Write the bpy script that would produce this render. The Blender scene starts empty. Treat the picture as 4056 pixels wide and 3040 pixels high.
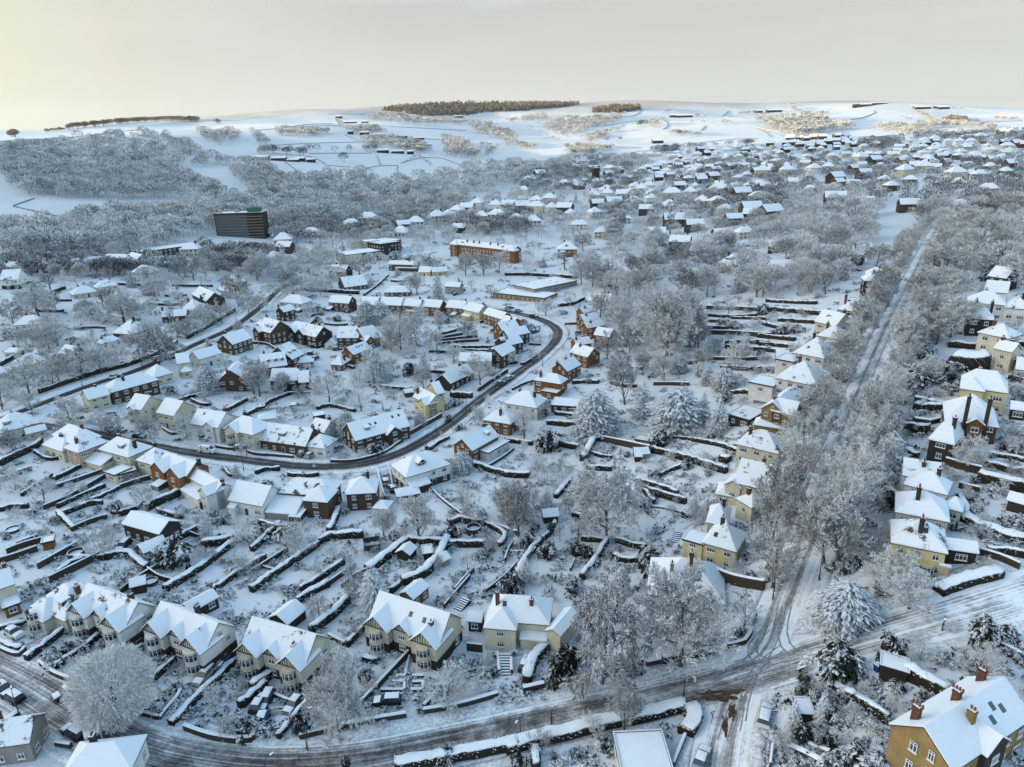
import bpy, math, random
import numpy as np
from mathutils import Vector, Matrix
random.seed(7)
sc = bpy.context.scene
COL = sc.collection
R_ = math.radians

# ------------------------------------------------------------------ camera
F, PW, PH = 2766., 4056., 3040.
PITCH, ROLL, CZ = R_(19.5), R_(1.5), 100.
cp, sp, cr, sr = math.cos(PITCH), math.sin(PITCH), math.cos(ROLL), math.sin(ROLL)
FW = Vector((0, cp, -sp)); RT0 = Vector((1, 0, 0)); UP0 = Vector((0, sp, cp))
RT = RT0*cr - UP0*sr; UP = RT0*sr + UP0*cr
cam = bpy.data.objects.new('camera', bpy.data.cameras.new('camera'))
COL.objects.link(cam)
cam.matrix_world = Matrix(((RT.x, UP.x, -FW.x, 0), (RT.y, UP.y, -FW.y, 0), (RT.z, UP.z, -FW.z, CZ), (0, 0, 0, 1)))
cam.data.sensor_width = 36; cam.data.lens = 36*F/PW
cam.data.clip_start = 1; cam.data.clip_end = 40000
sc.camera = cam

def ray(x, y):
    return FW + RT*((x-PW/2)/F) + UP*((PH/2-y)/F)
def project(p):
    q = Vector(p) - Vector((0, 0, CZ)); d = q.dot(FW)
    return PW/2 + F*q.dot(RT)/d, PH/2 - F*q.dot(UP)/d, d

# ------------------------------------------------------------------ terrain: heights by bearing and distance
NEAR = {0: [(0, 3), (150, 3), (300, 9), (450, 18)], 700: [(0, 0), (150, 0), (300, 5), (450, 12)],
        1300: [(0, 0), (200, 0), (400, 4)], 1900: [(0, 0), (200, 0), (400, 5)], 2400: [(0, 1), (150, 1), (300, 6)],
        3000: [(0, 5), (100, 5), (200, 13)], 3600: [(0, 12), (80, 12), (120, 17), (185, 26)],
        4056: [(0, 18), (80, 18), (120, 22), (185, 32)]}
FAR = {0: [(1075, 560), (960, 640), (900, 760), (840, 860), (745, 1010), (640, 1220), (580, 1500), (558, 1900), (540, 2600)],
       700: [(1000, 620), (950, 690), (890, 800), (800, 920), (700, 1080), (600, 1350), (540, 1700), (500, 2300), (468, 3200)],
       1300: [(950, 700), (850, 850), (720, 1050), (650, 1250), (600, 1450), (540, 1800), (490, 2400), (432, 3400)],
       1900: [(960, 650), (860, 820), (760, 1000), (700, 1150), (640, 1400), (560, 1900), (500, 2400), (450, 3000), (404, 3600)],
       2400: [(1000, 560), (900, 700), (800, 850), (740, 1000), (680, 1200), (600, 1600), (540, 2000), (480, 2600), (408, 3600)],
       3000: [(1200, 350), (1000, 470), (900, 580), (800, 740), (700, 950), (640, 1150), (560, 1700), (500, 2300), (450, 3000), (400, 3700)],
       3600: [(1300, 265), (1000, 430), (900, 520), (800, 660), (700, 860), (600, 1200), (540, 1600), (500, 2200), (412, 3700)],
       4056: [(1300, 265), (1000, 420), (900, 510), (800, 640), (700, 830), (600, 1150), (540, 1500), (500, 2100), (440, 3700)]}
D0, D1, ND = 12., 9000., 300
AZ0, AZ1, NA = -110., 110., 441
DS = D0*(D1/D0)**(np.arange(ND)/(ND-1.))
AZS = np.linspace(AZ0, AZ1, NA)
def pchip(xs, ys, xq):
    xs = np.array(xs, float); ys = np.array(ys, float); h = np.diff(xs); dl = np.diff(ys)/h
    m = np.zeros(len(xs)); m[0] = dl[0]; m[-1] = 0
    for i in range(1, len(xs)-1):
        m[i] = 0 if dl[i-1]*dl[i] <= 0 else (h[i-1]+h[i])*3/((2*h[i]+h[i-1])/dl[i-1]+(h[i]+2*h[i-1])/dl[i])
    k = np.clip(np.searchsorted(xs, xq)-1, 0, len(xs)-2); t = np.clip((xq-xs[k])/h[k], 0, 1)
    return (2*t**3-3*t*t+1)*ys[k] + (t**3-2*t*t+t)*h[k]*m[k] + (3*t*t-2*t**3)*ys[k+1] + (t**3-t*t)*h[k]*m[k+1]
cols, caz = [], []
for px in sorted(FAR):
    pts = list(NEAR[px])
    for y, d in FAR[px]:
        r = ray(px, y); pts.append((d, CZ + d*r.z/math.hypot(r.x, r.y)))
    pts.append((pts[-1][0]*1.35, pts[-1][1]-12)); pts.append((9000, pts[-1][1]-60))
    cols.append(pchip([p[0] for p in pts], [p[1] for p in pts], DS))
    r = ray(px, 900); caz.append(math.degrees(math.atan2(r.x, r.y)))
cols = [cols[0]]*2 + cols + [cols[-1]]*2
caz = [-120, -60] + caz + [60, 120]
cols = np.array(cols)
GH = np.stack([pchip(caz, cols[:, j], AZS) for j in range(ND)], 1)          # [azimuth, distance]
for _ in range(3):                                                             # soften the creases
    p = np.pad(GH, ((6, 6), (0, 0)), 'edge'); GH = sum(p[k:k+NA] for k in range(13))/13.
    p = np.pad(GH, ((0, 0), (2, 2)), 'edge'); GH = sum(p[:, k:k+ND] for k in range(5))/5.
A_, D_ = np.meshgrid(np.radians(AZS), DS, indexing='ij')
X_, Y_ = D_*np.sin(A_), D_*np.cos(A_)
amp = np.clip((D_-700)/1500, 0, 1)
GH = GH + amp*(10*np.sin(X_/170.+1.3*np.sin(Y_/260.))*np.sin(Y_/210.+.7) + 2.5*np.sin(X_/71.+Y_/93.))
GH = GH + 430*np.exp(-((X_+2350)/720.)**2)*np.clip((1700-Y_)/900, 0, 1)*np.clip((Y_+3500)/900, 0, 1)*np.clip((-A_-R_(48))/R_(8), 0, 1)  # unseen hill added beyond the left edge to keep sun off the town
GHL = GH.tolist(); LR = math.log(D1/D0)
def ground(x, y):
    d = math.hypot(x, y)
    fj = min(max(math.log(max(d, D0)/D0)/LR*(ND-1), 0), ND-1.001); fi = min(max((math.degrees(math.atan2(x, y))-AZ0)/(AZ1-AZ0)*(NA-1), 0), NA-1.001)
    i, j = int(fi), int(fj); s = fi-i
    t = (d-DS[j])/(DS[j+1]-DS[j]); t = min(max(t, 0), 1)
    return (GHL[i][j]*(1-s)+GHL[i+1][j]*s)*(1-t) + (GHL[i][j+1]*(1-s)+GHL[i+1][j+1]*s)*t
def hit(px, py, h=0.):
    """the point of the ground (raised by h) seen at a photo pixel"""
    r = ray(px, py); hl = math.hypot(r.x, r.y); ux, uy, m = r.x/hl, r.y/hl, r.z/hl
    d, dp = 20., 12.
    while d < 8500:
        if CZ + d*m < ground(ux*d, uy*d)+h: break
        dp = d; d *= 1.03
    else: return None
    for _ in range(22):
        q = (d+dp)/2
        if CZ + q*m < ground(ux*q, uy*q)+h: d = q
        else: dp = q
    return Vector((ux*d, uy*d, ground(ux*d, uy*d)))
def onplane(px, py, z):
    r = ray(px, py); t = (z-CZ)/r.z
    return Vector((r.x*t, r.y*t, z))

# photo regions the coordinates below are written in: (x0, y0, scale)
REG = {'a0': (0, 350, 2.011), 'a1': (1000, 350, 2.011), 'a2': (2000, 350, 2.011), 'a3': (2950, 350, 2.0), 'v': (0, 0, .54536)}
for i, y0 in ((1, 950), (2, 1600), (3, 2290)):
    for j, x0 in enumerate((0, 1000, 2000, 3006)): REG['bcd'[i-1]+str(j)] = (x0, y0, 2.1067)
def PX(reg, x, y):
    a, b, s = REG[reg]; return a+x/s, b+y/s
def G(reg, x, y): return hit(*PX(reg, x, y))

# ------------------------------------------------------------------ materials
def mat(name, rough=.8):
    m = bpy.data.materials.new(name); m.use_nodes = True; nt = m.node_tree
    b = nt.nodes['Principled BSDF']; b.inputs['Roughness'].default_value = rough
    b.inputs['Specular IOR Level'].default_value = .25
    return m, nt, b
def N(nt, t, **k):
    n = nt.nodes.new(t)
    for a, v in k.items():
        if a in n.inputs: n.inputs[a].default_value = v
        else: setattr(n, a, v)
    return n
def L(nt, a, b): nt.links.new(a, b)
def noise(nt, scale, detail=3., rough=.6, vec='Object', stretch=None):
    src = N(nt, 'ShaderNodeTexCoord').outputs[vec if vec != 'World' else 'Object']
    if vec == 'World': src = N(nt, 'ShaderNodeNewGeometry').outputs['Position']
    if stretch:
        mp = N(nt, 'ShaderNodeMapping'); mp.inputs['Scale'].default_value = stretch; L(nt, src, mp.inputs['Vector']); src = mp.outputs['Vector']
    n = N(nt, 'ShaderNodeTexNoise', Scale=scale, Detail=detail, Roughness=rough); L(nt, src, n.inputs['Vector'])
    return n.outputs['Fac']
def ramp(nt, fac, stops):
    r = N(nt, 'ShaderNodeValToRGB'); e = r.color_ramp.elements
    while len(e) < len(stops): e.new(.5)
    for el, (p, c) in zip(e, stops): el.position = p; el.color = (*c, 1) if len(c) == 3 else c
    L(nt, fac, r.inputs['Fac']); return r.outputs['Color']
def math_(nt, op, a, b=None, clamp=False):
    n = N(nt, 'ShaderNodeMath', operation=op, use_clamp=clamp)
    for i, v in enumerate((a, b)):
        if v is None: continue
        if isinstance(v, (int, float)): n.inputs[i].default_value = v
        else: L(nt, v, n.inputs[i])
    return n.outputs[0]
def mix(nt, f, a, b):
    n = N(nt, 'ShaderNodeMix', data_type='RGBA')
    for s, v in ((n.inputs[0], f), (n.inputs[6], a), (n.inputs[7], b)):
        if isinstance(v, (int, float)): s.default_value = v
        elif isinstance(v, tuple): s.default_value = (*v, 1)
        else: L(nt, v, s)
    return n.outputs[2]
def bump(nt, b, h, strength=.4, dist=.1):
    n = N(nt, 'ShaderNodeBump', Strength=strength, Distance=dist); L(nt, h, n.inputs['Height']); L(nt, n.outputs[0], b.inputs['Normal'])
def c01(v): return (v, v, v)
SNOW = (.80, .825, .86)
GSNOW = (.72, .74, .77)
def m_plain(name, c, var=.25, scale=3., rough=.8, vec='Object'):
    m, nt, b = mat(name, rough)
    f = noise(nt, scale, 4, vec=vec)
    L(nt, ramp(nt, f, [(.3, tuple(v*(1-var) for v in c)), (.7, tuple(min(1, v*(1+var*.6)) for v in c))]), b.inputs['Base Color'])
    return m
def m_snowy(name, c1, c2, lo, hi, nscale=1.2, namp=.5, rough=.9, vec='Object', cs=2.):
    """a surface with snow lying where it faces up"""
    m, nt, b = mat(name, rough)
    g = N(nt, 'ShaderNodeNewGeometry'); sx = N(nt, 'ShaderNodeSeparateXYZ'); L(nt, g.outputs['Normal'], sx.inputs[0])
    f = noise(nt, nscale, 5, .7, vec)
    v = math_(nt, 'ADD', sx.outputs[2], math_(nt, 'MULTIPLY', math_(nt, 'SUBTRACT', f, .5), namp*2))
    mr = N(nt, 'ShaderNodeMapRange', interpolation_type='SMOOTHSTEP'); mr.inputs[1].default_value = lo; mr.inputs[2].default_value = hi
    L(nt, v, mr.inputs[0])
    base = mix(nt, noise(nt, cs, 3, .6, vec), c1, c2)
    L(nt, mix(nt, mr.outputs[0], base, SNOW), b.inputs['Base Color'])
    return m
M = {}
# open ground: snow with flecks of soil and grass, greyer moor on the tops
m, nt, b = mat('snow_ground', .9)
f1 = noise(nt, .35, 6, .7, 'World'); f2 = noise(nt, 2.2, 5, .75, 'World'); f3 = noise(nt, .03, 4, .6, 'World')
fleck = ramp(nt, math_(nt, 'ADD', math_(nt, 'MULTIPLY', f1, .55), math_(nt, 'MULTIPLY', f2, .45)), [(.55, c01(0)), (.66, c01(1))])
gp = N(nt, 'ShaderNodeNewGeometry'); sz = N(nt, 'ShaderNodeSeparateXYZ'); L(nt, gp.outputs['Position'], sz.inputs[0])
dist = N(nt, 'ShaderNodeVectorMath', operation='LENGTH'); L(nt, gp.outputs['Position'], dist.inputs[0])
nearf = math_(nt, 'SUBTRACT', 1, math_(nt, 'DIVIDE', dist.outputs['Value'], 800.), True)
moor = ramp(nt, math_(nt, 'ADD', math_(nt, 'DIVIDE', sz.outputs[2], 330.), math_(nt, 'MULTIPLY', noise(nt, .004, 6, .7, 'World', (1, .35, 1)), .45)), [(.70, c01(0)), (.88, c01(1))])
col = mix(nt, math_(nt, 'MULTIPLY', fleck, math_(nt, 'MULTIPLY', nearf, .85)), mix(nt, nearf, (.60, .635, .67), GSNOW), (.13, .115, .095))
tint = ramp(nt, f3, [(.3, (.92, .92, .92)), (.7, (1, 1, 1))])
mm = N(nt, 'ShaderNodeMix', data_type='RGBA', blend_type='MULTIPLY'); mm.inputs[0].default_value = 1; L(nt, col, mm.inputs[6]); L(nt, tint, mm.inputs[7])
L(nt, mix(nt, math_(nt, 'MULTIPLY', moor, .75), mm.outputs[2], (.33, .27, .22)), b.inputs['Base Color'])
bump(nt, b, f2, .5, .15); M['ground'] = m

def m_road(name, prof, amp, cols, fade=None):
    """tyre-streaked snow: u runs across the road, v along it in metres"""
    m, nt, b = mat(name, .65)
    uv = N(nt, 'ShaderNodeTexCoord'); sx = N(nt, 'ShaderNodeSeparateXYZ'); L(nt, uv.outputs['UV'], sx.inputs[0])
    p = ramp(nt, sx.outputs[0], [(q, c01(v)) for q, v in prof])
    s1 = noise(nt, 1., 4, .6, 'UV', (26, .05, 1)); s2 = noise(nt, 1., 5, .7, 'UV', (9, .5, 1)); s3 = noise(nt, 1., 3, .6, 'UV', (2, .03, 1))
    s = math_(nt, 'ADD', math_(nt, 'ADD', math_(nt, 'MULTIPLY', s1, .55), math_(nt, 'MULTIPLY', s2, .3)), math_(nt, 'MULTIPLY', s3, .15))
    s4 = noise(nt, .16, 5, .7, 'World'); s5 = noise(nt, 1.3, 4, .7, 'World')
    v = math_(nt, 'ADD', p, math_(nt, 'MULTIPLY', math_(nt, 'SUBTRACT', s, .5), amp), True)
    v = math_(nt, 'ADD', v, math_(nt, 'ADD', math_(nt, 'MULTIPLY', math_(nt, 'SUBTRACT', s4, .5), 1.1*amp/2.2), math_(nt, 'MULTIPLY', math_(nt, 'SUBTRACT', s5, .5), .5)), True)
    if fade:
        g = N(nt, 'ShaderNodeNewGeometry'); gx = N(nt, 'ShaderNodeSeparateXYZ'); L(nt, g.outputs['Position'], gx.inputs[0])
        mr = N(nt, 'ShaderNodeMapRange'); L(nt, gx.outputs[0], mr.inputs[0])
        for i_, q in enumerate(fade): mr.inputs[1+i_].default_value = q
        v = math_(nt, 'SUBTRACT', v, mr.outputs[0], True)
    L(nt, ramp(nt, v, cols), b.inputs['Base Color']); bump(nt, b, s, .4, .08)
    return m
DARK, SL1, SL2 = (.035, .033, .035), (.13, .12, .115), (.34, .33, .33)
RC = [(.1, SNOW), (.38, SL2), (.6, SL1), (.8, DARK)]
M['road_main'] = m_road('slush_road', [(0, .12), (.1, .3), (.2, .52), (.5, .42), (.8, .52), (.9, .3), (1, .12)], 2.2, RC, (30, 75, 0, .2))
M['road_side'] = m_road('snow_covered_road', [(0, .02), (.2, .12), (.36, .42), (.5, .18), (.64, .42), (.8, .12), (1, .02)], 1.5, RC)
M['road_wet'] = m_road('wet_road', [(0, .1), (.12, .35), (.24, .8), (.40, .75), (.46, .5), (.54, .78), (.76, .8), (.88, .35), (1, .1)], 1.3, RC)
M['road_half'] = m_road('half_cleared_road', [(0, .05), (.4, .08), (.5, .5), (.58, .95), (.9, .95), (1, .4)], .8, RC)
M['brown'] = m_plain('brown_slush', (.085, .055, .035), .7, 1.2, vec='World')
M['track'] = m_plain('tyre_mark_slush', (.30, .29, .29), .6, 1.5)
# pavements and verges: trodden snow
m, nt, b = mat('trodden_snow', .9)
f = noise(nt, 1.6, 6, .75, 'World'); f2 = noise(nt, .12, 3, .6, 'World')
v = math_(nt, 'ADD', f, math_(nt, 'MULTIPLY', math_(nt, 'SUBTRACT', f2, .5), .5))
L(nt, ramp(nt, v, [(.40, SNOW), (.60, (.5, .5, .52)), (.74, (.17, .15, .14))]), b.inputs['Base Color']); bump(nt, b, f, .5, .1); M['pave'] = m
# roofs
def m_roof(name, patch):
    m, nt, b = mat(name, .9)
    oi = N(nt, 'ShaderNodeObjectInfo'); tc = N(nt, 'ShaderNodeTexCoord'); mp = N(nt, 'ShaderNodeMapping'); L(nt, tc.outputs['Object'], mp.inputs['Vector'])
    cb = N(nt, 'ShaderNodeCombineXYZ')
    for i in range(3): L(nt, math_(nt, 'MULTIPLY', oi.outputs['Random'], 90.+31*i), cb.inputs[i])
    L(nt, cb.outputs[0], mp.inputs['Location'])
    def nz(sc_, st=None, d=5):
        n = N(nt, 'ShaderNodeTexNoise', Scale=sc_, Detail=d, Roughness=.65); v = mp.outputs[0]
        if st: q = N(nt, 'ShaderNodeMapping'); q.inputs['Scale'].default_value = st; L(nt, v, q.inputs['Vector']); v = q.outputs[0]
        L(nt, v, n.inputs['Vector']); return n.outputs['Fac']
    f = nz(.4); f2 = nz(3.); f3 = nz(1., (.4, 3., 3.))
    own = math_(nt, 'MULTIPLY', oi.outputs['Random'], .09)
    v = math_(nt, 'ADD', math_(nt, 'ADD', f, own), math_(nt, 'ADD', math_(nt, 'MULTIPLY', math_(nt, 'SUBTRACT', f2, .5), .25), math_(nt, 'MULTIPLY', math_(nt, 'SUBTRACT', f3, .5), .22)))
    k = ramp(nt, v, [(patch-.05, c01(0)), (patch, c01(.25)), (patch+.04, c01(1))])
    sn = mix(nt, f3, (.74, .765, .80), (.86, .875, .90))
    L(nt, mix(nt, k, sn, (.10, .07, .055)), b.inputs['Base Color']); bump(nt, b, math_(nt, 'ADD', f2, math_(nt, 'MULTIPLY', f, 2.)), .5, .12)
    return m
M['roof'] = m_roof('roof_snow', .80); M['roof_thin'] = m_roof('thin_roof_snow', .68)
M['deck'] = m_plain('dark_eaves', (.03, .028, .03), .2)
WALLC = {'cr': (.62, .56, .43), 'wh': (.72, .70, .66), 'ye': (.66, .55, .30), 'br': (.080, .052, .034), 'or': (.20, .092, .034),
         'st': (.27, .18, .075), 'dk': (.040, .031, .026), 'gr': (.30, .28, .26), 'pk': (.52, .36, .27), 'tm': (.045, .03, .022)}
WALLN = {'cr': 'cream_render', 'wh': 'white_render', 'ye': 'pale_yellow_render', 'br': 'brown_brick', 'or': 'orange_brick', 'st': 'golden_stone',
         'dk': 'dark_brick', 'gr': 'grey_render', 'pk': 'pink_render', 'tm': 'dark_timber'}
for k, c in WALLC.items():
    m, nt, b = mat(WALLN[k], .85)
    f = noise(nt, .5, 5, .65); f2 = noise(nt, 1., 4, .7, 'Object', (2.5, 2.5, .35))
    oi = N(nt, 'ShaderNodeObjectInfo'); f = math_(nt, 'ADD', f, math_(nt, 'MULTIPLY', math_(nt, 'SUBTRACT', oi.outputs['Random'], .5), .3))
    v = math_(nt, 'ADD', math_(nt, 'MULTIPLY', f, .7), math_(nt, 'MULTIPLY', f2, .3))
    a = .26 if k in ('cr', 'wh', 'ye', 'gr', 'pk') else .4
    L(nt, ramp(nt, v, [(.3, tuple(x*(1-a) for x in c)), (.7, tuple(x*(1+a*.5) for x in c))]), b.inputs['Base Color'])
    M[k] = m
m, nt, b = mat('window_glass', .08); b.inputs['Base Color'].default_value = (.035, .05, .06, 1); b.inputs['Specular IOR Level'].default_value = .6; M['glass'] = m
M['frame'] = m_plain('white_frame', (.75, .75, .74), .06)
M['chim'] = m_plain('chimney_brick', (.13, .055, .035), .45, 2.); M['pot'] = m_plain('clay_pot', (.20, .075, .035), .3)
M['chimd'] = m_plain('sooty_chimney_brick', (.05, .035, .03), .4, 2.)
M['hedge'] = m_snowy('clipped_hedge', (.010, .012, .008), (.035, .025, .018), .5, .8, 1.6, .4, cs=1.5)
M['fence'] = m_snowy('dark_timber_fence', (.03, .02, .014), (.075, .05, .035), .45, .6, 2, .1)
M['bwall'] = m_snowy('dark_garden_wall', (.028, .022, .018), (.08, .06, .045), .45, .6, 2., .15)
M['needle'] = m_snowy('snow_laden_needles', (.006, .016, .014), (.02, .034, .026), .62, .80, 1.1, .8)
M['leaf'] = m_snowy('snow_laden_leaves', (.008, .014, .010), (.04, .034, .022), .70, .86, 1.4, .9)
M['litter'] = m_snowy('half_snowed_leaves', (.006, .009, .006), (.035, .026, .016), .98, 1.1, 1.2, 1.1, vec='World')
M['bark'] = m_snowy('bark', (.05, .042, .036), (.16, .14, .125), .0, .7, 1.5, .5)
def m_twig(name, f0, f1, dark, vec='Object', sc1=.9):
    m, nt, b = mat(name, .9)
    g = N(nt, 'ShaderNodeNewGeometry'); sx = N(nt, 'ShaderNodeSeparateXYZ'); L(nt, g.outputs['Normal'], sx.inputs[0])
    f = noise(nt, sc1, 4, .7, vec); f2 = noise(nt, 7., 2, .6, vec)
    oi = N(nt, 'ShaderNodeObjectInfo')
    v = math_(nt, 'ADD', math_(nt, 'MULTIPLY', f, .6), math_(nt, 'ADD', math_(nt, 'MULTIPLY', f2, .45), math_(nt, 'MULTIPLY', sx.outputs[2], .22)))
    v = math_(nt, 'ADD', v, math_(nt, 'MULTIPLY', math_(nt, 'SUBTRACT', oi.outputs['Random'], .5), .24))
    L(nt, ramp(nt, v, [(f0, dark), (f1, (.84, .83, .82))]), b.inputs['Base Color'])
    return m
M['twig'] = m_twig('frosted_twigs', .30, .62, (.045, .04, .038))
M['twigb'] = m_twig('brown_frosted_twigs', .34, .95, (.075, .055, .042))
M['wood'] = m_twig('frosted_woodland', .30, .74, (.022, .030, .040), 'World', .06)
M['conwood'] = m_plain('conifer_plantation', (.27, .23, .18), .5, .05, vec='World')
M['metal'] = m_plain('dark_metal', (.04, .042, .045), .2, rough=.5)
M['rubber'] = m_plain('tyre_rubber', (.015, .015, .016), .2)
M['snow'] = m_plain('lying_snow', SNOW, .04, 2.)
for k, c in {'blue': (.02, .07, .22), 'black': (.012, .012, .014), 'silver': (.33, .34, .36), 'white': (.7, .7, .7), 'red': (.22, .012, .012), 'green': (.02, .06, .045), 'grey': (.10, .11, .12)}.items():
    M['car_'+k] = m_plain(k+'_paint', c, .05, rough=.3)
M['fieldwall'] = m_plain('field_wall_stone', (.26, .24, .22), .3, .2, vec='World')
M['band'] = m_plain('weathered_concrete_band', (.20, .17, .14), .3)
M['green'] = m_plain('pale_green_panel', (.05, .13, .10), .2)
M['bin'] = m_plain('blue_plastic', (.015, .05, .25), .1)

# ------------------------------------------------------------------ mesh builder
class MB:
    def __init__(s): s.v = []; s.f = []; s.m = []; s.X = Matrix.Identity(4)
    def add(s, vs, fs, mi=0):
        o = len(s.v); s.v += [tuple(s.X @ Vector(p)) for p in vs]
        s.f += [tuple(o+i for i in q) for q in fs]; s.m += [mi]*len(fs)
    def box(s, x0, x1, y0, y1, z0, z1, mi=0):
        s.add([(x0, y0, z0), (x1, y0, z0), (x1, y1, z0), (x0, y1, z0), (x0, y0, z1), (x1, y0, z1), (x1, y1, z1), (x0, y1, z1)],
              [(3, 2, 1, 0), (4, 5, 6, 7), (0, 1, 5, 4), (1, 2, 6, 5), (2, 3, 7, 6), (3, 0, 4, 7)], mi)
    def tube(s, pts, rad, n=6, mi=0, cap=True):
        vs, fs = [], []
        for i, p in enumerate(pts):
            p = Vector(p); d = (Vector(pts[min(i+1, len(pts)-1)])-Vector(pts[max(i-1, 0)])).normalized()
            a = d.orthogonal().normalized(); b_ = d.cross(a)
            for k in range(n):
                t = 2*math.pi*k/n; vs.append(p+(a*math.cos(t)+b_*math.sin(t))*rad[i])
        for i in range(len(pts)-1):
            for k in range(n): fs.append((i*n+k, i*n+(k+1) % n, (i+1)*n+(k+1) % n, (i+1)*n+k))
        if cap: fs += [tuple(range(n))[::-1], tuple((len(pts)-1)*n+k for k in range(n))]
        s.add(vs, fs, mi)
    def slab(s, vs, fs, t, mt, ms):
        """top faces raised by t over themselves, closed underneath and round the rim"""
        n = len(vs); cnt = {}
        for q in fs:
            for a, b_ in zip(q, q[1:]+q[:1]): cnt[(a, b_)] = 1
        rim = [(a, b_) for a, b_ in cnt if (b_, a) not in cnt]
        vv = [(p[0], p[1], p[2]+t) for p in vs]+[tuple(p) for p in vs]
        s.add(vv, [tuple(q) for q in fs], mt)
        s.add(vv, [tuple(n+i for i in reversed(q)) for q in fs] + [(b_, a, a+n, b_+n) for a, b_ in rim], ms)
    def build(s, name, mats, parent=None, smooth=False):
        me = bpy.data.meshes.new(name); me.from_pydata(s.v, [], s.f)
        for k in mats: me.materials.append(M[k])
        if len(mats) > 1: me.polygons.foreach_set('material_index', s.m)
        if smooth: me.polygons.foreach_set('use_smooth', [True]*len(s.f))
        me.update()
        return inst(name, me, parent)
def inst(name, me, parent=None, loc=None, rz=0, scale=None):
    o = bpy.data.objects.new(name, me); COL.objects.link(o)
    if parent: o.parent = parent
    if loc is not None: o.location = loc
    if rz: o.rotation_euler = (0, 0, rz)
    if scale is not None: o.scale = scale if hasattr(scale, '__len__') else (scale,)*3
    return o
def bigmesh(name, V, Fq, mats, mi=None):
    """numpy quads -> mesh data"""
    me = bpy.data.meshes.new(name); n = len(Fq)
    me.vertices.add(len(V)); me.vertices.foreach_set('co', np.asarray(V, np.float32).ravel())
    me.loops.add(n*4); me.loops.foreach_set('vertex_index', np.asarray(Fq, np.int32).ravel())
    me.polygons.add(n); me.polygons.foreach_set('loop_start', np.arange(n, dtype=np.int32)*4)
    for k in mats: me.materials.append(M[k])
    if mi is not None: me.polygons.foreach_set('material_index', np.asarray(mi, np.int32))
    me.update(calc_edges=True); return me
def empty(name, loc, rz=0):
    o = bpy.data.objects.new(name, None); COL.objects.link(o); o.location = loc; o.rotation_euler = (0, 0, rz); return o
def tag(o, label=None, cat=None, group=None, kind=None):
    for k, v in (('label', label), ('category', cat), ('group', group), ('kind', kind)):
        if v: o[k] = v
    return o
def struct(o): o['kind'] = 'structure'; return o
FOOT = []            # footprints (centre, axis, half length, half width) that trees keep clear of
ANCH = []            # (px, py, name) of things others are described by
PEND = []            # things whose label is worked out from their neighbours at the end

# ground sheet
V = np.stack([X_.ravel(), Y_.ravel(), GH.ravel()], 1)
ii, jj = np.meshgrid(np.arange(NA-1), np.arange(ND-1), indexing='ij'); a = (ii*ND+jj).ravel()
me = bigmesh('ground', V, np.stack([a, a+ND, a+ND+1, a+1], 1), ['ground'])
me.polygons.foreach_set('use_smooth', [True]*len(me.polygons))
o = inst('ground', me); struct(o)
# ------------------------------------------------------------------ houses
WIN = {}
def window(w, h, parent, loc, rz=0, cols=2, name='window', sill=False):
    key = (round(w, 1), round(h, 1), cols)
    if key not in WIN:
        b = MB(); fr = .09
        b.box(-w/2, w/2, -.05, 0, 0, h, 0)
        for k in range(cols+1):
            x = -w/2+(w-fr)*k/cols; b.box(x, x+fr, -.11, -.052, 0, h, 1)
        for z in (-fr*.3, h*.68, h-fr): b.box(-w/2-.02, w/2+.02, -.113, -.053, z, z+fr, 1)
        b.box(-w/2-.1, w/2+.1, -.2, .0, -.16, -.035, 1)
        o = b.build(name, ['glass', 'frame']); WIN[key] = o.data
        o.parent = parent; o.location = loc; o.rotation_euler = (0, 0, rz); return o
    return inst(name, WIN[key], parent, loc, rz)
def door(parent, loc, rz=0):
    if 'door' not in WIN:
        b = MB(); b.box(-.5, .5, -.06, 0, 0, 2.1, 0); b.box(-.58, -.5, -.09, 0, 0, 2.2, 1); b.box(.5, .58, -.09, 0, 0, 2.2, 1); b.box(-.5, .5, -.09, 0, 2.1, 2.2, 1)
        o = b.build('door', ['deck', 'frame']); WIN['door'] = o.data; o.parent = parent; o.location = loc; o.rotation_euler = (0, 0, rz); return o
    return inst('door', WIN['door'], parent, loc, rz)
def chimney(parent, x, y, z0, z1, w=.75, d=.95, pots=2, m='chim'):
    b = MB(); b.box(x-w/2, x+w/2, y-d/2, y+d/2, z0, z1, 0); b.box(x-w/2-.07, x+w/2+.07, y-d/2-.07, y+d/2+.07, z1-.35, z1-.2, 0)
    b.box(x-w/2+.02, x+w/2-.02, y-d/2+.02, y+d/2-.02, z1, z1+.1, 2)
    c = b.build('chimney', [m, 'pot', 'snow'], parent)
    for k in range(pots):
        q = MB(); yy = y+(k-(pots-1)/2)*.42; q.tube([(x, yy, z1), (x, yy, z1+.55)], [.17, .13], 6, 0); q.build('chimney_pot', ['pot'], c)
    return c
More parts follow.
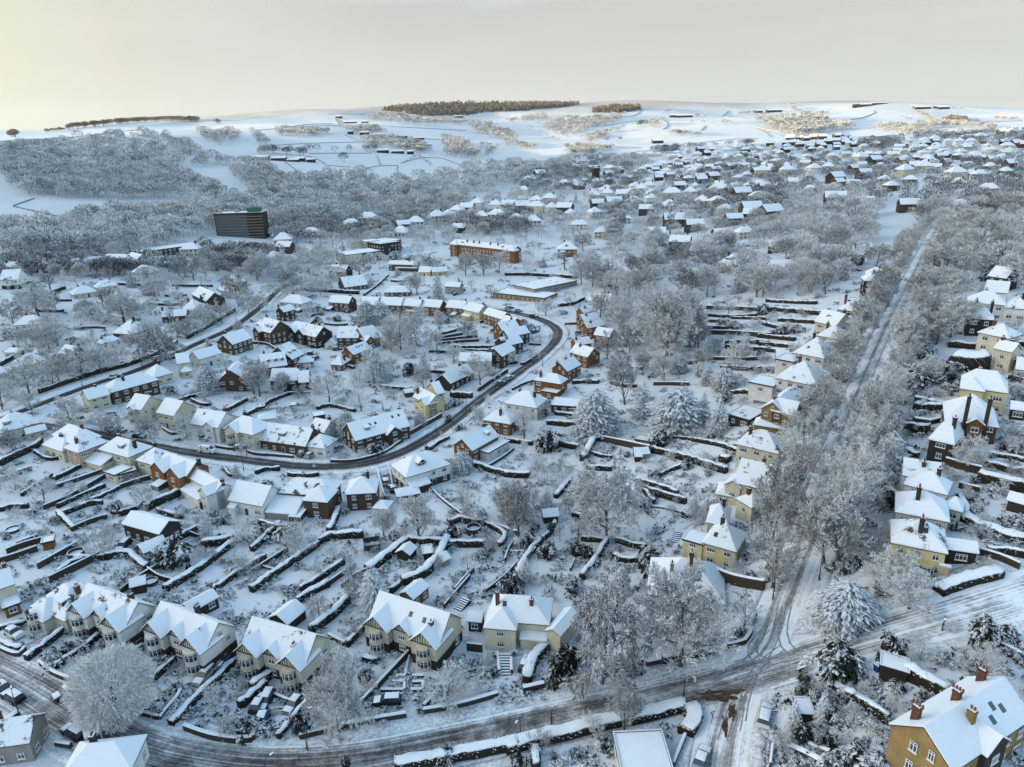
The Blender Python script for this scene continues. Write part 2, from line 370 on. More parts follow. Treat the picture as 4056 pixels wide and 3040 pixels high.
def roof_shape(kind, Lh, Wd, he, tp, oe=.35, og=.3, hipf=1.):
    """top faces of a roof over a Lh x Wd plan (ridge along x)"""
    hx, hy = Lh/2+(oe if kind in 'hp' else og), Wd/2+oe; ze = he-oe*tp; hr = he+Wd/2*tp
    if kind == 'g':
        return [(-hx, -hy, ze), (hx, -hy, ze), (hx, 0, hr), (-hx, 0, hr), (hx, hy, ze), (-hx, hy, ze)], [(0, 1, 2, 3), (3, 2, 4, 5)], hr
    if kind == 'f':
        return [(-hx, -hy, he), (hx, -hy, he), (hx, hy, he), (-hx, hy, he)], [(0, 1, 2, 3)], he+.3
    rx = max(hx-(Wd/2+oe)*hipf, .06)
    return [(-hx, -hy, ze), (hx, -hy, ze), (hx, hy, ze), (-hx, hy, ze), (-rx, 0, hr), (rx, 0, hr)], [(0, 1, 5, 4), (1, 2, 5), (2, 3, 4, 5), (3, 0, 4)], hr
def roof_to(b, kind, *a, **k):
    v, f, hr = roof_shape(kind, *a, **k)
    b.slab(v, f, .12, 1, 1)
    if kind == 'f':
        xs = [p[0] for p in v]; ys = [p[1] for p in v]; z = v[0][2]+.12
        for x0, x1, y0, y1 in ((min(xs), max(xs), min(ys), min(ys)+.25), (min(xs), max(xs), max(ys)-.25, max(ys)), (min(xs), min(xs)+.25, min(ys)+.25, max(ys)-.25), (max(xs)-.25, max(xs), min(ys)+.25, max(ys)-.25)):
            b.box(x0, x1, y0, y1, z, z+.3, 1); b.box(x0+.03, x1-.03, y0+.03, y1-.03, z+.3, z+.4, 0)
        v = [(p[0]*.97, p[1]*.97, p[2]) for p in v]
    c = [(p[0]*.993, p[1]*.993, p[2]+.125) for p in v]
    b.slab(c, f, .15+.13*((a[0]*7.3+a[1]*3.1) % 1), 0, 0)
    return hr
def walls_to(b, kind, Lh, Wd, he, tp, split=None, zb=-2.5, mi=0, mlow=1):
    x, y = Lh/2, Wd/2
    if split: b.box(-x-.03, x+.03, -y-.03, y+.03, zb, split, mlow); z0 = split
    else: z0 = zb
    b.box(-x, x, -y, y, z0, he, mi)
    if kind == 'g':
        hr = he+Wd/2*tp
        for q in (-1, 1):
            xa, xb = q*x, q*(x-.3)
            b.add([(xa, -y, he), (xa, y, he), (xa, 0, hr), (xb, -y, he), (xb, y, he), (xb, 0, hr)], [(0, 1, 2) if q > 0 else (2, 1, 0), (0, 3, 4, 1), (0, 2, 5, 3), (1, 4, 5, 2)], mi)
def bay(parent, x, y, r, he, wmat, storeys=2, low=None):
    b = MB(); n = 6
    P = [(x-r*math.cos(math.pi*k/n), y-.95*r*math.sin(math.pi*k/n)) for k in range(n+1)]
    def band(z0, z1, mi, g=0.):
        for k in range(n):
            (a, c), (d, e) = P[k], P[k+1]
            if g: a, c, d, e = [q+(q-o_)*g for q, o_ in ((a, x), (c, y), (d, x), (e, y))]
            b.add([(a, c, z0), (d, e, z0), (d, e, z1), (a, c, z1)], [(0, 1, 2, 3)], mi)
    band(-2, he-.05, 0)
    b.add([(p[0], p[1], he-.05) for p in P], [tuple(range(n, -1, -1))[::-1]], 0)
    for s_ in range(storeys):
        z = .8+s_*2.65; band(z, z+1.5, 1, .03)
        for k in range(n+1):
            p = P[k]; px_, py_ = x+(p[0]-x)*1.05, y+(p[1]-y)*1.05; b.box(px_-.06, px_+.06, py_-.06, py_+.02, z, z+1.5, 2)
        for zz in (z-.1, z+1., z+1.45): band(zz, zz+.09, 2, .06)
    return b.build('bay_window', [wmat, 'glass', 'frame'], parent)

NH = [0]
def house(reg, e1x, e1y, e2x, e2y, rx, ry, kind='g', st=2, wall='cr', label=None, ext=(), nm='house', cat='house', pitch=38, hipf=1., group=None,
          win=True, thin=False, zoff=0., Wmax=16., detail=True, chim=True, s=1.):
    tp = math.tan(R_(pitch)); a1, a2, ar = PX(reg, e1x, e1y), PX(reg, e2x, e2y), PX(reg, rx, ry)
    he = st*2.65*s+.25
    g = hit((a1[0]+a2[0])/2, (a1[1]+a2[1])/2, he); zb = ground(g.x, g.y)+zoff; W = 8.
    for _ in range(12):
        p1, p2 = onplane(*a1, zb+he), onplane(*a2, zb+he)
        ridge = kind != 'f'
        r = onplane(*ar, zb+he+(W/2*tp if ridge else 0))
        d = (p2-p1); d.z = 0; Lh = max(d.length, 2.); d.normalize(); nn = Vector((-d.y, d.x, 0)); sd = (r-p1).dot(nn)
        W = .5*W+.5*min(max(abs(sd)*(2 if ridge else 1), 3.), Wmax)
    if sd < 0: p1, p2 = p2, p1; d = -d; nn = -nn
    c = (p1+p2)/2 + nn*W/2; c.z = zb
    gz = ground(c.x, c.y)+zoff
    rz = math.atan2(d.y, d.x)
    NH[0] += 1
    if Lh > 26 or Lh < 3.2 or W < 3.4 or W >= Wmax: print('HOUSE?', reg, e1x, e1y, 'L %.1f W %.1f dist %.0f' % (Lh, W, c.length), label)
    root = empty(nm, (c.x, c.y, zb), rz)
    tag(root, label, cat, group)
    px, py, _ = project((c.x, c.y, zb+he*.5))
    if label and not group and nm == 'house': ANCH.append((px, py, label))
    FOOT.append((c.x, c.y, d.x, d.y, Lh/2+1., W/2+1.))
    cl = root.matrix_basis.inverted() @ Vector((0, 0, CZ))
    wm = {'wb': 'wh', 'cb': 'cr'}.get(wall, wall); lowm = 'dk' if wall in ('wb', 'cb') else wm; split = 2.3 if wall in ('wb', 'cb') else None
    b = MB(); walls_to(b, kind, Lh, W, he, tp, split); b.build('wall', [wm, lowm], root)
    b = MB(); hr = roof_to(b, kind, Lh, W, he, tp, hipf=hipf); rf = b.build('roof', ['roof_thin' if thin else 'roof', 'deck'], root)
    rng = random.Random(int(px*7+py*13))
    taken = []
    for e in ext:
        k = e[0]
        if k == 'c':
            x = (e[1]-.5)*Lh; y = e[2]*W/2; z = hr-abs(y)*tp
            if kind in 'hp': z = min(z, he+(Lh/2-abs(x))*tp) if Lh/2-abs(x) < W/2 else z
            chimney(root, x, y, z-.8, max(z+1.3, hr+.5)+(e[3] if len(e) > 3 else 0), pots=e[4] if len(e) > 4 else 2, m=e[5] if len(e) > 5 else 'chim')
        elif k == 'w':
            t0, t1, pr, kd, ws = e[1:6]; w = (t1-t0)*Lh; x = ((t0+t1)/2-.5)*Lh; taken.append((t0, t1)); hw = ws*2.65*s+.25
            mw = e[6] if len(e) > 6 else wm
            X = Matrix.Translation((x, 0, 0)) @ Matrix.Rotation(-math.pi/2, 4, 'Z')     # wing's x axis runs out of the facade (-y)
            rk = kd[0]
            if rk == 'l':                                                             # lean-to
                b = MB(); y0, y1 = -W/2, -W/2-pr; z1 = hw; z0 = hw+pr*.35
                b.box(x-w/2, x+w/2, y1, y0-.01, -2.5, z1, 0); b.build('lean_to_wall', [mw], root)
                b = MB(); b.slab([(x-w/2-.15, y1-.25, z1-.05), (x+w/2+.15, y1-.25, z1-.05), (x+w/2+.15, y0-.01, z0), (x-w/2-.15, y0-.01, z0)], [(0, 1, 2, 3)], .3, 0, 0)
                b.build('lean_to_roof', ['roof', 'deck'], root)
            else:
                ll = W/2+pr; b = MB(); b.X = X @ Matrix.Translation((ll/2, 0, 0))
                if kind != 'f' and rk == 'g' and hw >= he-.1: ll2 = ll
                walls_to(b, rk, ll, w, hw-.004, tp, split if 't' in kd or split else None); b.build('wing_wall', [mw, lowm], root)
                b = MB(); b.X = X @ Matrix.Translation((ll/2, 0, 0)); ov = {} if rk != 'f' else {}
                roof_to(b, rk, ll, w, hw, tp, og=.55 if 't' in kd else .3); b.build('wing_roof', ['roof', 'deck'], root)
                yf = -W/2-pr
                if 't' in kd or 'b' in kd:
                    if 'b' in kd: bay(root, x, yf-.02, min(w*.33, 1.5), hw-.1, 'cr' if wm != 'wh' else 'wh')
                if 't' in kd:
                    b = MB(); n = max(4, int(w/.55))
                    for q in range(1, n):
                        xx = -w/2+w*q/n; hh = (w/2-abs(xx))*tp
                        if hh > .35: b.box(x+xx-.07, x+xx+.07, yf-.06, yf-.003, hw+.12, hw+hh-.15, 0)
                    b.box(x-w/2, x+w/2, yf-.07, yf-.003, hw-.1, hw+.1, 0)
                    for q in (-1, 1):
                        b.add([(x+q*w/2, yf-.35, hw-.1), (x+q*w/2, yf-.35, hw+.25), (x, yf-.35, hw+w/2*tp+.15), (x, yf-.35, hw+w/2*tp-.25)], [(0, 1, 2, 3)], 0)
                    b.build('gable_timbers', ['tm'], root)
                if win and detail and 'b' not in kd and w > 1.8:
                    for q in range(max(1, int(round(ws)))):
                        window(min(1.5, w*.5), 1.25, root, (x, yf-.004, .95+q*2.65*s), 0, 2 if w < 4 else 3)
        elif k == 'd':
            t, kd = e[1], e[2]; w = e[3] if len(e) > 3 else 1.8; x = (t-.5)*Lh; yf = -W*.34; zf = he+(W/2+yf)*tp; hh = 1.35; ll = (hh+.1)/tp
            b = MB(); b.box(x-w/2, x+w/2, yf, yf+ll, zf-.3, zf+hh, 0); b.build('dormer_wall', ['deck' if kd != 'w' else 'cr'], root)
            b = MB()
            if kd == 'g':
                b.X = Matrix.Translation((x, yf+ll/2+.2, 0)) @ Matrix.Rotation(math.pi/2, 4, 'Z'); roof_to(b, 'g', ll+1.4, w, zf+hh-.1, .75, oe=.15, og=.15)
            else: b.slab([(x-w/2-.15, yf-.25, zf+hh), (x+w/2+.15, yf-.25, zf+hh), (x+w/2+.15, yf+ll, zf+hh+.1), (x-w/2-.15, yf+ll, zf+hh+.1)], [(0, 1, 2, 3)], .25, 0, 0)
            dr = b.build('dormer_roof', ['roof', 'deck'], root)
            window(w*.75, .95, root, (x, yf-.004, zf+.22), 0, 2)
        elif k == 's':
            x = (e[1]-.5)*Lh; y = -W/2*(1-e[2]); z = he+(W/2+y)*tp; b = MB()
            b.X = Matrix.Translation((x, y, z+.36)) @ Matrix.Rotation(math.atan(tp), 4, 'X'); b.box(-.4, .4, -.55, .55, -.1, .03, 0); b.build('skylight', ['glass'], root)
        elif k == 'bay':
            x = (e[1]-.5)*Lh; bay(root, x, -W/2-.02, 1.3, e[2]*2.65, wm, e[2])
        elif k == 'con':                                                              # glass conservatory
            x = (e[1]-.5)*Lh; w = e[2]; pr = e[3]; y1 = -W/2-pr; b = MB()
            b.box(x-w/2, x+w/2, y1, -W/2-.03, -2, .6, 1); b.box(x-w/2+.05, x+w/2-.05, y1+.05, -W/2-.03, .6, 2.2, 0)
            n = max(3, int(w/.8))
            for q in range(n+1):
                xx = x-w/2+w*q/n; b.box(xx-.05, xx+.05, y1-.02, y1+.04, .6, 2.25, 1)
            b.slab([(x-w/2-.1, y1-.1, 2.2), (x+w/2+.1, y1-.1, 2.2), (x+w/2+.1, -W/2-.03, 3.1), (x-w/2-.1, -W/2-.03, 3.1)], [(0, 1, 2, 3)], .1, 2, 1)
            b.build('conservatory', ['glass', 'frame', 'snow'], root)
    if win:
        ns = max(1, int(st+.3)) if st >= .9 else 0
        def face(Lf, place, end=False):
            n = max(1, int(round(Lf/3.4)))
            for q in range(ns):
                z = .95+q*2.65*s
                for i in range(n):
                    t = (i+.5)/n
                    if not end and any(a-.06 < t < b_+.06 for a, b_ in taken): continue
                    if end and rng.random() < .35: continue
                    if detail and q == 0 and i == n//2 and not end and n > 2: place(t, 0, None); continue
                    w = rng.choice((1.1, 1.5, 1.9)) if not end else rng.choice((.9, 1.3))
                    place(t, z, w)
        def pf(t, z, w):
            if w is None: door(root, ((t-.5)*Lh, -W/2-.035, .02))
            else: window(w, 1.25, root, ((t-.5)*Lh, -W/2-.035, z), 0, 3 if w > 1.6 else 2)
        if cl.y < -W/2: face(Lh, pf)
        for q in (-1, 1):
            if cl.x*q > Lh/2:
                face(W, lambda t, z, w, q=q: window(w or 1.1, 1.25, root, (q*(Lh/2+.035), (t-.5)*W, z), q*math.pi/2, 2), True)
                if kind == 'g' and W > 6 and st < 3 and rng.random() < .6: window(.9, 1., root, (q*(Lh/2+.035), 0, he+.35), q*math.pi/2, 2)
    if chim is True and detail and kind in 'gh' and st >= .9 and not any(e[0] == 'c' for e in ext) and nm == 'house':
        x = rng.choice((-.3, .3, .38))*Lh if kind == 'g' else rng.choice((-.15, .2))*Lh
        chimney(root, x, .12*W, hr-1., hr+1.25, pots=2, m='chim' if rng.random() < .5 else 'chimd')
    for e in ext:
        if e[0] == 'ew': window(e[4], 1.5, root, (e[1]*(Lh/2+.04), e[2], e[3]), e[1]*math.pi/2, 2)
    return root

# ------------------------------------------------------------------ trees
def seg_tree(rng, h, form):
    """branch segments (p0, p1, r0, r1, level)"""
    S = []
    P = dict(B=(.16, 6, (38, 66), .62), V=(.16, 6, (20, 42), .62), W=(.12, 7, (42, 78), .6), S=(.2, 5, (40, 70), .55), F=(.04, 9, (15, 70), .8), H=(.12, 6, (40, 70), .6), J=(.1, 7, (42, 80), .6), T=(.34, 9, (35, 70), .42))[form]
    up = {'B': .16, 'V': .22, 'W': -.22, 'S': .02, 'F': .10, 'T': .1, 'H': .12, 'J': -.2}[form]
    def grow(p, d, ln, r, lev):
        nseg = (5, 4, 3, 2, 1)[lev]; pts = [p]; q = p; dd = d
        for i in range(nseg):
            wob = (.06, .14, .2, .26, .3)[lev]
            dd = (dd+Vector((rng.gauss(0, wob), rng.gauss(0, wob), rng.gauss(0, wob)+up*(.35+.3*lev)*(1 if lev else 0)/nseg*2))).normalized()
            q2 = q+dd*ln/nseg; r0 = r*(1-.75*i/nseg); r1 = r*(1-.75*(i+1)/nseg); S.append((q, q2, r0, r1, lev)); q = q2; pts.append(q)
        if lev >= 4: return
        nch = {0: 14, 1: 9, 2: 8, 3: 7}[lev]
        if form in 'HJ': nch = {0: 18, 1: 11, 2: 9, 3: 8}[lev]
        if form in 'SF': nch = {0: 10, 1: 8, 2: 8, 3: 6}[lev]
        for c in range(nch):
            t = P[0]+(1-P[0])*((c+rng.random()*.7)/nch) if lev == 0 else .25+.75*(c+rng.random())/nch
            k = min(int(t*nseg), nseg-1); f = t*nseg-k; bp = pts[k].lerp(pts[k+1], min(f, 1)); bd = (pts[k+1]-pts[k]).normalized()
            an = R_(rng.uniform(*P[2])) if lev == 0 else R_(rng.uniform(28, 62))
            az = c*2.4+rng.random()*1.2; o = bd.orthogonal().normalized(); o = Matrix.Rotation(az, 3, bd) @ o
            nd = (bd*math.cos(an)+o*math.sin(an)).normalized()
            ratio = (.62 if form != 'T' else .4)*(1.08-.62*max(0, t-.35) if lev == 0 else 1.1-.5*t)
            if lev: ratio *= .82
            grow(bp, nd, ln*ratio*rng.uniform(.8, 1.15), max(r*.48*(1-.4*t), .012), lev+1)
    if form == 'F':
        for c in range(9):
            an = R_(rng.uniform(8, 68)); az = c*2.4; d = Vector((math.sin(an)*math.cos(az), math.sin(an)*math.sin(az), math.cos(an)))
            grow(Vector((0, 0, 0)), d, h*.62*rng.uniform(.8, 1.1), .06, 1)
    else: grow(Vector((0, 0, -.3)), Vector((0, 0, 1)), h*P[3]*1.15, h*.022, 0)
    return S
def tree_proto(seed, form, twm='twig', h=12., wid=.055):
    rng = random.Random(seed); S = seg_tree(rng, h, form)
    zmax = max(s[1].z for s in S); rmax = sorted(math.hypot(s[1].x, s[1].y) for s in S)[int(len(S)*.97)]
    b = MB()
    for p0, p1, r0, r1, lv in S:
        if lv <= 1: b.tube([p0, p1], [r0, r1], 6 if lv == 0 else 4, cap=False)
    tr = b.build('trunk', ['bark']).data if b.v else None
    V, Q = [], []
    for p0, p1, r0, r1, lv in S:
        if lv < 2: continue
        d = p1-p0; n = d.cross(Vector((rng.gauss(0, 1), rng.gauss(0, 1), rng.gauss(0, 1)))).normalized()
        w = {2: max(r0*.9, .04), 3: wid*1.2, 4: wid}[lv]
        o = len(V); V += [p0-n*w, p0+n*w, p1+n*w*.7, p1-n*w*.7]; Q.append((o, o+1, o+2, o+3))
    me = bigmesh('crown', [tuple(v) for v in V], Q, [twm])
    return tr, me, zmax, rmax, len(Q)
def drop(o):
    bpy.data.objects.remove(o)
PROTO = {}
def protos():
    for form, seeds, tw in (('B', (1, 2, 3, 4), 'twig'), ('V', (5, 6), 'twig'), ('W', (7, 8), 'twig'), ('S', (9, 10), 'twig'), ('H', (41, 42), 'twig'), ('J', (43,), 'twig'), ('F', (11, 12, 13), 'twig'), ('T', (14, 15), 'twigb')):
        for s in seeds: PROTO.setdefault(form, []).append(tree_proto(s, form, tw, wid=.038 if form not in 'SF' else .028))
    for o in [o for o in COL.objects if o.name.startswith('trunk') and o.parent is None]: drop(o)
    print({k: [(round(p[2], 1), round(p[3], 1), p[4]) for p in v] for k, v in PROTO.items()})
def blade(V, Q, p, d, ln, w, sag=.25):
    """a drooping spray: two faces meeting on a raised midrib"""
    s = d.cross(Vector((0, 0, 1))).normalized(); m = p+d*ln*.5+Vector((0, 0, -.08*ln)); e = p+d*ln+Vector((0, 0, -sag*ln)); o = len(V)
    dn = Vector((0, 0, -w*.55))
    V += [p, m+s*w+dn, m+Vector((0, 0, w*.12)), m-s*w+dn, e]; Q += [(o, o+1, o+4, o+2), (o, o+2, o+4, o+3)]
def conifer_proto(seed, kind):
    rng = random.Random(seed); V, Q = [], []; H = 12.
    R = {'C': 3.3, 'D': 5.4, 'N': 1.6}[kind]; lev = {'C': 17, 'D': 15, 'N': 20}[kind]
    for i in range(lev):
        t = i/(lev-1.); z = H*(.06+.93*t); rad = R*((1-t)**(.62 if kind == 'C' else .8) if kind != 'D' else (1-t**2.6)**.6)*rng.uniform(.82, 1.12)+.25
        n = max(5, int(rad*{'C': 7, 'D': 5.5, 'N': 9}[kind]))
        for k in range(n):
            az = 2*math.pi*(k+rng.random()*.8)/n+i; rr = rad*rng.uniform(.75, 1.1); out = Vector((math.cos(az), math.sin(az), 0)); pos = .15
            while pos < rr:
                ln = min(rng.uniform(.7, 1.3)*(1.25 if kind == 'D' else .9), rr-pos+.4); da = rng.gauss(0, .45)
                d = (Matrix.Rotation(da, 3, 'Z') @ out); d.z = rng.uniform(-.45, .02); d.normalize()
                blade(V, Q, out*pos+Vector((0, 0, z-.16*pos*(1 if kind != 'D' else .8)+rng.gauss(0, .12))), d, ln, ln*rng.uniform(.16, .26)); pos += rng.uniform(.35, .7)
    b = MB(); b.tube([(0, 0, -.4), (0, 0, H*.5), (0, 0, H*.97)], [.24, .15, .03], 6)
    tr = b.build('trunk', ['bark']); t_ = tr.data; drop(tr)
    return t_, bigmesh('crown', [tuple(v) for v in V], Q, ['needle']), H*.99, R, len(Q)
def bush_proto(seed, squash=.85, n=520):
    rng = random.Random(seed); V, Q = [], []; lobes = [(Vector((rng.gauss(0, .45), rng.gauss(0, .45), rng.uniform(.3, .75))), rng.uniform(.35, .62)) for _ in range(9)]
    for _ in range(n):
        c, r = rng.choice(lobes); u = Vector((rng.gauss(0, 1), rng.gauss(0, 1), rng.gauss(.35, 1))).normalized(); p = c+u*r*rng.uniform(.75, 1.05)
        if p.z < .02: continue
        d = Vector((u.x+rng.gauss(0, .5), u.y+rng.gauss(0, .5), u.z*.3-.25)).normalized(); blade(V, Q, p, d, rng.uniform(.2, .38), rng.uniform(.07, .13), .35)
    return None, bigmesh('foliage', [tuple(v) for v in V], Q, ['leaf']), 1.35, 1.05, len(Q)
def all_protos():
    protos()
    PROTO['C'] = [conifer_proto(s, 'C') for s in (21, 22, 23)]; PROTO['D'] = [conifer_proto(s, 'D') for s in (24, 25)]; PROTO['N'] = [conifer_proto(27, 'N')]
    rng = random.Random(77); V, Q = [], []
    for _ in range(15000):
        u = Vector((rng.gauss(0, 1), rng.gauss(0, 1), rng.gauss(0, 1))).normalized(); rr = 1-.45*rng.random()**2; lump = 1+.10*math.sin(u.x*6+1)*math.sin(u.y*5+u.z*7)
        p = Vector((u.x*5.2, u.y*5.2, 5.6+u.z*5.2))*1.0; p = Vector((0, 0, 5.6))+(p-Vector((0, 0, 5.6)))*rr*lump
        if p.z < .7: continue
        d = (u+Vector((rng.gauss(0, .5), rng.gauss(0, .5), rng.gauss(.1, .5)))).normalized(); s_ = d.cross(Vector((rng.gauss(0, 1), rng.gauss(0, 1), rng.gauss(0, 1)))).normalized()*rng.uniform(.03, .06); l = rng.uniform(.35, .8); o = len(V)
        V += [p-s_, p+s_, p+d*l+s_*.5, p+d*l-s_*.5]; Q.append((o, o+1, o+2, o+3))
    b = MB(); b.tube([(0, 0, -.4), (.1, 0, 2), (0, .1, 6)], [.5, .38, .2], 7)
    for k in range(7): b.tube([(0, 0, 1.6+.3*k), (2.4*math.cos(k*.9), 2.4*math.sin(k*.9), 4.4+.3*k)], [.2, .06], 5)
    tr = b.build('trunk', ['bark']); t_ = tr.data; drop(tr); PROTO['R'] = [(t_, bigmesh('crown', [tuple(v) for v in V], Q, ['twig']), 10.9, 5.3, len(Q))]
    PROTO['K'] = [bush_proto(s) for s in (31, 32, 33, 34)]
all_protos()
TNAME = {'B': ('bare_tree', 'tree'), 'V': ('bare_tree', 'tree'), 'W': ('weeping_tree', 'tree'), 'S': ('garden_tree', 'tree'), 'F': ('frosted_shrub', 'shrub'), 'T': ('bare_tree', 'tree'), 'R': ('round_tree', 'tree'), 'H': ('spreading_tree', 'tree'), 'J': ('weeping_tree', 'tree'),
         'C': ('conifer_tree', 'conifer'), 'D': ('cedar_tree', 'conifer'), 'N': ('narrow_conifer', 'conifer'), 'K': ('evergreen_bush', 'bush')}
TCOUNT = {}
def plant(p, h, form, wr=None, label=None, group=None, noun=None, seed=None):
    """a tree or bush of height h standing at p; wr is its width over its height"""
    if TNAME[form][0] in ('bare_tree', 'evergreen_bush') and not (label and group is None):
        DEF.append((h/project(p)[2], (p, h, form, wr, label, group, noun, seed))); return None
    return plant_now(p, h, form, wr, label, group, noun, seed)
DEF, EXTRA = [], []
def plant_now(p, h, form, wr, label, group, noun, seed):
    rng = random.Random(seed if seed is not None else int(abs(p.x)*31+abs(p.y)*17))
    tr, cr_, zm, rm, _ = rng.choice(PROTO[form]); sz = h/zm; sxy = sz*rng.uniform(.9, 1.12) if wr is None else wr*h/2/rm
    nm, cat = TNAME[form]; rz = rng.uniform(0, 6.28)
    if tr is None:
        o = inst(nm, cr_, None, p-Vector((0, 0, .1)), rz, (sxy, sxy, sz))
    else:
        o = empty(nm, p, rz); o.scale = (sxy, sxy, sz); inst('trunk', tr, o); inst('crown', cr_, o)
    tag(o, label, cat, group); TCOUNT[form] = TCOUNT.get(form, 0)+1
    if label is None: PEND.append((o, noun, p, h))
    return o
def tree_px(reg, x, yb, yt, form, wr=None, label=None, group=None, noun=None):
    a, c = PX(reg, x, yb); p = hit(a, c); yt = PX(reg, x, yt)[1]
    q = project(p); ext = max((PX(reg, 0, yb)[1]-yt)*q[2]/F, .5); dv = p-Vector((0, 0, CZ)); sn = -dv.z/dv.length; cs = math.sqrt(1-sn*sn)
    wr = wr or {'B': 1., 'V': .8, 'K': 1.15, 'F': 1.1, 'S': 1., 'C': .6, 'D': .95, 'N': .4, 'W': 1., 'T': .6, 'R': 1., 'H': 1., 'J': .9}[form]
    a_ = wr*ext/2; h = ext
    if form in 'CN': h = ext/cs*.93
    else:
        for _ in range(14):                                        # a dome seen from above: its far rim, not its tip, is the top edge
            b_ = .46*h; e_ = (h-b_)*cs+math.sqrt((b_*cs)**2+(a_*sn)**2*.8); h = max(h*ext/e_, .45*ext)
    wr = 2*a_/h
    return plant(p, h, form, wr, label, group, noun)
def clear(p, r=0.):
    for cx, cy, dx, dy, hl, hw in FOOT:
        ax, ay = p.x-cx, p.y-cy
        if abs(ax*dx+ay*dy) < hl+r and abs(-ax*dy+ay*dx) < hw+r: return False
    return True

def finalize_trees():
    """the largest-looking stand as objects of their own; the rest go into the mass of background trees"""
    for nm, lim in (('bare_tree', 285), ('evergreen_bush', 285)):
        D = sorted((q for q in DEF if TNAME[q[1][2]][0] == nm), key=lambda q: -q[0])
        for i, q in enumerate(D):
            if i < lim: plant_now(*q[1])
            elif nm == 'bare_tree': EXTRA.append((q[1][0], q[1][1]))
# ------------------------------------------------------------------ strips, hedges, walls
def smooth(pts, step=2.):
    P = [pts[0]]+list(pts)+[pts[-1]]; out = []
    for i in range(1, len(P)-2):
        a, b, c, d = P[i-1], P[i], P[i+1], P[i+2]; n = max(2, int((c-b).length/step))
        for k in range(n):
            t = k/n; out.append(.5*((2*b)+(c-a)*t+(2*a-5*b+4*c-d)*t*t+(3*b-a-3*c+d)*t**3))
    out.append(P[-2]); return out
ROADS = []
def strip(name, pts, w, mt, dz, off=0., cross=6, edge=False, kind='structure', own=None):
    P = smooth([Vector((p.x, p.y, 0)) for p in pts]); V, Fq, UV = [], [], []; s = 0
    for i, p in enumerate(P):
        d = (P[min(i+1, len(P)-1)]-P[max(i-1, 0)]).normalized(); n = Vector((d.y, -d.x, 0)); s += (p-P[i-1]).length if i else 0
        for k in range(cross+1):
            u = k/cross; q = p+n*(off+(u-.5)*w); V.append((q.x, q.y, ground(q.x, q.y)+dz)); UV.append((u, s/4.))
    c = cross+1
    skip = set()
    if own is not None:                                            # pavements stop where another road crosses
        for i in range(len(P)):
            q = V[i*c+c//2]
            if any(j != own and any(abs(e.x-q[0]) < hw+1 and abs(e.y-q[1]) < hw+1 and math.hypot(e.x-q[0], e.y-q[1]) < hw+.6 for e in RP) for j, (RP, hw) in enumerate(ROADS)): skip.add(i)
    for i in range(len(P)-1):
        if i in skip or i+1 in skip: continue
        for k in range(cross): a = i*c+k; Fq.append((a, a+1, a+1+c, a+c))
    n0 = len(V)
    if edge:                                                       # a real kerb down to the ground on both sides
        for i in range(len(P)):
            for k in (0, cross): v = V[i*c+k]; V.append((v[0], v[1], v[2]-dz-.05)); UV.append((0, 0))
        for i in range(len(P)-1):
            if i in skip or i+1 in skip: continue
            Fq.append((i*c, i*c+c, n0+2*i+2, n0+2*i)); Fq.append((i*c+cross, n0+2*i+1, n0+2*i+3, i*c+c+cross))
    me = bigmesh(name, V, Fq, [mt]); ul = me.uv_layers.new(name='UVMap')
    li = np.empty(len(me.loops), np.int32); me.loops.foreach_get('vertex_index', li); ul.data.foreach_set('uv', np.array(UV, np.float32)[li].ravel())
    me.polygons.foreach_set('use_smooth', [True]*len(me.polygons))
    o = inst(name, me); o['kind'] = kind
    if w > 3 and own is None and 'road' in name or name == 'avenue': ROADS.append(([p for p in P], w/2+.5))
    return o
def on_road(p, r=0.):
    for P, hw in ROADS:
        for q in P[::2]:
            if abs(q.x-p.x) < hw+r+2 and abs(q.y-p.y) < hw+r+2 and math.hypot(q.x-p.x, q.y-p.y) < hw+r: return True
    return False
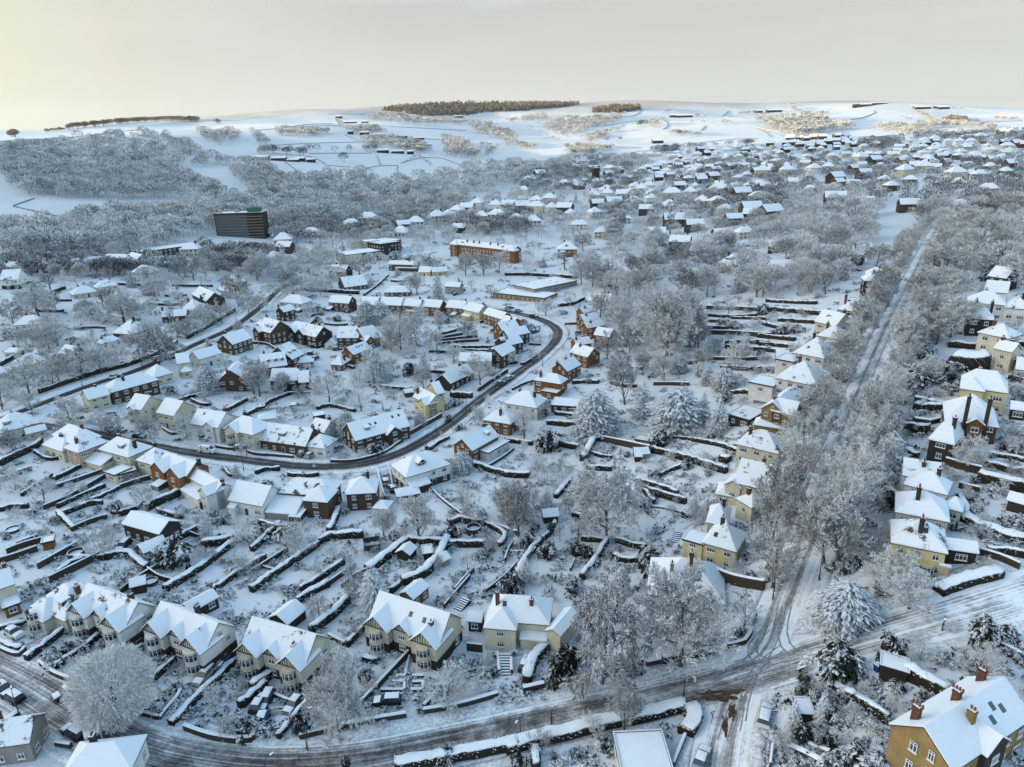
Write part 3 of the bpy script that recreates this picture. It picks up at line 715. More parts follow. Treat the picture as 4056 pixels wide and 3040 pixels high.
def hedge(reg, pts, h, w, kind='hedge', label=None, noun=None, rough=None):
    """a hedge, garden wall or fence standing along a line on the ground"""
    P = [G(reg, *p) for p in pts]; P = smooth([Vector((p.x, p.y, 0)) for p in P], 1.1)
    if kind == 'hedge': w *= .8
    if kind == 'hedge': pr = [(-.5, 0), (-.54, .45), (-.5, .85), (-.36, .98), (0, 1.03), (.36, .98), (.5, .85), (.54, .45), (.5, 0)]
    else: pr = [(-.5, 0), (-.5, 1), (.5, 1), (.5, 0)]
    rng = random.Random(int(abs(P[0].x)*13+abs(P[0].y))); am = (.13 if kind == 'hedge' else 0) if rough is None else rough
    V, Fq = [], []; c = len(pr)
    for i, p in enumerate(P):
        d = (P[min(i+1, len(P)-1)]-P[max(i-1, 0)]).normalized(); n = Vector((d.y, -d.x, 0)); hh = h*(1+rng.gauss(0, am*.5))
        for u, z in pr:
            q = p+n*(u*w+rng.gauss(0, am)*(z > 0)*min(1, w)); V.append((q.x, q.y, ground(q.x, q.y)+(z*hh if z else -.4)+rng.gauss(0, am*.6)*(z > 0)))
    for i in range(len(P)-1):
        for k in range(c-1): a = i*c+k; Fq.append((a, a+1, a+1+c, a+c))
    HB = []
    if kind == 'hedge':
        for i, p in enumerate(P[:-1]):
            for _ in range(int(13*(h+w)/3.4)):
                k = rng.randint(1, c-3); q = Vector(V[i*c+k]).lerp(Vector(V[(i+1)*c+k+1]), rng.random()); o_ = (q-Vector((p.x, p.y, q.z-.2))).normalized(); HB.append((q, (o_+Vector((rng.gauss(0, .6), rng.gauss(0, .6), rng.uniform(-.5, .5)))).normalized()))
    n = len(V); k0 = (len(P)-1)*c
    b = MB(); b.v = V; b.f = [q[::-1] for q in Fq]+[tuple(range(c)), tuple(range(k0+c-1, k0-1, -1))]; b.m = [0]*len(b.f)
    if kind != 'hedge':                                            # a rounded ridge of snow along the top
        o_ = len(b.v)
        for i, p in enumerate(P):
            a, e = Vector(V[i*c+1]), Vector(V[i*c+2]); t = (a-e).normalized(); th = .14+rng.random()*.08
            b.v += [tuple(a+t*.06+Vector((0, 0, .004))), tuple(a.lerp(e, .25)+Vector((0, 0, th))), tuple(a.lerp(e, .75)+Vector((0, 0, th))), tuple(e-t*.06+Vector((0, 0, .004)))]
        for i in range(len(P)-1):
            for k in range(3): a = o_+i*4+k; b.f.append((a, a+4, a+5, a+1)); b.m.append(1)
        for a in (o_, o_+(len(P)-1)*4): b.f.append((a, a+1, a+2, a+3)); b.m.append(1)
    if HB:
        VV, QQ = [], []
        for q, d in HB: blade(VV, QQ, q-d*.08, d, rng.uniform(.2, .42), rng.uniform(.07, .14), .2)
        o_ = len(b.v); b.v += [tuple(v) for v in VV]; b.f += [tuple(o_+i for i in q) for q in QQ]; b.m += [0]*len(QQ)
    nm = {'hedge': 'hedge', 'fence': 'fence', 'bwall': 'garden_wall', 'fwall': 'field_wall'}[kind]
    o = b.build(nm, ['bwall' if kind == 'fwall' else kind, 'snow'], smooth=(kind == 'hedge')); tag(o, label, nm.replace('_', ' '))
    m = P[len(P)//2]
    if label is None: PEND.append((o, noun or {'hedge': 'snow-topped hedge', 'fence': 'snow-capped timber fence', 'bwall': 'snow-capped garden wall', 'fwall': 'drystone field wall'}[kind], Vector((m.x, m.y, ground(m.x, m.y))), (P[0]-P[-1]).length))
    return o

# ------------------------------------------------------------------ vehicles, lamps
def car(reg, x0, y0, x1, y1, colr, label, body='hatch', snow=1.):
    """a car whose tail is at the first photo point and nose at the second"""
    a, e = G(reg, x0, y0), G(reg, x1, y1); c = (a+e)/2; d = e-a; rz = math.atan2(d.y, d.x); Lc, Wc, Hc = {'hatch': (4.3, 1.8, 1.5), 'estate': (4.7, 1.8, 1.55), 'van': (5.2, 2., 2.1), 'truck': (6.4, 2.3, 3.)}[body]
    k = {'hatch': 1.15, 'estate': 1.15, 'van': 1.15, 'truck': 1.1}[body]
    z = ground(c.x, c.y)+.07; root = empty('van' if body == 'van' else 'truck' if body == 'truck' else 'parked_car', (c.x, c.y, z), rz); root.scale = (k, k, k)
    h2 = Lc/2; w = Wc/2
    if body == 'truck':
        b = MB(); b.box(-h2, h2*.45, -w, w, .75, Hc, 0); b.box(-h2, h2*.5, -w*.85, w*.85, .45, .748, 1); b.build('cargo_box', ['car_white', 'rubber'], root)
        b = MB()
        for q in range(3): b.box(-h2+.06+q*1.5, -h2+1.42+q*1.5, -w+.05, w-.05, Hc, Hc+.12, 0)
        b.build('roof_snow', ['snow'], root)
        b = MB(); b.box(h2*.48, h2, -w*.94, w*.94, .5, 2.1, 0); b.build('cab', ['car_white'], root)
        b = MB(); b.box(h2-.01, h2+.03, -w*.8, w*.8, 1.25, 1.95, 0); b.box(h2*.6, h2*.92, -w*.95, w*.95, 1.3, 1.9, 0); b.build('windscreen', ['glass'], root)
        b = MB(); b.box(-h2-.03, -h2, -w*.8, -w*.05, .95, 2.6, 0); b.box(-h2-.03, -h2, w*.05, w*.8, .95, 2.6, 0); b.build('rear_door', ['car_blue'], root)
    else:
        hood = .62*Hc if body != 'van' else .6*Hc
        prof = {'hatch': [(-h2, .35), (-h2, .9), (-h2*.82, hood), (h2*.42, hood), (h2*.92, .78), (h2, .6), (h2, .35)],
                'estate': [(-h2, .35), (-h2, .95), (-h2*.93, hood), (h2*.42, hood), (h2*.93, .8), (h2, .6), (h2, .35)],
                'van': [(-h2, .35), (-h2, 1.2), (-h2, hood), (h2*.62, hood), (h2*.9, .95), (h2, .7), (h2, .35)]}[body]
        cab = {'hatch': [(-h2*.84, hood), (-h2*.62, Hc), (h2*.08, Hc), (h2*.42, hood)], 'estate': [(-h2*.94, hood), (-h2*.84, Hc), (h2*.08, Hc), (h2*.42, hood)], 'van': [(-h2, hood), (-h2*.98, Hc), (h2*.42, Hc), (h2*.7, hood)]}[body]
        def extr(b, pf, ww, wt, mi):
            n = len(pf); zs = [p[1] for p in pf]; z0, z1 = min(zs), max(zs); f = lambda zz: ww+(wt-ww)*(zz-z0)/(z1-z0)
            b.add([(p[0], -f(p[1]), p[1]) for p in pf]+[(p[0], f(p[1]), p[1]) for p in pf], [tuple(range(n)), tuple(range(2*n-1, n-1, -1))]+[(i, i+n, (i+1) % n+n, (i+1) % n) for i in range(n)], mi)
        b = MB(); extr(b, prof, w, w*.97, 0); o = b.build('body', ['car_'+colr], root)
        b = MB(); extr(b, [(p[0], p[1]+.003) for p in cab], w*.93, w*.74, 0); b.build('cabin_glass' if body != 'van' else 'cab_roof', ['glass' if body != 'van' else 'car_'+colr], root)
        if body != 'van':
            b = MB(); b.box(cab[1][0]-.02, cab[2][0]+.02, -w*.76, w*.76, Hc+.004, Hc+.03, 0)
            for s_ in (-1, 1):
                for xx in (cab[0][0]*.45, cab[2][0]): b.box(xx-.05, xx+.05, s_*w*.78-.1, s_*w*.78+.1, hood+.02, Hc, 0)
            b.build('roof_panel', ['car_'+colr], root)
        else:
            b = MB(); b.add([(h2*.715, -w*.75, hood+.08), (h2*.715, w*.75, hood+.08), (h2*.47, w*.66, Hc-.1), (h2*.47, -w*.66, Hc-.1)], [(0, 1, 2, 3)], 0); b.box(h2*.2, h2*.45, -w*.92, w*.92, hood+.1, Hc-.25, 0); b.build('windscreen', ['glass'], root)
        if snow:
            b = MB(); n = 7; x0_, x1_ = cab[1][0]-.05, cab[2][0]+.1
            V = [(x0_+(x1_-x0_)*i/n, -w*.74+1.48*w*j/4, Hc+.04+.15*(1-(2*j/4-1)**4*.8)*(1-abs(2*i/n-1)**6*.8)) for i in range(n+1) for j in range(5)]
            b.add(V, [(i*5+j, (i+1)*5+j, (i+1)*5+j+1, i*5+j+1) for i in range(n) for j in range(4)], 0)
            x0_, x1_ = cab[3][0]+.02, h2*.9; zz = lambda x: (hood+(.79-hood)*(x-h2*.42)/(h2*.5) if body != 'van' else hood+(.95-hood)*max(0, (x-h2*.62)/(h2*.28)))+.05
            V = [(x0_+(x1_-x0_)*i/4, -w*.86+1.72*w*j/4, max(zz(x0_+(x1_-x0_)*i/4), .72)+.09*(1-(2*j/4-1)**4)) for i in range(5) for j in range(5)]
            b.add(V, [(i*5+j, (i+1)*5+j, (i+1)*5+j+1, i*5+j+1) for i in range(4) for j in range(4)], 0)
            b.build('roof_snow', ['snow'], root)
        b = MB(); b.box(h2-.02, h2+.015, -w*.9, -w*.55, .62, .78, 0); b.box(h2-.02, h2+.015, w*.55, w*.9, .62, .78, 0); b.build('headlight', ['frame'], root)
    for xx in (-h2*.62, h2*.64):
        for yy in (-w*.93, w*.93):
            b = MB(); b.tube([(xx, yy-.1, .32), (xx, yy+.1, .32)], [.33, .33], 10, 0); b.build('wheel', ['rubber'], root)
    tag(root, label, 'van' if body == 'van' else 'truck' if body == 'truck' else 'car', 'parked cars' if body in ('hatch', 'estate') else None)
    FOOT.append((c.x, c.y, d.normalized().x, d.normalized().y, 3., 1.6)); return root
def lamp(reg, x, yb, yt, label=None, arm=1.2, rz=None):
    p = G(reg, x, yb); t = PX(reg, x, yt)[1]; h = 3.
    while project((p.x, p.y, p.z+h))[1] > t and h < 14: h += .2
    o = empty('street_lamp', p, random.Random(int(x+yb)).uniform(0, 6.28) if rz is None else rz)
    b = MB(); b.tube([(0, 0, -.3), (0, 0, 1.3), (0, 0, 1.32), (0, 0, h)], [.16, .16, .1, .07], 7); b.tube([(0, 0, h), (arm*.5, 0, h+.12), (arm, 0, h+.1)], [.06, .05, .05], 5); b.build('pole', ['metal'], o)
    b = MB(); b.box(arm-.1, arm+.6, -.16, .16, h+.02, h+.2, 0); b.box(arm-.1, arm+.6, -.15, .15, h+.202, h+.3, 1); b.build('lamp_head', ['metal', 'snow'], o)
    tag(o, label, 'street lamp', 'street lamps')
    if label is None: PEND.append((o, 'street lamp', p, h))
    return o
# ------------------------------------------------------------------ roads and pavements
PAVE = []
def road(name, reg, pts, w, mt, side=(2.2, 2.2), dz=.07):
    P = [G(reg, *p) for p in pts]; PAVE.append((P, w, side)); strip(name, P, w, mt, dz)
road('main_road', 'v', [(-260, 1330), (-60, 1425), (60, 1487), (180, 1560), (330, 1622), (480, 1652), (640, 1660), (800, 1645), (1000, 1605), (1200, 1560), (1400, 1515), (1560, 1475), (1660, 1447), (1770, 1412), (1900, 1372), (2050, 1330), (2230, 1278), (2420, 1225)], 9.5, 'road_main', (4.5, 2.5), .09)
road('avenue_road', 'v', [(1622, 1448), (1640, 1410), (1668, 1350), (1700, 1270), (1733, 1190), (1765, 1110), (1800, 1010), (1840, 900), (1880, 800), (1925, 700), (1965, 620), (2000, 550), (2030, 490)], 8.5, 'road_side', (3.2, 3.2))
road('lower_road', 'v', [(1545, 1720), (1552, 1640), (1564, 1580), (1590, 1500)], 8.5, 'road_side', (2.5, 2.5), .08)
road('curved_road', 'v', [(60, 918), (170, 930), (280, 955), (420, 980), (520, 993), (640, 1007), (720, 1009), (800, 1000), (880, 972), (960, 925), (1040, 862), (1110, 812), (1170, 768), (1202, 733), (1200, 710), (1170, 692), (1120, 678), (1060, 668), (1000, 655)], 6.8, 'road_wet')
road('hill_road', 'v', [(-60, 925), (60, 880), (180, 835), (300, 795), (420, 742), (500, 705), (560, 660), (600, 625), (650, 600)], 7.5, 'road_half', (2.5, 2.5), .08)
for i, (P, w, side) in enumerate(PAVE):
    for q, sw in ((-1, side[0]), (1, side[1])): strip('pavement', P, sw, 'pave', .13, q*(w/2+sw/2+.02), 3, True, own=i)
strip('lane', [G('b1', *p) for p in ((980, 470), (1040, 400), (1120, 320), (1170, 270))], 4.5, 'pave', .05)
# tyre marks swinging through the junction
for pts in ([(1680, 1310), (1664, 1362), (1640, 1408), (1580, 1452), (1500, 1480)], [(1690, 1310), (1672, 1380), (1640, 1440), (1600, 1500), (1575, 1580)], [(1700, 1312), (1690, 1370), (1712, 1410), (1780, 1405)], [(1500, 1500), (1572, 1492), (1597, 1515), (1588, 1580)],
            [(1655, 1360), (1628, 1392), (1630, 1420), (1668, 1430), (1720, 1420)], [(1672, 1330), (1650, 1390), (1610, 1430), (1540, 1466)], [(1560, 1600), (1590, 1520), (1640, 1462), (1720, 1425)], [(1600, 1560), (1612, 1500), (1640, 1440), (1690, 1400)], [(1480, 1478), (1560, 1470), (1640, 1440), (1740, 1412)]):
    P = [G('v', *p) for p in pts]
    for o_ in (-.75, .75): strip('tyre_mark', P, .24, 'track', .11, o_, 1)

# brown churned slush at the mouth of the lower road
def churn(pts, seed):
    rng = random.Random(seed); P = [G('v', *p) for p in pts]; V = []; n = len(P); c = sum(P, Vector())/n
    for i in range(n):
        for k in range(6):
            q = P[i].lerp(P[(i+1) % n], k/6); q = c+(q-c)*rng.uniform(.62, 1.12); V.append((q.x, q.y, ground(q.x, q.y)+.118))
    b = MB(); b.v = V+[(c.x, c.y, ground(c.x, c.y)+.118)]; m = len(V); b.f = [(i, (i+1) % m, m) for i in range(m)]; b.m = [0]*m; struct(b.build('slush_patch', ['brown']))
for i, pts in enumerate(([(1500, 1500), (1530, 1490), (1580, 1494), (1592, 1512), (1560, 1520), (1520, 1512)], [(1572, 1525), (1588, 1520), (1594, 1545), (1584, 1560), (1570, 1548)], [(1560, 1548), (1572, 1552), (1574, 1580), (1566, 1600), (1558, 1575)], [(1555, 1497), (1600, 1486), (1615, 1492), (1590, 1502)])): churn(pts, i)

# ------------------------------------------------------------------ houses near the camera (label = how to tell it)
T4 = [('w', -.01, .33, 1.6, 'gtb', 2), ('w', .36, .60, .35, 'gt', 2), ('w', .66, 1.01, 1.6, 'gtb', 2)]
for reg, a, b_, c_, d, e, f, wl, lab, ex in (
    ('d0', 640, 235, 1050, 400, 745, 55, 'wb', 'gabled pair with bare red tile patch on roof', [('c', .8, .25, .2, 3, 'chimd')]),
    ('d0', 1255, 390, 1725, 580, 1365, 205, 'wb', 'gabled pair behind the big round tree', [('c', .55, .4, .4, 3, 'chimd'), ('c', .85, -.7, -1.3, 1, 'gr')]),
    ('d1', -85, 560, 440, 720, 30, 335, 'cb', 'gabled pair with dark bare patch on roof', [('c', .8, -.75, -1.2, 2, 'ye')]),
    ('d1', 980, 345, 1560, 545, 1100, 125, 'cb', 'gabled pair opposite the parterre garden', [('c', .85, -.7, -1.1, 1, 'chim'), ('s', .52, .55), ('s', .72, .5)])):
    house(reg, a, b_, c_, d, e, f, 'g', 2, wl, lab, T4+ex, pitch=44, thin='patch' in lab)
HN = [
 ('d0', 268, 232, 545, 352, 540, 58, 'h', 1.2, 'cr', 'low hipped house left of the gabled pairs', [('w', .1, .62, 2., 'hb', 1.1), ('d', .7, 'f'), ('c', .75, .1)]),
 ('c0', -150, 1590, 112, 1500, 185, 1335, 'g', 2, 'cr', 'cream gable house cut by left edge', [('w', .5, 1., 4., 'f', .8, 'or')]),
 ('d0', 520, 1650, 1085, 1585, 760, 1392, 'h', 1.4, 'wh', 'white roofed house beside the parked truck', []),
 ('d0', -150, 1420, 238, 1364, -20, 1200, 'g', 1.5, 'gr', 'grey house in the bottom left corner', []),
 ('d2', -140, 345, 362, 384, 110, 150, 'h', 2, 'cr', 'cream hipped house with two brick chimneys', [('w', -.02, .48, 2.4, 'h', 2), ('c', .12, -.2, .9, 2), ('c', .7, -.3), ('w', .55, .98, 1.6, 'l', .9), ('s', .25, .6)]),
 ('d2', 1190, 130, 1830, 215, 1560, -150, 'h', 1.3, 'wh', 'low house with tall red chimney behind trees', [('c', .55, -.2, 2.4, 2), ('c', .3, -.5, .4, 2, 'gr')]),
 ('d3', 1610, 1600, 2260, 1160, 1405, 1235, 'g', 2.2, 'st', 'golden stone house with clustered chimneys', [('c', .1, .55, .3, 4), ('c', .5, .3, .6, 4), ('c', .92, .5, .3, 3), ('c', .42, -.4, .3, 2, 'st'), ('w', .35, .62, .8, 'g', 2.2, 'dk'), ('ew', -1, .8, 4.6, 1.), ('ew', -1, -1.6, 2.4, .9), ('ew', -1, .9, 1.4, .9), ('ew', -1, -1.5, 5.2, .8), ('s', .7, .6), ('s', .62, .35), ('s', .78, .45)]),
 ('c0', 0, 245, 335, 152, 160, 65, 'h', 1.6, 'cr', 'cream dormer house at left edge by road', [('d', .25, 'f'), ('c', .5, .2)]),
 ('c0', 357, 340, 520, 395, 505, 282, 'h', 1.3, 'cr', 'low cream wing beside pink rendered house', [('c', .5, .1)]),
 ('c0', 440, 258, 622, 343, 640, 200, 'h', 2, 'cr', 'cream hipped house behind the low wing', []),
 ('c0', 652, 405, 900, 312, 770, 245, 'h', 2, 'pk', 'pink rendered hipped house', [('c', .2, -.1)]),
 ('c0', 830, 378, 1072, 444, 1030, 292, 'h', 2, 'cr', 'cream hipped house with dormer and black chimney', [('d', .62, 'f', 2.4), ('c', .9, -.1, .3, 2, 'chimd'), ('w', -.25, .42, 4, 'l', .9), ('c', .3, .1, 0, 2, 'chimd')]),
 ('c0', 1142, 468, 1285, 508, 1300, 372, 'h', 2, 'cr', 'small cream hipped house left of orange gables', []),
 ('c0', 1310, 515, 1560, 600, 1400, 412, 'g', 2, 'or', 'orange brick house with two front gables', [('w', -.02, .42, 2., 'g', 2), ('w', .5, .94, 2., 'g', 2), ('con', .35, 3.4, 5), ('c', 1.02, .2, .3, 2, 'chimd')]),
 ('c0', 1580, 612, 1800, 735, 1625, 538, 'g', 2, 'wh', 'white house with brown gable end', [('w', 0, .7, 3.2, 'l', .95), ('w', .72, 1., 2.8, 'g', 2), ('c', .98, .1)]),
 ('c1', -197, 800, 80, 852, 100, 682, 'g', 1.4, 'wh', 'white bungalow with brown gable and black chimney', [('c', .75, .15, 0, 2, 'chimd'), ('w', .05, .25, 1.5, 'l', .8)]),
 ('c1', 230, 738, 640, 770, 420, 625, 'h', 2, 'br', 'brown house with glazed extension behind', [('w', .58, 1.05, 3.2, 'h', 2), ('w', -.1, .5, 6., 'l', .8, 'gr'), ('con', .5, 3.5, 7)]),
 ('c1', 782, 752, 1026, 738, 900, 612, 'h', 2, 'br', 'small brown hipped house beside the driveway', []),
 ('c1', 1282, 612, 1642, 503, 1430, 402, 'h', 2, 'wb', 'large white and brown house with gabled dormer', [('d', .42, 'g', 2.6), ('w', .02, .45, 2.6, 'l', .9, 'br')]),
 ('c1', 1830, 390, 2050, 268, 1745, 300, 'g', 1.7, 'or', 'orange gabled house with white roof terrace', [('w', .3, 1.1, 3.5, 'f', 1, 'wh'), ('c', .85, .1, .3, 2, 'chimd'), ('d', .75, 'w')]),
 ('c1', 1932, 132, 2150, 168, 2075, 62, 'h', 1.7, 'or', 'orange hipped bungalow with tall chimney', [('c', .55, -.4, 1.)]),
 ('c0', 1592, 165, 1818, 198, 1760, 58, 'g', 2, 'wh', 'white semi with side gable facing road', [('w', .5, .85, .6, 'g', 2), ('w', .05, .3, 1.4, 'l', .9), ('s', .3, .7)]),
 ('c0', 1866, 205, 2110, 258, 2070, 112, 'h', 2, 'cr', 'cream hipped house with bay opposite brown gables', [('w', .12, .55, 1.2, 'gb', 2)]),
 ('c1', 65, 300, 442, 353, 130, 160, 'g', 1.3, 'br', 'long brown bungalow with patchy roof', [('d', .42, 'f', 2.6), ('c', .95, .2, .2, 3)]),
 ('c1', 442, 352, 600, 372, 555, 255, 'h', 1.3, 'wh', 'white hipped bungalow joined to brown one', []),
 ('c1', 470, 225, 592, 252, 560, 128, 'g', 1.2, 'wh', 'small white roofed house behind the bungalows', [('s', .5, .5)]),
 ('c1', 856, 308, 1310, 184, 802, 166, 'g', 1.7, 'br', 'long brown gabled house in the road bend', [('w', .55, .82, 1.5, 'g', 1.5), ('d', .28, 'f'), ('s', .35, .6), ('s', .45, .6), ('s', .78, .7), ('s', .9, .7), ('c', .55, .3, 0, 2, 'chimd'), ('c', .97, .1, 0, 2, 'chimd')]),
 ('b1', 1345, 1310, 1470, 1375, 1405, 1240, 'g', 2, 'ye', 'pale yellow house with tall brown chimney', [('c', .1, -.6, .6, 2), ('w', .55, 1., 1.5, 'g', 2)]),
 ('b1', 1540, 1290, 1600, 1275, 1480, 1200, 'g', 1.8, 'ye', 'yellow wing behind the tall brown chimney', []),
 ('b1', 1650, 1200, 1845, 1108, 1560, 1140, 'g', 1.2, 'dk', 'long low house with solar strip roof', []),
 ('b1', 1728, 1012, 1990, 1012, 1800, 945, 'g', 1.8, 'wh', 'white house behind roadside bare tree', []),
 ('b1', 2082, 975, 2190, 917, 2035, 900, 'g', 2, 'br', 'brown gabled house above the white one', []),
 ('b1', 35, 748, 150, 778, 120, 655, 'g', 2.2, 'br', 'brown brick house with two small dormers', [('w', -.1, .35, 1.5, 'g', 2), ('d', .55, 'g', 1.3), ('d', .8, 'g', 1.3)]),
 ('b1', 300, 760, 530, 812, 380, 685, 'g', 2, 'dk', 'dark brick house with twin front gables', [('w', 0, .3, .8, 'g', 2), ('w', .32, .6, .8, 'g', 2)]),
 ('b1', 705, 818, 882, 818, 720, 726, 'g', 1.8, 'br', 'wide brown house with white garage wing', [('w', -.5, 0, 3.5, 'g', .9, 'wh')]),
 ('b1', 940, 840, 1062, 812, 1000, 716, 'g', 1.6, 'or', 'orange gabled house behind tall bare trees', [('w', 0, .5, 1.5, 'g', 1.6)]),
 ('b1', 842, 960, 986, 905, 830, 888, 'g', 1.8, 'or', 'orange house with solar panels on roof', [('c', 0, .3), ('s', .4, .6), ('s', .55, .6), ('s', .7, .6)]),
 ('b1', 655, 1040, 742, 1046, 745, 965, 'h', 1, 'or', 'low orange house in front of solar roof', [('c', .9, 0)]),
 ('b1', 330, 1000, 422, 955, 300, 858, 'g', 2, 'br', 'brown house with steep gable by cul-de-sac', [('d', .3, 'g', 1.2), ('d', .7, 'g', 1.2)]),
 ('b1', 80, 1075, 288, 1045, 120, 958, 'g', 1.7, 'br', 'brown house with three dormers below cul-de-sac', [('d', .3, 'g', 1.3), ('d', .6, 'g', 1.3), ('d', .85, 'g', 1.3)]),
 ('b1', 348, 1030, 505, 1018, 430, 985, 'h', 1, 'br', 'low hipped garage block by cul-de-sac', []),
 ('b1', 148, 1178, 372, 1172, 215, 1078, 'g', 1.8, 'dk', 'dark brick house behind fine birch trees', [('c', .98, 0, .4, 2, 'chimd')]),
 ('b1', 388, 1192, 470, 1185, 440, 1095, 'g', 1.8, 'dk', 'dark brick house joined beside the birches', []),
 ('b2', 0, 1362, 262, 1402, 120, 1258, 'h', 2, 'wh', 'white hipped house with black chimney and shutters', [('c', .8, -.1, .2, 2, 'chimd'), ('c', .3, .1, 0, 2, 'chimd')]),
 ('b2', 245, 1168, 465, 1202, 340, 1110, 'h', 2, 'or', 'orange brick house with flat garage below', [('c', .2, -.6, .6, 2), ('w', .45, 1., 4., 'f', .9, 'or')]),
 ('b2', 520, 1098, 632, 1042, 460, 1028, 'g', 1.8, 'or', 'orange gabled house with square block wing', [('c', 0, .3), ('c', .5, .1)]),
 ('b2', 545, 938, 690, 980, 635, 880, 'g', 2, 'or', 'orange brick gable facing the road curve', [('c', .3, -.2)]),
 ('b2', 600, 880, 722, 862, 690, 812, 'g', 1.6, 'or', 'low orange gable beside the road curve', [('c', .1, -.2)]),
 ('b2', 745, 792, 870, 812, 800, 735, 'g', 2, 'or', 'orange gable nearest the big limbed tree', [('c', .5, .2)]),
 ('b2', 690, 738, 830, 712, 745, 678, 'g', 2, 'or', 'orange house third up from the curve', [('c', .3, -.3)]),
 ('b2', 660, 682, 790, 660, 705, 618, 'g', 2, 'or', 'orange house second from the top of curve', [('c', .3, -.3)]),
 ('b2', 655, 612, 760, 590, 695, 556, 'g', 2, 'or', 'orange house topmost on the curve', [('c', .3, -.3)]),
 ('b2', 690, 508, 882, 512, 770, 440, 'g', 1.4, 'wh', 'white house with dark gable above orange row', []),
 ('b2', 440, 82, 600, 80, 522, 15, 'h', 2.2, 'or', 'brick hipped house standing alone among frosted trees', [('d', .45, 'g', 1.6), ('w', .1, .4, 1.2, 'h', 1.5)]),
 ('b2', 1530, 92, 1702, 106, 1560, 42, 'g', 1, 'br', 'low brown roofed hall among trees', []),
 ('b2', 1785, 190, 1935, 206, 1880, 122, 'h', 2, 'or', 'orange brick house with long flat dormer', [('d', .5, 'f', 5.), ('c', .2, .2, .6, 2, 'chimd'), ('c', 1., .2, .6, 2, 'chimd')]),
 ('b2', 1865, 1462, 2040, 1510, 2010, 1390, 'f', 1, 'dk', 'dark flat garden room of modern house', []),
 ('b2', 2085, 1202, 2260, 1222, 2110, 1140, 'f', 2, 'gr', 'modern flat roofed block with glass balcony', []),
 ('b3', 110, 240, 292, 236, 140, 158, 'g', 2, 'wh', 'white house with square front porch', [('w', .4, .75, 1.5, 'g', 2)]),
 ('b3', 790, 100, 892, 106, 850, 50, 'g', 2, 'dk', 'dark brick house half hidden by tree', []),
 ('b3', 890, 268, 1066, 275, 980, 198, 'h', 2, 'cr', 'cream hipped house furthest up avenue left side', [('c', .4, .1)]),
 ('b3', 882, 342, 1076, 348, 980, 285, 'h', 2, 'dk', 'dark hipped house with red chimney by avenue', [('c', .4, -.2)]),
 ('b3', 895, 480, 1052, 492, 930, 390, 'g', 1.6, 'cr', 'cream house with flat dark annexe by avenue', [('w', -.9, -.1, 2., 'f', 1, 'dk')]),
 ('b3', 665, 580, 882, 606, 805, 480, 'h', 2, 'ye', 'pale yellow hipped house with tall red chimney', [('c', .1, .1, .8, 2), ('w', -.7, 0, .5, 'f', 1)]),
 ('b3', 705, 690, 852, 690, 785, 632, 'h', 1, 'cr', 'low hipped wing below the tall red chimney', []),
 ('b3', 470, 680, 640, 720, 590, 592, 'g', 2, 'cr', 'cream gable with snow streaked ridge by avenue', []),
 ('b3', 490, 798, 682, 828, 632, 696, 'h', 2, 'ye', 'yellow hipped house with arched brick porch', [('w', .45, .8, .8, 'h', 1.5, 'or'), ('c', .2, .1)]),
 ('b3', 290, 942, 540, 988, 470, 818, 'h', 2, 'wh', 'white hipped house with bare hip tiles', [('w', -.5, .1, 2., 'f', .9)]),
 ('b3', 140, 1152, 480, 1218, 330, 1010, 'h', 2, 'wh', 'white house with red tiles showing on roof', [('w', -.6, .0, 2., 'f', 1)]),
 ('b3', 200, 1445, 375, 1300, 150, 1335, 'g', 2, 'st', 'stone house with bare valley gutters', [('w', .0, .4, 3., 'g', 2), ('c', .2, .2)]),
 ('b3', -40, 1540, 232, 1582, 85, 1480, 'h', 1.4, 'st', 'low stone wing with red chimney pots', [('c', .2, -.2)]),
 ('b3', 1915, 300, 2062, 322, 1990, 240, 'g', 2, 'dk', 'dark house furthest up avenue right side', []),
 ('b3', 1888, 430, 2072, 446, 1925, 322, 'g', 1.6, 'wh', 'broad white roofed house behind narrow conifer', [('c', .4, .1, .4, 2, 'chimd')]),
 ('b3', 1745, 520, 2060, 546, 1905, 452, 'h', 2, 'wh', 'long white rendered house right of avenue', [('w', .05, .3, 1., 'h', 1), ('c', .45, .2)]),
 ('b3', 2055, 562, 2240, 580, 2130, 490, 'h', 1.6, 'wh', 'white house at right edge beyond avenue', []),
 ('b3', 1745, 650, 1960, 668, 1890, 565, 'h', 2, 'dk', 'dark house with two huge chimneys right of avenue', [('c', .25, -.3, 1.2, 3, 'chimd'), ('c', .9, .1, .6, 2, 'chimd')]),
 ('b3', 1835, 772, 2082, 822, 1985, 672, 'h', 2, 'cr', 'cream hipped house with red chimney right side', [('c', .3, -.2, .6, 2)]),
 ('b3', 1970, 905, 2112, 936, 1985, 838, 'g', 2.2, 'cr', 'cream gable house above the clipped hedges', [('c', .1, .1), ('c', .6, .3)]),
 ('b3', 1690, 1222, 2068, 1275, 1870, 1092, 'h', 2.2, 'ye', 'tall yellow half-hipped house right of avenue', [('c', .35, .2), ('w', 0., .5, 1.6, 'h', 2.2)]),
 ('b3', 1560, 1502, 1990, 1562, 1885, 1312, 'h', 1.8, 'br', 'big hipped house with brick gable between chimneys', [('w', .42, .72, 1.6, 'g', 2, 'or'), ('c', .36, -1.1, 1.4, 3, 'chimd'), ('c', .76, -1.1, 1.4, 3, 'chimd')]),
 ('c3', 1426, 292, 1622, 338, 1650, 118, 'h', 1.8, 'dk', 'dark walled house with curved snowy roof', [('c', .75, -.3, .2, 1, 'chimd')]),
 ('c3', 1206, 592, 1500, 640, 1300, 472, 'g', 2, 'wh', 'timbered white house with bare gully on roof', [('c', .55, -.3, -.2, 3, 'br')]),
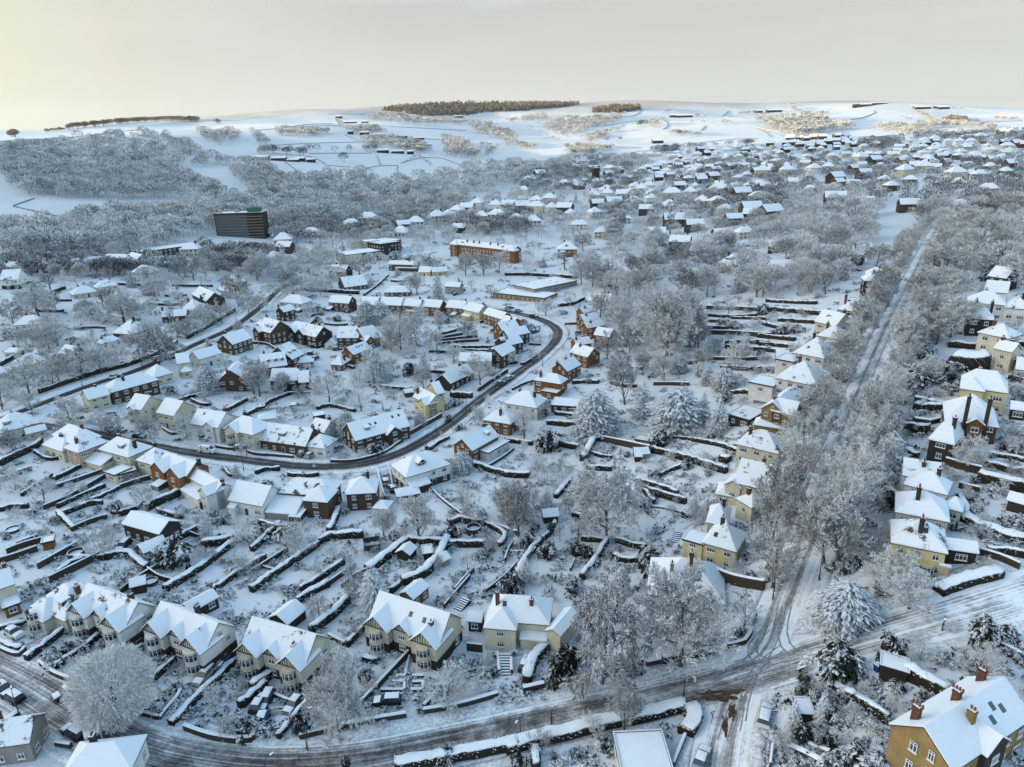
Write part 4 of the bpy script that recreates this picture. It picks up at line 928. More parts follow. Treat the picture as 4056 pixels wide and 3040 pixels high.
 ('c3', 1222, 668, 1562, 752, 1400, 572, 'h', 2, 'wh', 'white hipped house in front of timbered one', []),
 ('c3', 1150, 896, 1580, 978, 1372, 736, 'h', 2, 'cr', 'cream hipped house second from side road', [('c', .38, -.35, 1.1, 3, 'chimd'), ('w', -.1, .05, .3, 'l', 1)]),
 ('c3', 1116, 1152, 1562, 1242, 1350, 976, 'h', 2, 'ye', 'yellow house with big bow window by side road', [('c', .5, -.45, 1.2, 3, 'chimd'), ('bay', .7, 1), ('w', .93, 1.12, .2, 'l', 1, 'ye'), ('s', .6, .6)]),
 ('c3', 1560, 865, 1690, 895, 1640, 785, 'h', 1, 'cr', 'small garden pavilion with hipped roof', []),
 ('c2', 1936, 332, 2278, 412, 2130, 218, 'h', 2, 'cr', 'cream hipped house with red chimney left of avenue', [('c', .22, -.3, .6, 2)]),
 ('c2', 1915, 652, 2200, 722, 2060, 480, 'g', 1.8, 'cr', 'cream house with roof window and brick stack', [('c', .6, .3, .4, 3), ('s', .82, .6), ('w', -.25, .2, .5, 'g', 1.4)]),
 ('c2', 1765, 748, 2010, 790, 1920, 655, 'h', 1, 'cr', 'low cream wing with orange chimney', [('c', .55, -.3, .8, 2)]),
 ('c2', 2060, 862, 2195, 818, 2090, 738, 'h', 1.2, 'cr', 'small hipped wing beside the avenue trees', []),
 ('c2', 1690, 985, 1850, 1012, 1925, 860, 'h', 2, 'cr', 'cream rear house with bluish hipped roof', []),
 ('c2', 1656, 1152, 1925, 1228, 1850, 1010, 'h', 2, 'ye', 'large yellow house with flat roofed annexe', [('w', -.62, -.01, .3, 'f', 1.7, 'ye'), ('s', .3, .4)]),
 ('b0', 1480, 1035, 1580, 1020, 1440, 955, 'g', 2.2, 'cr', 'cream villa with round sun lounge', [('w', .2, 1., 3., 'h', 1, 'cr')]),
 ('b0', 1290, 1150, 1440, 1110, 1400, 1018, 'h', 1.4, 'cr', 'low hipped wing of villa with sun lounge', []),
 ('b0', 1660, 1000, 1842, 946, 1660, 926, 'g', 1.6, 'wh', 'white house behind villa with sun lounge', []),
 ('b0', 925, 1275, 1320, 1168, 1150, 1118, 'h', 2, 'br', 'long brown hipped house beside hill road', [('c', .3, .1, .5, 2, 'chimd'), ('c', .35, -.3, .5, 2, 'chimd')]),
 ('b0', 740, 1335, 912, 1290, 830, 1226, 'g', 1.8, 'cr', 'cream house left of long brown hipped one', [('c', .6, .1, 0, 2, 'chimd')]),
 ('b0', 2035, 1160, 2092, 1078, 1925, 1080, 'g', 2, 'br', 'brown gable with big chimney by cedar', [('c', 0, .2)]),
 ('b0', 1310, 1440, 1450, 1470, 1400, 1326, 'g', 2, 'cr', 'cream house behind roadside bare trees', []),
 ('b0', 1060, 1400, 1180, 1420, 1150, 1290, 'g', 2, 'cr', 'cream bay fronted house behind roadside trees', [('w', .2, .6, 1., 'gb', 2)]),
 ('b0', 1940, 875, 2100, 820, 1895, 790, 'g', 2, 'br', 'brown brick house above the villa', []),
 ('b0', 2140, 700, 2212, 720, 2180, 640, 'h', 2, 'br', 'brown hipped house behind spruce', []),
 ('b0', 940, 778, 1090, 790, 1100, 668, 'h', 1.6, 'br', 'brown house with two tall chimneys by hill road', [('c', .1, 0, .8, 2, 'chimd'), ('c', .6, .1, .8, 2, 'chimd')]),
 ('b0', 490, 950, 592, 970, 560, 880, 'g', 1.4, 'br', 'small gabled house left of hill road trees', []),
 ('b0', 850, 870, 1010, 830, 900, 815, 'h', 1, 'wh', 'low white roofed house above hill road', [('c', .2, .1)]),
 ('b0', 110, 715, 335, 702, 230, 650, 'h', 1, 'wh', 'low white roof among left gardens', []),
 ('b0', 30, 940, 212, 942, 120, 905, 'h', 1, 'cr', 'flat looking bungalow near left edge', []),
 ('b0', 178, 950, 322, 946, 250, 910, 'h', 1, 'cr', 'second bungalow near left edge', []),
 ('b0', 145, 1060, 392, 1012, 270, 960, 'h', 1.5, 'cr', 'broad hipped house near left edge', []),
 ('b0', -40, 1130, 60, 1110, 0, 1050, 'h', 1.5, 'cr', 'hipped house cut by left edge', []),
 ('b0', 1350, 645, 1552, 632, 1470, 575, 'g', 1.4, 'br', 'brown gabled house among hill road trees', [('c', 0, 0, .8, 2, 'chimd')]),
 ('b0', 1510, 592, 1625, 592, 1580, 496, 'h', 1.5, 'cr', 'cream pyramid roof house above hill road', [('c', .1, .2)]),
 ('b0', 1602, 456, 1722, 514, 1690, 400, 'g', 1.5, 'br', 'brown house with flat dormer above hill road', [('d', .6, 'f', 2.4), ('c', 0, .2, .5, 2, 'chimd')]),
 ('b0', 1735, 510, 1850, 452, 1790, 425, 'g', 1.5, 'br', 'brown gable right of flat dormer house', [('c', 0, .2)]),
 ('b0', 1790, 430, 1905, 430, 1850, 362, 'h', 1.6, 'cr', 'cream house with patchy hipped roof', []),
 ('b0', 1840, 362, 1985, 366, 1900, 296, 'h', 1.6, 'br', 'brown house with twin chimneys on upper left', [('c', .1, .1, .5), ('c', .8, .1, .5)]),
 ('b0', 60, 214, 200, 211, 130, 160, 'h', 1.5, 'dk', 'leftmost hipped house of the valley row', [('d', .5, 'f')]),
 ('b0', 250, 215, 386, 208, 315, 148, 'h', 1.8, 'dk', 'dark hipped house second in valley row', [('d', .5, 'f'), ('c', .9, .1)]),
 ('b0', 412, 210, 536, 205, 470, 152, 'g', 1.6, 'cr', 'cream house third in valley row', [('d', .5, 'f'), ('c', .9, .1)]),
 ('b0', 552, 190, 684, 184, 620, 136, 'g', 2, 'ye', 'yellow house with front gable in valley row', [('w', .1, .5, .6, 'g', 2), ('c', 1., .1)]),
 ('b0', 692, 190, 850, 180, 765, 132, 'g', 2, 'ye', 'wide yellow house in valley row', [('c', 1., .1)]),
 ('b0', 855, 180, 1030, 184, 940, 138, 'g', 2, 'wh', 'timbered white house in valley row', [('w', .6, .95, .8, 'gt', 2)]),
 ('b0', 1040, 165, 1125, 188, 1100, 106, 'g', 2, 'cr', 'cream gable house left of long flats', []),
 ('b0', 0, 340, 150, 332, 90, 248, 'g', 2, 'wb', 'white timbered house at left edge', [('w', .2, .6, 1., 'gt', 2), ('c', .3, .1, .6, 2, 'chimd')]),
 ('b0', 1312, 196, 1445, 200, 1385, 138, 'h', 1, 'br', 'low hipped house before long flats', []),
 ('b0', 1095, 270, 1240, 276, 1160, 205, 'h', 2, 'wh', 'white hipped house between conifers', []),
 ('b0', 610, 460, 812, 430, 720, 398, 'h', 1, 'cr', 'cream bungalow with curved lean-to', []),
 ('b0', 805, 402, 985, 378, 890, 350, 'h', 1, 'cr', 'second cream bungalow beyond the first', []),
 ('b0', 1895, 60, 2050, 75, 1990, 28, 'g', 1.6, 'cr', 'cream gable house right of long flats', [('w', .5, .95, .8, 'g', 1.6)]),
 ('b1', 225, 520, 412, 536, 320, 455, 'h', 2, 'wh', 'white hipped house beside hill road', [('con', .9, 3, 3)]),
 ('b1', 262, 605, 352, 580, 245, 560, 'g', 2, 'dk', 'dark gabled house below white hipped one', [('c', 0, .2, .6), ('c', .4, .1)]),
 ('b1', 635, 520, 802, 532, 720, 478, 'g', 2, 'br', 'brown house with white conservatory', [('con', .1, 3.6, 3.5)]),
 ('b1', 640, 262, 772, 268, 715, 222, 'g', 2, 'dk', 'dark gabled house by cream flats', []),
 ('b1', 770, 398, 956, 374, 740, 316, 'g', 1, 'br', 'wide brown bungalow behind long hedge', []),
 ('b1', 1100, 440, 1312, 436, 1215, 376, 'h', 1, 'br', 'brown hipped bungalow by the lane', []),
 ('b1', 1135, 205, 1372, 211, 1165, 168, 'g', 1.8, 'br', 'brown house with white band at lane top', [('c', .7, -.2, .3, 2, 'chimd'), ('w', .25, 1., 1., 'l', .9)]),
 ('b1', 1500, 272, 1628, 262, 1500, 224, 'g', 1, 'ye', 'yellow gabled bungalow by lane top', []),
 ('b1', 1385, 270, 1480, 272, 1420, 216, 'g', 1, 'ye', 'small white roof beside yellow gable', []),
 ('b1', 1605, 388, 1726, 396, 1630, 358, 'g', 1.8, 'gr', 'grey house left of the school', []),
 ('b1', 900, 540, 1040, 543, 975, 490, 'g', 2, 'or', 'leftmost house of the terrace row', []),
 ('b1', 1055, 541, 1238, 550, 1150, 490, 'g', 2, 'or', 'terrace house behind the snowy cedar', []),
 ('b1', 1242, 546, 1392, 560, 1315, 497, 'g', 2, 'or', 'terrace house third from the left', [('w', .3, .8, 1.2, 'l', .9)]),
 ('b1', 1402, 553, 1562, 567, 1485, 502, 'g', 2, 'or', 'terrace house fourth from the left', []),
 ('b1', 1615, 563, 1762, 577, 1690, 513, 'g', 2, 'or', 'terrace house with small conservatory', [('con', .5, 3, 3)]),
 ('b1', 1762, 582, 1890, 610, 1840, 533, 'g', 2, 'ye', 'terrace house second from right end', [('w', 0, .5, 2, 'l', .9)]),
 ('b1', 1928, 617, 2078, 662, 2012, 580, 'g', 2, 'or', 'terrace house at the right end', []),
 ('b2', -40, 690, 55, 715, 10, 635, 'g', 2, 'or', 'semi at top of the inner curve', []),
 ('b2', -20, 760, 120, 730, 60, 672, 'g', 2, 'or', 'semi second down the inner curve', []),
 ('b2', 30, 815, 205, 775, 90, 735, 'g', 2, 'dk', 'dark semi beside the bend of curve', []),
 ('b2', 0, 890, 148, 855, 70, 795, 'g', 2, 'dk', 'dark semi with square chimney in curve', [('c', .3, -.3)]),
 ('b2', -60, 970, 78, 925, -10, 872, 'g', 2, 'dk', 'lowest dark semi of the inner curve', []),
 ('b1', 945, 22, 1070, 40, 1000, -15, 'f', 3.4, 'dk', 'dark brick block of flats with cream sides', []),
 ('b1', 1082, 30, 1240, 0, 1050, -20, 'f', 3.4, 'dk', 'dark flats rear block', []),
 ('b1', 902, 8, 945, 22, 980, -12, 'f', 3.4, 'cr', 'cream left block of flats', []),
 ('b1', 785, 132, 1068, 96, 880, 75, 'f', 2.6, 'dk', 'lower dark block of flats', []),
 ('b1', 704, 108, 785, 132, 830, 92, 'f', 2.6, 'cr', 'lower cream block of flats', []),
 ('b2', 245, 418, 600, 346, 45, 382, 'f', 1.3, 'gr', 'flat roofed school main hall', []),
 ('b2', -100, 446, 330, 492, 240, 428, 'f', 1, 'st', 'flat roofed school front wing', []),
]
for h in HN:
    reg, a, b_, c_, d, e, f, k, st, wl, lab, ex = h
    nm = 'house'
    if 'flats' in lab and 'left of' not in lab and 'right of' not in lab and 'before' not in lab and 'by cream' not in lab: nm = 'block_of_flats'
    if 'school' in lab and 'left of' not in lab: nm = 'school_building'
    if 'garage block' in lab: nm = 'garage'
    if 'pavilion' in lab: nm = 'pavilion'
    house(reg, a, b_, c_, d, e, f, k, st, wl, lab, ex, nm=nm, cat=nm.replace('_', ' '), thin=(len(lab)*7+int(a)) % 3 == 0 or 'patchy' in lab or 'bare' in lab and 'tree' not in lab or 'red tiles' in lab, Wmax=20 if nm != 'house' else 14, hipf=.6 if 'half-hipped' in lab else 1)
# large buildings further off
house('a1', 1592, 1240, 2085, 1296, 1640, 1196, 'g', 3.6, 'or', 'long red brick mansion block with many chimneys', [('w', -.02, .1, 1.5, 'h', 3.6), ('w', .86, 1.02, 1.5, 'h', 3.6)]+[('c', t, -.35, .3, 2, 'chimd') for t in (.22, .33, .42, .6, .72)]+[('d', .15, 'f'), ('d', .8, 'f'), ('d', .9, 'f')], nm='mansion_block', cat='block of flats')
house('b0', 1165, 108, 1690, 38, 1330, 45, 'f', 1.9, 'br', 'long two-storey flats with snowy flat roof', [], nm='block_of_flats', cat='block of flats', Wmax=18)
ob = house('a0', 1700, 1003, 2085, 992, 1850, 968, 'f', 8.2, 'dk', 'tall dark office slab above the valley wood', [], nm='office_block', cat='office block', Wmax=16, win=False)
def slab_detail():
    o = bpy.data.objects[ob.name]; wl = [c for c in o.children if c.name.startswith('wall')][0]
    xs = [v.co.x for v in wl.data.vertices]; ys = [v.co.y for v in wl.data.vertices]; x0, x1, y0 = min(xs), max(xs), min(ys); he = 8.2*2.65+.25
    for q in range(8):
        b = MB(); z = .9+q*2.65; b.box(x0*.92, x1*.3, y0-.1, y0-.004, z, z+1.35, 0)
        n = 16
        for k in range(n+1):
            xx = x0*.92+(x1*.3-x0*.92)*k/n; b.box(xx-.06, xx+.06, y0-.16, y0-.102, z, z+1.35, 1)
        b.build('window', ['glass', 'frame'], o)
        b = MB(); b.box(x0-.05, x1+.05, y0-.2, y0-.004, z-.95, z-.15, 0); b.build('floor_band', ['band'], o)
    b = MB(); b.box(x1*.35, x1*.85, y0*.5, -y0*.5, he+.4, he+4.2, 0)
    for k in range(4): b.box(x1*(.4+.12*k)-.05, x1*(.4+.12*k)+.05, -.05, .05, he+4.2, he+7.5, 1)
    b.build('plant_room', ['green', 'metal'], o)
    for t in (-.85, -.15):
        b = MB(); b.box(x1*t-1.6, x1*t+1.6, -1.5, 1.5, he+.4, he+2.4, 0); b.box(x1*t-1.6, x1*t+1.6, -1.5, 1.5, he+2.4, he+2.6, 1); b.build('lift_housing', ['gr', 'snow'], o)
slab_detail()
sp_ = ob.location.copy(); ud = Vector((sp_.x, sp_.y, 0)).normalized(); FOOT.append((sp_.x-ud.x*45, sp_.y-ud.y*45, ud.x, ud.y, 55, 26))

# ------------------------------------------------------------------ garages, sheds and outbuildings
SH = [
 ('d0', 1590, 285, 1815, 160, 1560, 215, 'g', .9, 'dk', 'garage', 'long brick garage behind the big round tree pair'),
 ('d1', 290, 385, 440, 262, 230, 290, 'g', .8, 'dk', 'garage', 'double roofed brick garage behind patched roof pair'),
 ('d1', 1340, 175, 1465, 70, 1290, 110, 'g', 1, 'or', 'garden_studio', 'brick garden studio with ribbed snowy roof'),
 ('d2', 350, 440, 500, 265, 430, 400, 'g', 1.6, 'cr', 'garage', 'cream gabled garage beside big bare tree'),
 ('d2', 980, 1620, 1390, 1600, 1330, 1290, 'f', 1, 'wh', 'garage', 'flat roofed garage inside the thick hedge corner'),
 ('c0', 225, 255, 385, 215, 330, 185, 'g', .9, 'cr', 'garage', 'small garage at left below dormer house'),
 ('c0', 880, 575, 960, 600, 1020, 520, 'f', .95, 'cr', 'garage', 'cream flat roofed garage behind hipped semis'),
 ('c0', 960, 605, 1130, 560, 1040, 560, 'f', .9, 'gr', 'garage', 'grey lower garage joined to cream one'),
 ('c0', 1025, 1000, 1330, 1085, 1060, 890, 'g', 1.5, 'dk', 'coach_house', 'dark coach house with skylights in back gardens'),
 ('c0', 1200, 1245, 1390, 1165, 1400, 1080, 'g', .9, 'br', 'garage', 'brown gabled garage beside dark coach house'),
 ('c0', 350, 1170, 440, 1150, 400, 1120, 'f', .7, 'or', 'shed', 'orange timber shed by the long brown fence'),
 ('c0', 1090, 1530, 1210, 1500, 1130, 1455, 'g', .8, 'dk', 'garage', 'garage roof behind red patched pair'),
 ('c1', 1210, 775, 1395, 745, 1290, 700, 'h', .8, 'br', 'garage', 'brown hipped garage below white and brown house'),
 ('c1', 1010, 870, 1120, 880, 1060, 808, 'h', .7, 'wh', 'garage', 'small white roofed garage behind bare tree'),
 ('c1', 1310, 1260, 1365, 1200, 1280, 1190, 'g', .7, 'dk', 'shed', 'dark gabled shed between two thick hedges'),
 ('c1', 1600, 1310, 1640, 1290, 1590, 1250, 'g', .6, 'gr', 'shed', 'small blue-grey shed on lawn behind hedge'),
 ('c1', 1430, 1260, 1500, 1250, 1460, 1190, 'f', .7, 'dk', 'shed', 'flat shed beside the dark gabled shed'),
 ('c2', 325, 945, 445, 935, 380, 880, 'g', .7, 'dk', 'shed', 'dark shed under trees by ring pool'),
 ('c2', 1090, 440, 1140, 440, 1110, 370, 'g', .6, 'dk', 'shed', 'left one of two sheds below long hedge'),
 ('c2', 1145, 420, 1205, 415, 1180, 365, 'g', .6, 'gr', 'shed', 'right one of two sheds below long hedge'),
 ('c2', 1085, 300, 1225, 322, 1110, 265, 'f', .5, 'gr', 'shed', 'low snowy lean-to beside fruit cage'),
 ('c3', 1578, 1208, 1822, 1242, 1610, 1130, 'g', 1, 'dk', 'garage', 'dark brick garage beside the yellow house'),
 ('c3', 2080, 800, 2260, 850, 2130, 745, 'g', .8, 'dk', 'garden_building', 'dark summerhouse at right edge lawn'),
 ('d1', 1800, 355, 1905, 365, 1850, 320, 'g', .95, 'dk', 'garage', 'dark gabled garage left of hipped house chimneys'),
 ('d3', 1020, 735, 1240, 800, 1130, 745, 'f', .8, 'dk', 'shed', 'flat snowy shed by the blue bin'),
 ('d3', 365, 1140, 432, 1145, 400, 1100, 'f', .5, 'dk', 'shed', 'small snowy store among corner bushes'),
 ('b2', 385, 1385, 600, 1400, 540, 1330, 'f', .9, 'dk', 'garage', 'dark flat garage right of white hipped house'),
 ('b1', 483, 848, 572, 855, 520, 798, 'g', .9, 'wh', 'garage', 'white garage between dark and brown houses'),
 ('b1', 515, 1480, 605, 1465, 555, 1440, 'f', .8, 'dk', 'shed', 'dark square shed above long brown gable'),
 ('b1', 315, 1390, 360, 1385, 335, 1360, 'f', .9, 'gr', 'shed', 'blue-grey shed by orchard tree'),
 ('b1', 45, 1505, 190, 1490, 110, 1455, 'h', .7, 'wh', 'garage', 'low hipped garage in upper gardens'),
 ('b1', 1275, 1280, 1340, 1270, 1310, 1250, 'g', .7, 'br', 'shed', 'brown shed left of pale yellow house'),
 ('b3', 150, 980, 250, 985, 200, 925, 'g', .8, 'gr', 'garage', 'grey garage left of bare hip tiles house'),
 ('b3', 2150, 1080, 2230, 1090, 2190, 990, 'g', 1, 'wh', 'garage', 'white roofed garage at right edge'),
 ('b3', 2105, 1412, 2230, 1430, 2160, 1360, 'g', .9, 'dk', 'garage', 'dark garage right of big hipped house'),
 ('b2', 1085, 350, 1150, 325, 1110, 310, 'f', .8, 'dk', 'shed', 'dark shed among frosted trees'),
]
for reg, a, b_, c_, d, e, f, k, st, wl, nm, lab in SH:
    house(reg, a, b_, c_, d, e, f, k, st, wl, lab, (), nm=nm, cat=nm.replace('_', ' '), pitch=30, win=(st >= .9), chim=False, detail=False, Wmax=11)
# ------------------------------------------------------------------ hedges, garden walls, fences (photo points along the foot)
HG = {
'c0': [('h', 2.2, 1.6, [(0, 520), (120, 460), (280, 385), (350, 335)]), ('h', 1.5, 1.2, [(450, 645), (560, 590), (690, 528)]), ('h', 1.4, 1, [(180, 775), (300, 700), (440, 610)]), ('b', 1.3, .6, [(440, 715), (640, 650), (880, 565)]),
  ('h', 1.4, 1., [(480, 875), (680, 780), (880, 695)]), ('f', 1.5, .3, [(370, 885), (600, 785), (880, 622)]), ('h', 1.5, 1.2, [(515, 935), (640, 890), (745, 850), (860, 840)]), ('h', 1.3, 1., [(740, 825), (880, 770), (1000, 712)]),
  ('b', 1.5, .5, [(1000, 712), (1150, 660), (1290, 622)]), ('h', 2.4, 1.8, [(1220, 895), (1360, 825), (1500, 765)]), ('h', 1.8, 2., [(885, 1300), (1050, 1262), (1150, 1320), (1230, 1395)]), ('h', 1.8, 1.8, [(1380, 1565), (1650, 1400), (1960, 1165)]),
  ('h', 1.5, 1.2, [(1780, 1570), (2000, 1420), (2220, 1285)]), ('b', 1.7, .5, [(320, 1380), (480, 1290), (650, 1195)]), ('f', 1.6, .3, [(60, 1255), (200, 1200), (360, 1155)]), ('f', 2., .3, [(420, 1500), (620, 1400), (840, 1290)]),
  ('h', 1.6, 1.4, [(490, 930), (580, 1020), (620, 1060)]), ('f', 1.4, .3, [(1460, 1050), (1560, 1090), (1670, 1130)]), ('h', 1.5, 1.4, [(1320, 905), (1420, 935), (1530, 960)]), ('h', 2.4, 1.6, [(1680, 880), (1820, 815)]), ('b', 1.1, .5, [(1800, 365), (1900, 385), (1960, 385)]),
  ('b', 1.2, .5, [(2065, 410), (2130, 430), (2220, 440)]), ('b', 1., .5, [(1360, 215), (1440, 260), (1520, 240)]), ('h', 1.3, 1.2, [(290, 405), (400, 470), (520, 460)]), ('h', 2.2, 2.2, [(1690, 1190), (1800, 1180), (1960, 1150)]), ('b', 1.2, .5, [(1880, 560), (1920, 610), (2000, 615)])],
'c1': [('h', 1.9, 1.7, [(-10, 1575), (250, 1390), (550, 1190)]), ('h', 1.7, 1.5, [(400, 1575), (560, 1470), (760, 1335)]), ('h', 1.9, 1.9, [(640, 1085), (690, 980), (720, 895)]), ('h', 2.1, 2.8, [(960, 1405), (1120, 1290), (1290, 1155)]),
  ('h', 2.2, 2.6, [(1250, 1505), (1420, 1440), (1540, 1320), (1630, 1145)]), ('h', 2., 1.8, [(1640, 1185), (1800, 1190), (1950, 1190)]), ('h', 1.4, 1.4, [(690, 1115), (800, 1110), (930, 1105)]), ('f', 1.4, .3, [(1690, 1575), (1770, 1480), (1850, 1400)]),
  ('b', .8, .5, [(1490, 715), (1600, 820), (1780, 955)]), ('h', 1.9, 1.9, [(1850, 520), (2030, 580), (2215, 615)]), ('b', 1.2, .4, [(1042, 565), (1075, 690), (1105, 800)]), ('b', 1.1, .6, [(655, 490), (850, 485), (1080, 425), (1200, 350), (1260, 305)]),
  ('b', 1.1, .6, [(0, 425), (180, 440), (345, 455)]), ('b', 1.7, .6, [(1290, 275), (1440, 190), (1580, 110)]), ('f', 1.2, .3, [(1135, 545), (1160, 640), (1170, 700)]), ('h', 1.3, 1.5, [(1840, 960), (1980, 1010), (2215, 1090)]),
  ('h', 1.5, 1.5, [(30, 590), (100, 560), (230, 560)]), ('h', 1.4, 1.4, [(300, 600), (430, 610), (560, 600)]), ('b', 1., .4, [(1970, 530), (2100, 450), (2180, 385)]), ('h', 1.3, 1.2, [(1480, 390), (1560, 330), (1640, 290)]), ('h', 1.8, 1.8, [(1640, 1010), (1730, 980), (1830, 1000), (1960, 1000)]),
  ('h', 2., 1.4, [(60, 1010), (180, 1050), (300, 1060)]), ('b', .7, .4, [(60, 1360), (220, 1405)])],
'c2': [('h', 2., 1.9, [(-5, 605), (110, 612), (220, 612)]), ('h', 1.6, 1.5, [(0, 315), (110, 330), (230, 345)]), ('h', 2., 1.8, [(350, 170), (500, 185), (650, 200)]), ('h', 2., 1.7, [(460, 350), (540, 370), (620, 380)]), ('h', 2.4, 3., [(650, 480), (720, 360), (780, 250)]),
  ('h', 1.6, 1.2, [(690, 545), (790, 555), (890, 560)]), ('b', 2.2, .6, [(785, 310), (1000, 355), (1210, 400)]), ('h', 2.1, 1.4, [(1215, 400), (1500, 470), (1850, 580)]), ('h', 1.9, 1.3, [(1120, 720), (1300, 775), (1510, 835)]), ('h', 1.4, 1.3, [(1140, 660), (1300, 700), (1440, 760)]),
  ('h', 1.6, 1.4, [(930, 1150), (1050, 1190), (1180, 1215)]), ('h', 1.8, 1.7, [(640, 1470), (750, 1320), (850, 1160)]), ('h', 1.8, 1.6, [(55, 1550), (140, 1360), (200, 1270), (300, 1160)]), ('h', 1.5, 1., [(800, 250), (890, 185)]), ('b', 2.6, .6, [(1650, 1400), (1850, 1490), (2000, 1530), (2160, 1560)]),
  ('h', 1., 1., [(1400, 285), (1650, 315), (1950, 370)]), ('f', 1.3, .25, [(1100, 1570), (1145, 1480), (1190, 1405)]), ('h', 1.6, 2., [(420, 790), (500, 700), (545, 640)]), ('h', 1.2, 1., [(720, 420), (820, 450), (900, 455)]), ('b', .5, .4, [(1120, 890), (1220, 865), (1350, 880), (1480, 915)]),
  ('f', 1., .25, [(545, 1400), (580, 1320)]), ('h', 2., 2.4, [(1800, 470), (1870, 490)]), ('h', 1.6, 1.6, [(900, 1290), (1000, 1320), (1120, 1310)]), ('b', .5, .5, [(40, 1240), (160, 1240)]), ('h', 1.6, 1.5, [(1480, 940), (1560, 960)])],
'c3': [('h', 2.2, 1.4, [(1140, 205), (1270, 235), (1400, 250)]), ('h', 1.7, 1.8, [(1300, -20), (1480, 20), (1640, 30)]), ('f', 1.5, .4, [(1830, 1260), (2000, 1310), (2170, 1385)]), ('h', 1.7, 3., [(1490, 1585), (1750, 1490), (2000, 1425)]), ('f', 1.9, .4, [(1550, 510), (1700, 555), (1850, 590)]),
  ('h', 2.4, 2.2, [(1825, 640), (2020, 690), (2215, 730)]), ('h', 1.6, 2.6, [(1700, 960), (1900, 1060), (2215, 1165)]), ('f', 1.4, .3, [(1665, 700), (1750, 725), (1835, 745)]), ('h', 1., 1.2, [(1890, 425), (2050, 450), (2215, 480)]), ('h', 1.4, 1.4, [(1230, 400), (1290, 440), (1340, 445)]), ('b', 1.1, .5, [(1040, 680), (1110, 740)]), ('b', 1.6, .5, [(60, 1380), (110, 1410), (60, 1500)])],
'd0': [('b', 1.1, .6, [(0, 600), (90, 640), (165, 655), (215, 605)]), ('h', 1.6, 1.4, [(225, 695), (400, 560), (560, 430)]), ('b', 1.2, .6, [(340, 725), (440, 805), (540, 850), (640, 885)]), ('h', 1.5, 1.2, [(470, 760), (650, 640), (830, 500)]), ('b', 1.5, .6, [(1090, 670), (1195, 595)]),
  ('h', 1.5, 1., [(1225, 915), (1350, 800), (1475, 695)]), ('h', 1.4, 1.4, [(1430, 1240), (1650, 1010), (1960, 710)]), ('b', 1.4, .7, [(1545, 1270), (1750, 1340), (1970, 1375), (2110, 1365)]), ('b', 1.3, .7, [(2115, 1360), (2130, 1210)]), ('b', .8, .5, [(1335, 1185), (1400, 1100), (1480, 1010), (1510, 950)]), ('h', 1.3, 1.5, [(20, 1240), (170, 1150)]),
  ('h', 1.2, 1.6, [(0, 430), (100, 410), (230, 380)]), ('h', 1.2, 1.6, [(0, 540), (100, 590), (190, 600)]), ('b', 1.1, .5, [(1190, 1150), (1330, 1185)]), ('f', 1.6, .4, [(100, 1460), (250, 1400)]), ('h', 1.8, 1.6, [(2000, 1090), (2220, 900)]), ('b', 1.1, .6, [(470, 1400), (600, 1420)])],
'd1': [('h', 1.4, 1.1, [(215, 1350), (350, 1180), (500, 1015)]), ('b', 1.3, .7, [(395, 1345), (620, 1290), (860, 1235)]), ('b', 1.2, .7, [(860, 1235), (1070, 1195), (1285, 1160)]), ('f', 1.5, .4, [(870, 1115), (1080, 890), (1340, 610)]), ('b', 1.2, .7, [(1428, 1130), (1720, 1080), (2045, 990)]), ('b', 1., .6, [(1428, 1090), (1535, 985)]),
  ('h', 2.2, 2.2, [(495, 460), (650, 340), (800, 205)]), ('h', 1.8, 1.6, [(380, 210), (500, 130), (640, 65)]), ('h', 1.5, 1.3, [(790, 580), (930, 430)]), ('b', .6, .5, [(1070, 945), (1265, 945)]), ('b', .6, .5, [(1268, 945), (1272, 878)]), ('b', .6, .5, [(1175, 875), (1272, 875)]), ('b', .6, .5, [(1200, 832), (1280, 828)]), ('b', .6, .5, [(1320, 945), (1420, 943)]), ('b', .6, .5, [(1335, 880), (1425, 880)]), ('b', .6, .5, [(1425, 943), (1428, 880)]), ('b', .6, .5, [(1335, 828), (1430, 828)]),
  ('h', 1.8, 2., [(0, 940), (100, 860), (185, 800)]), ('f', 2., .3, [(1790, 605), (1920, 620)]), ('h', 1.9, 2.6, [(1190, 1590), (1400, 1555), (1700, 1500), (2215, 1400)]), ('b', .9, .5, [(190, 990), (330, 1045), (420, 1020)]), ('h', 1.4, 1.4, [(930, 690), (1050, 710)]), ('f', 1.4, .3, [(1600, 260), (1720, 120), (1815, 10)]), ('b', 1., .5, [(2050, 650), (2060, 800)]), ('b', 1.0, .5, [(2160, 690), (2165, 800)]), ('b', .5, .4, [(1275, 820), (1310, 660)])],
'd2': [('b', 1.4, .8, [(150, 955), (325, 915)]), ('h', 2., 2.6, [(180, 880), (240, 700), (360, 570)]), ('b', 1.2, .7, [(420, 895), (620, 860), (800, 820)]), ('b', 1.2, .7, [(1180, 735), (1300, 710)]), ('h', 1.7, 2., [(1310, 700), (1520, 660), (1745, 610)]), ('b', 1.2, .7, [(1850, 585), (2000, 550), (2055, 450)]),
  ('h', 1.9, 3.2, [(0, 1440), (250, 1370), (480, 1320), (700, 1265), (900, 1215), (1150, 1170), (1400, 1105), (1500, 1090)]), ('h', 1.9, 3.4, [(1540, 1100), (1570, 1200), (1500, 1320)]), ('h', 1.7, 2., [(250, 1450), (260, 1600)]), ('b', 1.1, .5, [(1500, 1340), (1400, 1580)]), ('h', 1.5, 1.4, [(2010, 470), (2080, 330)])],
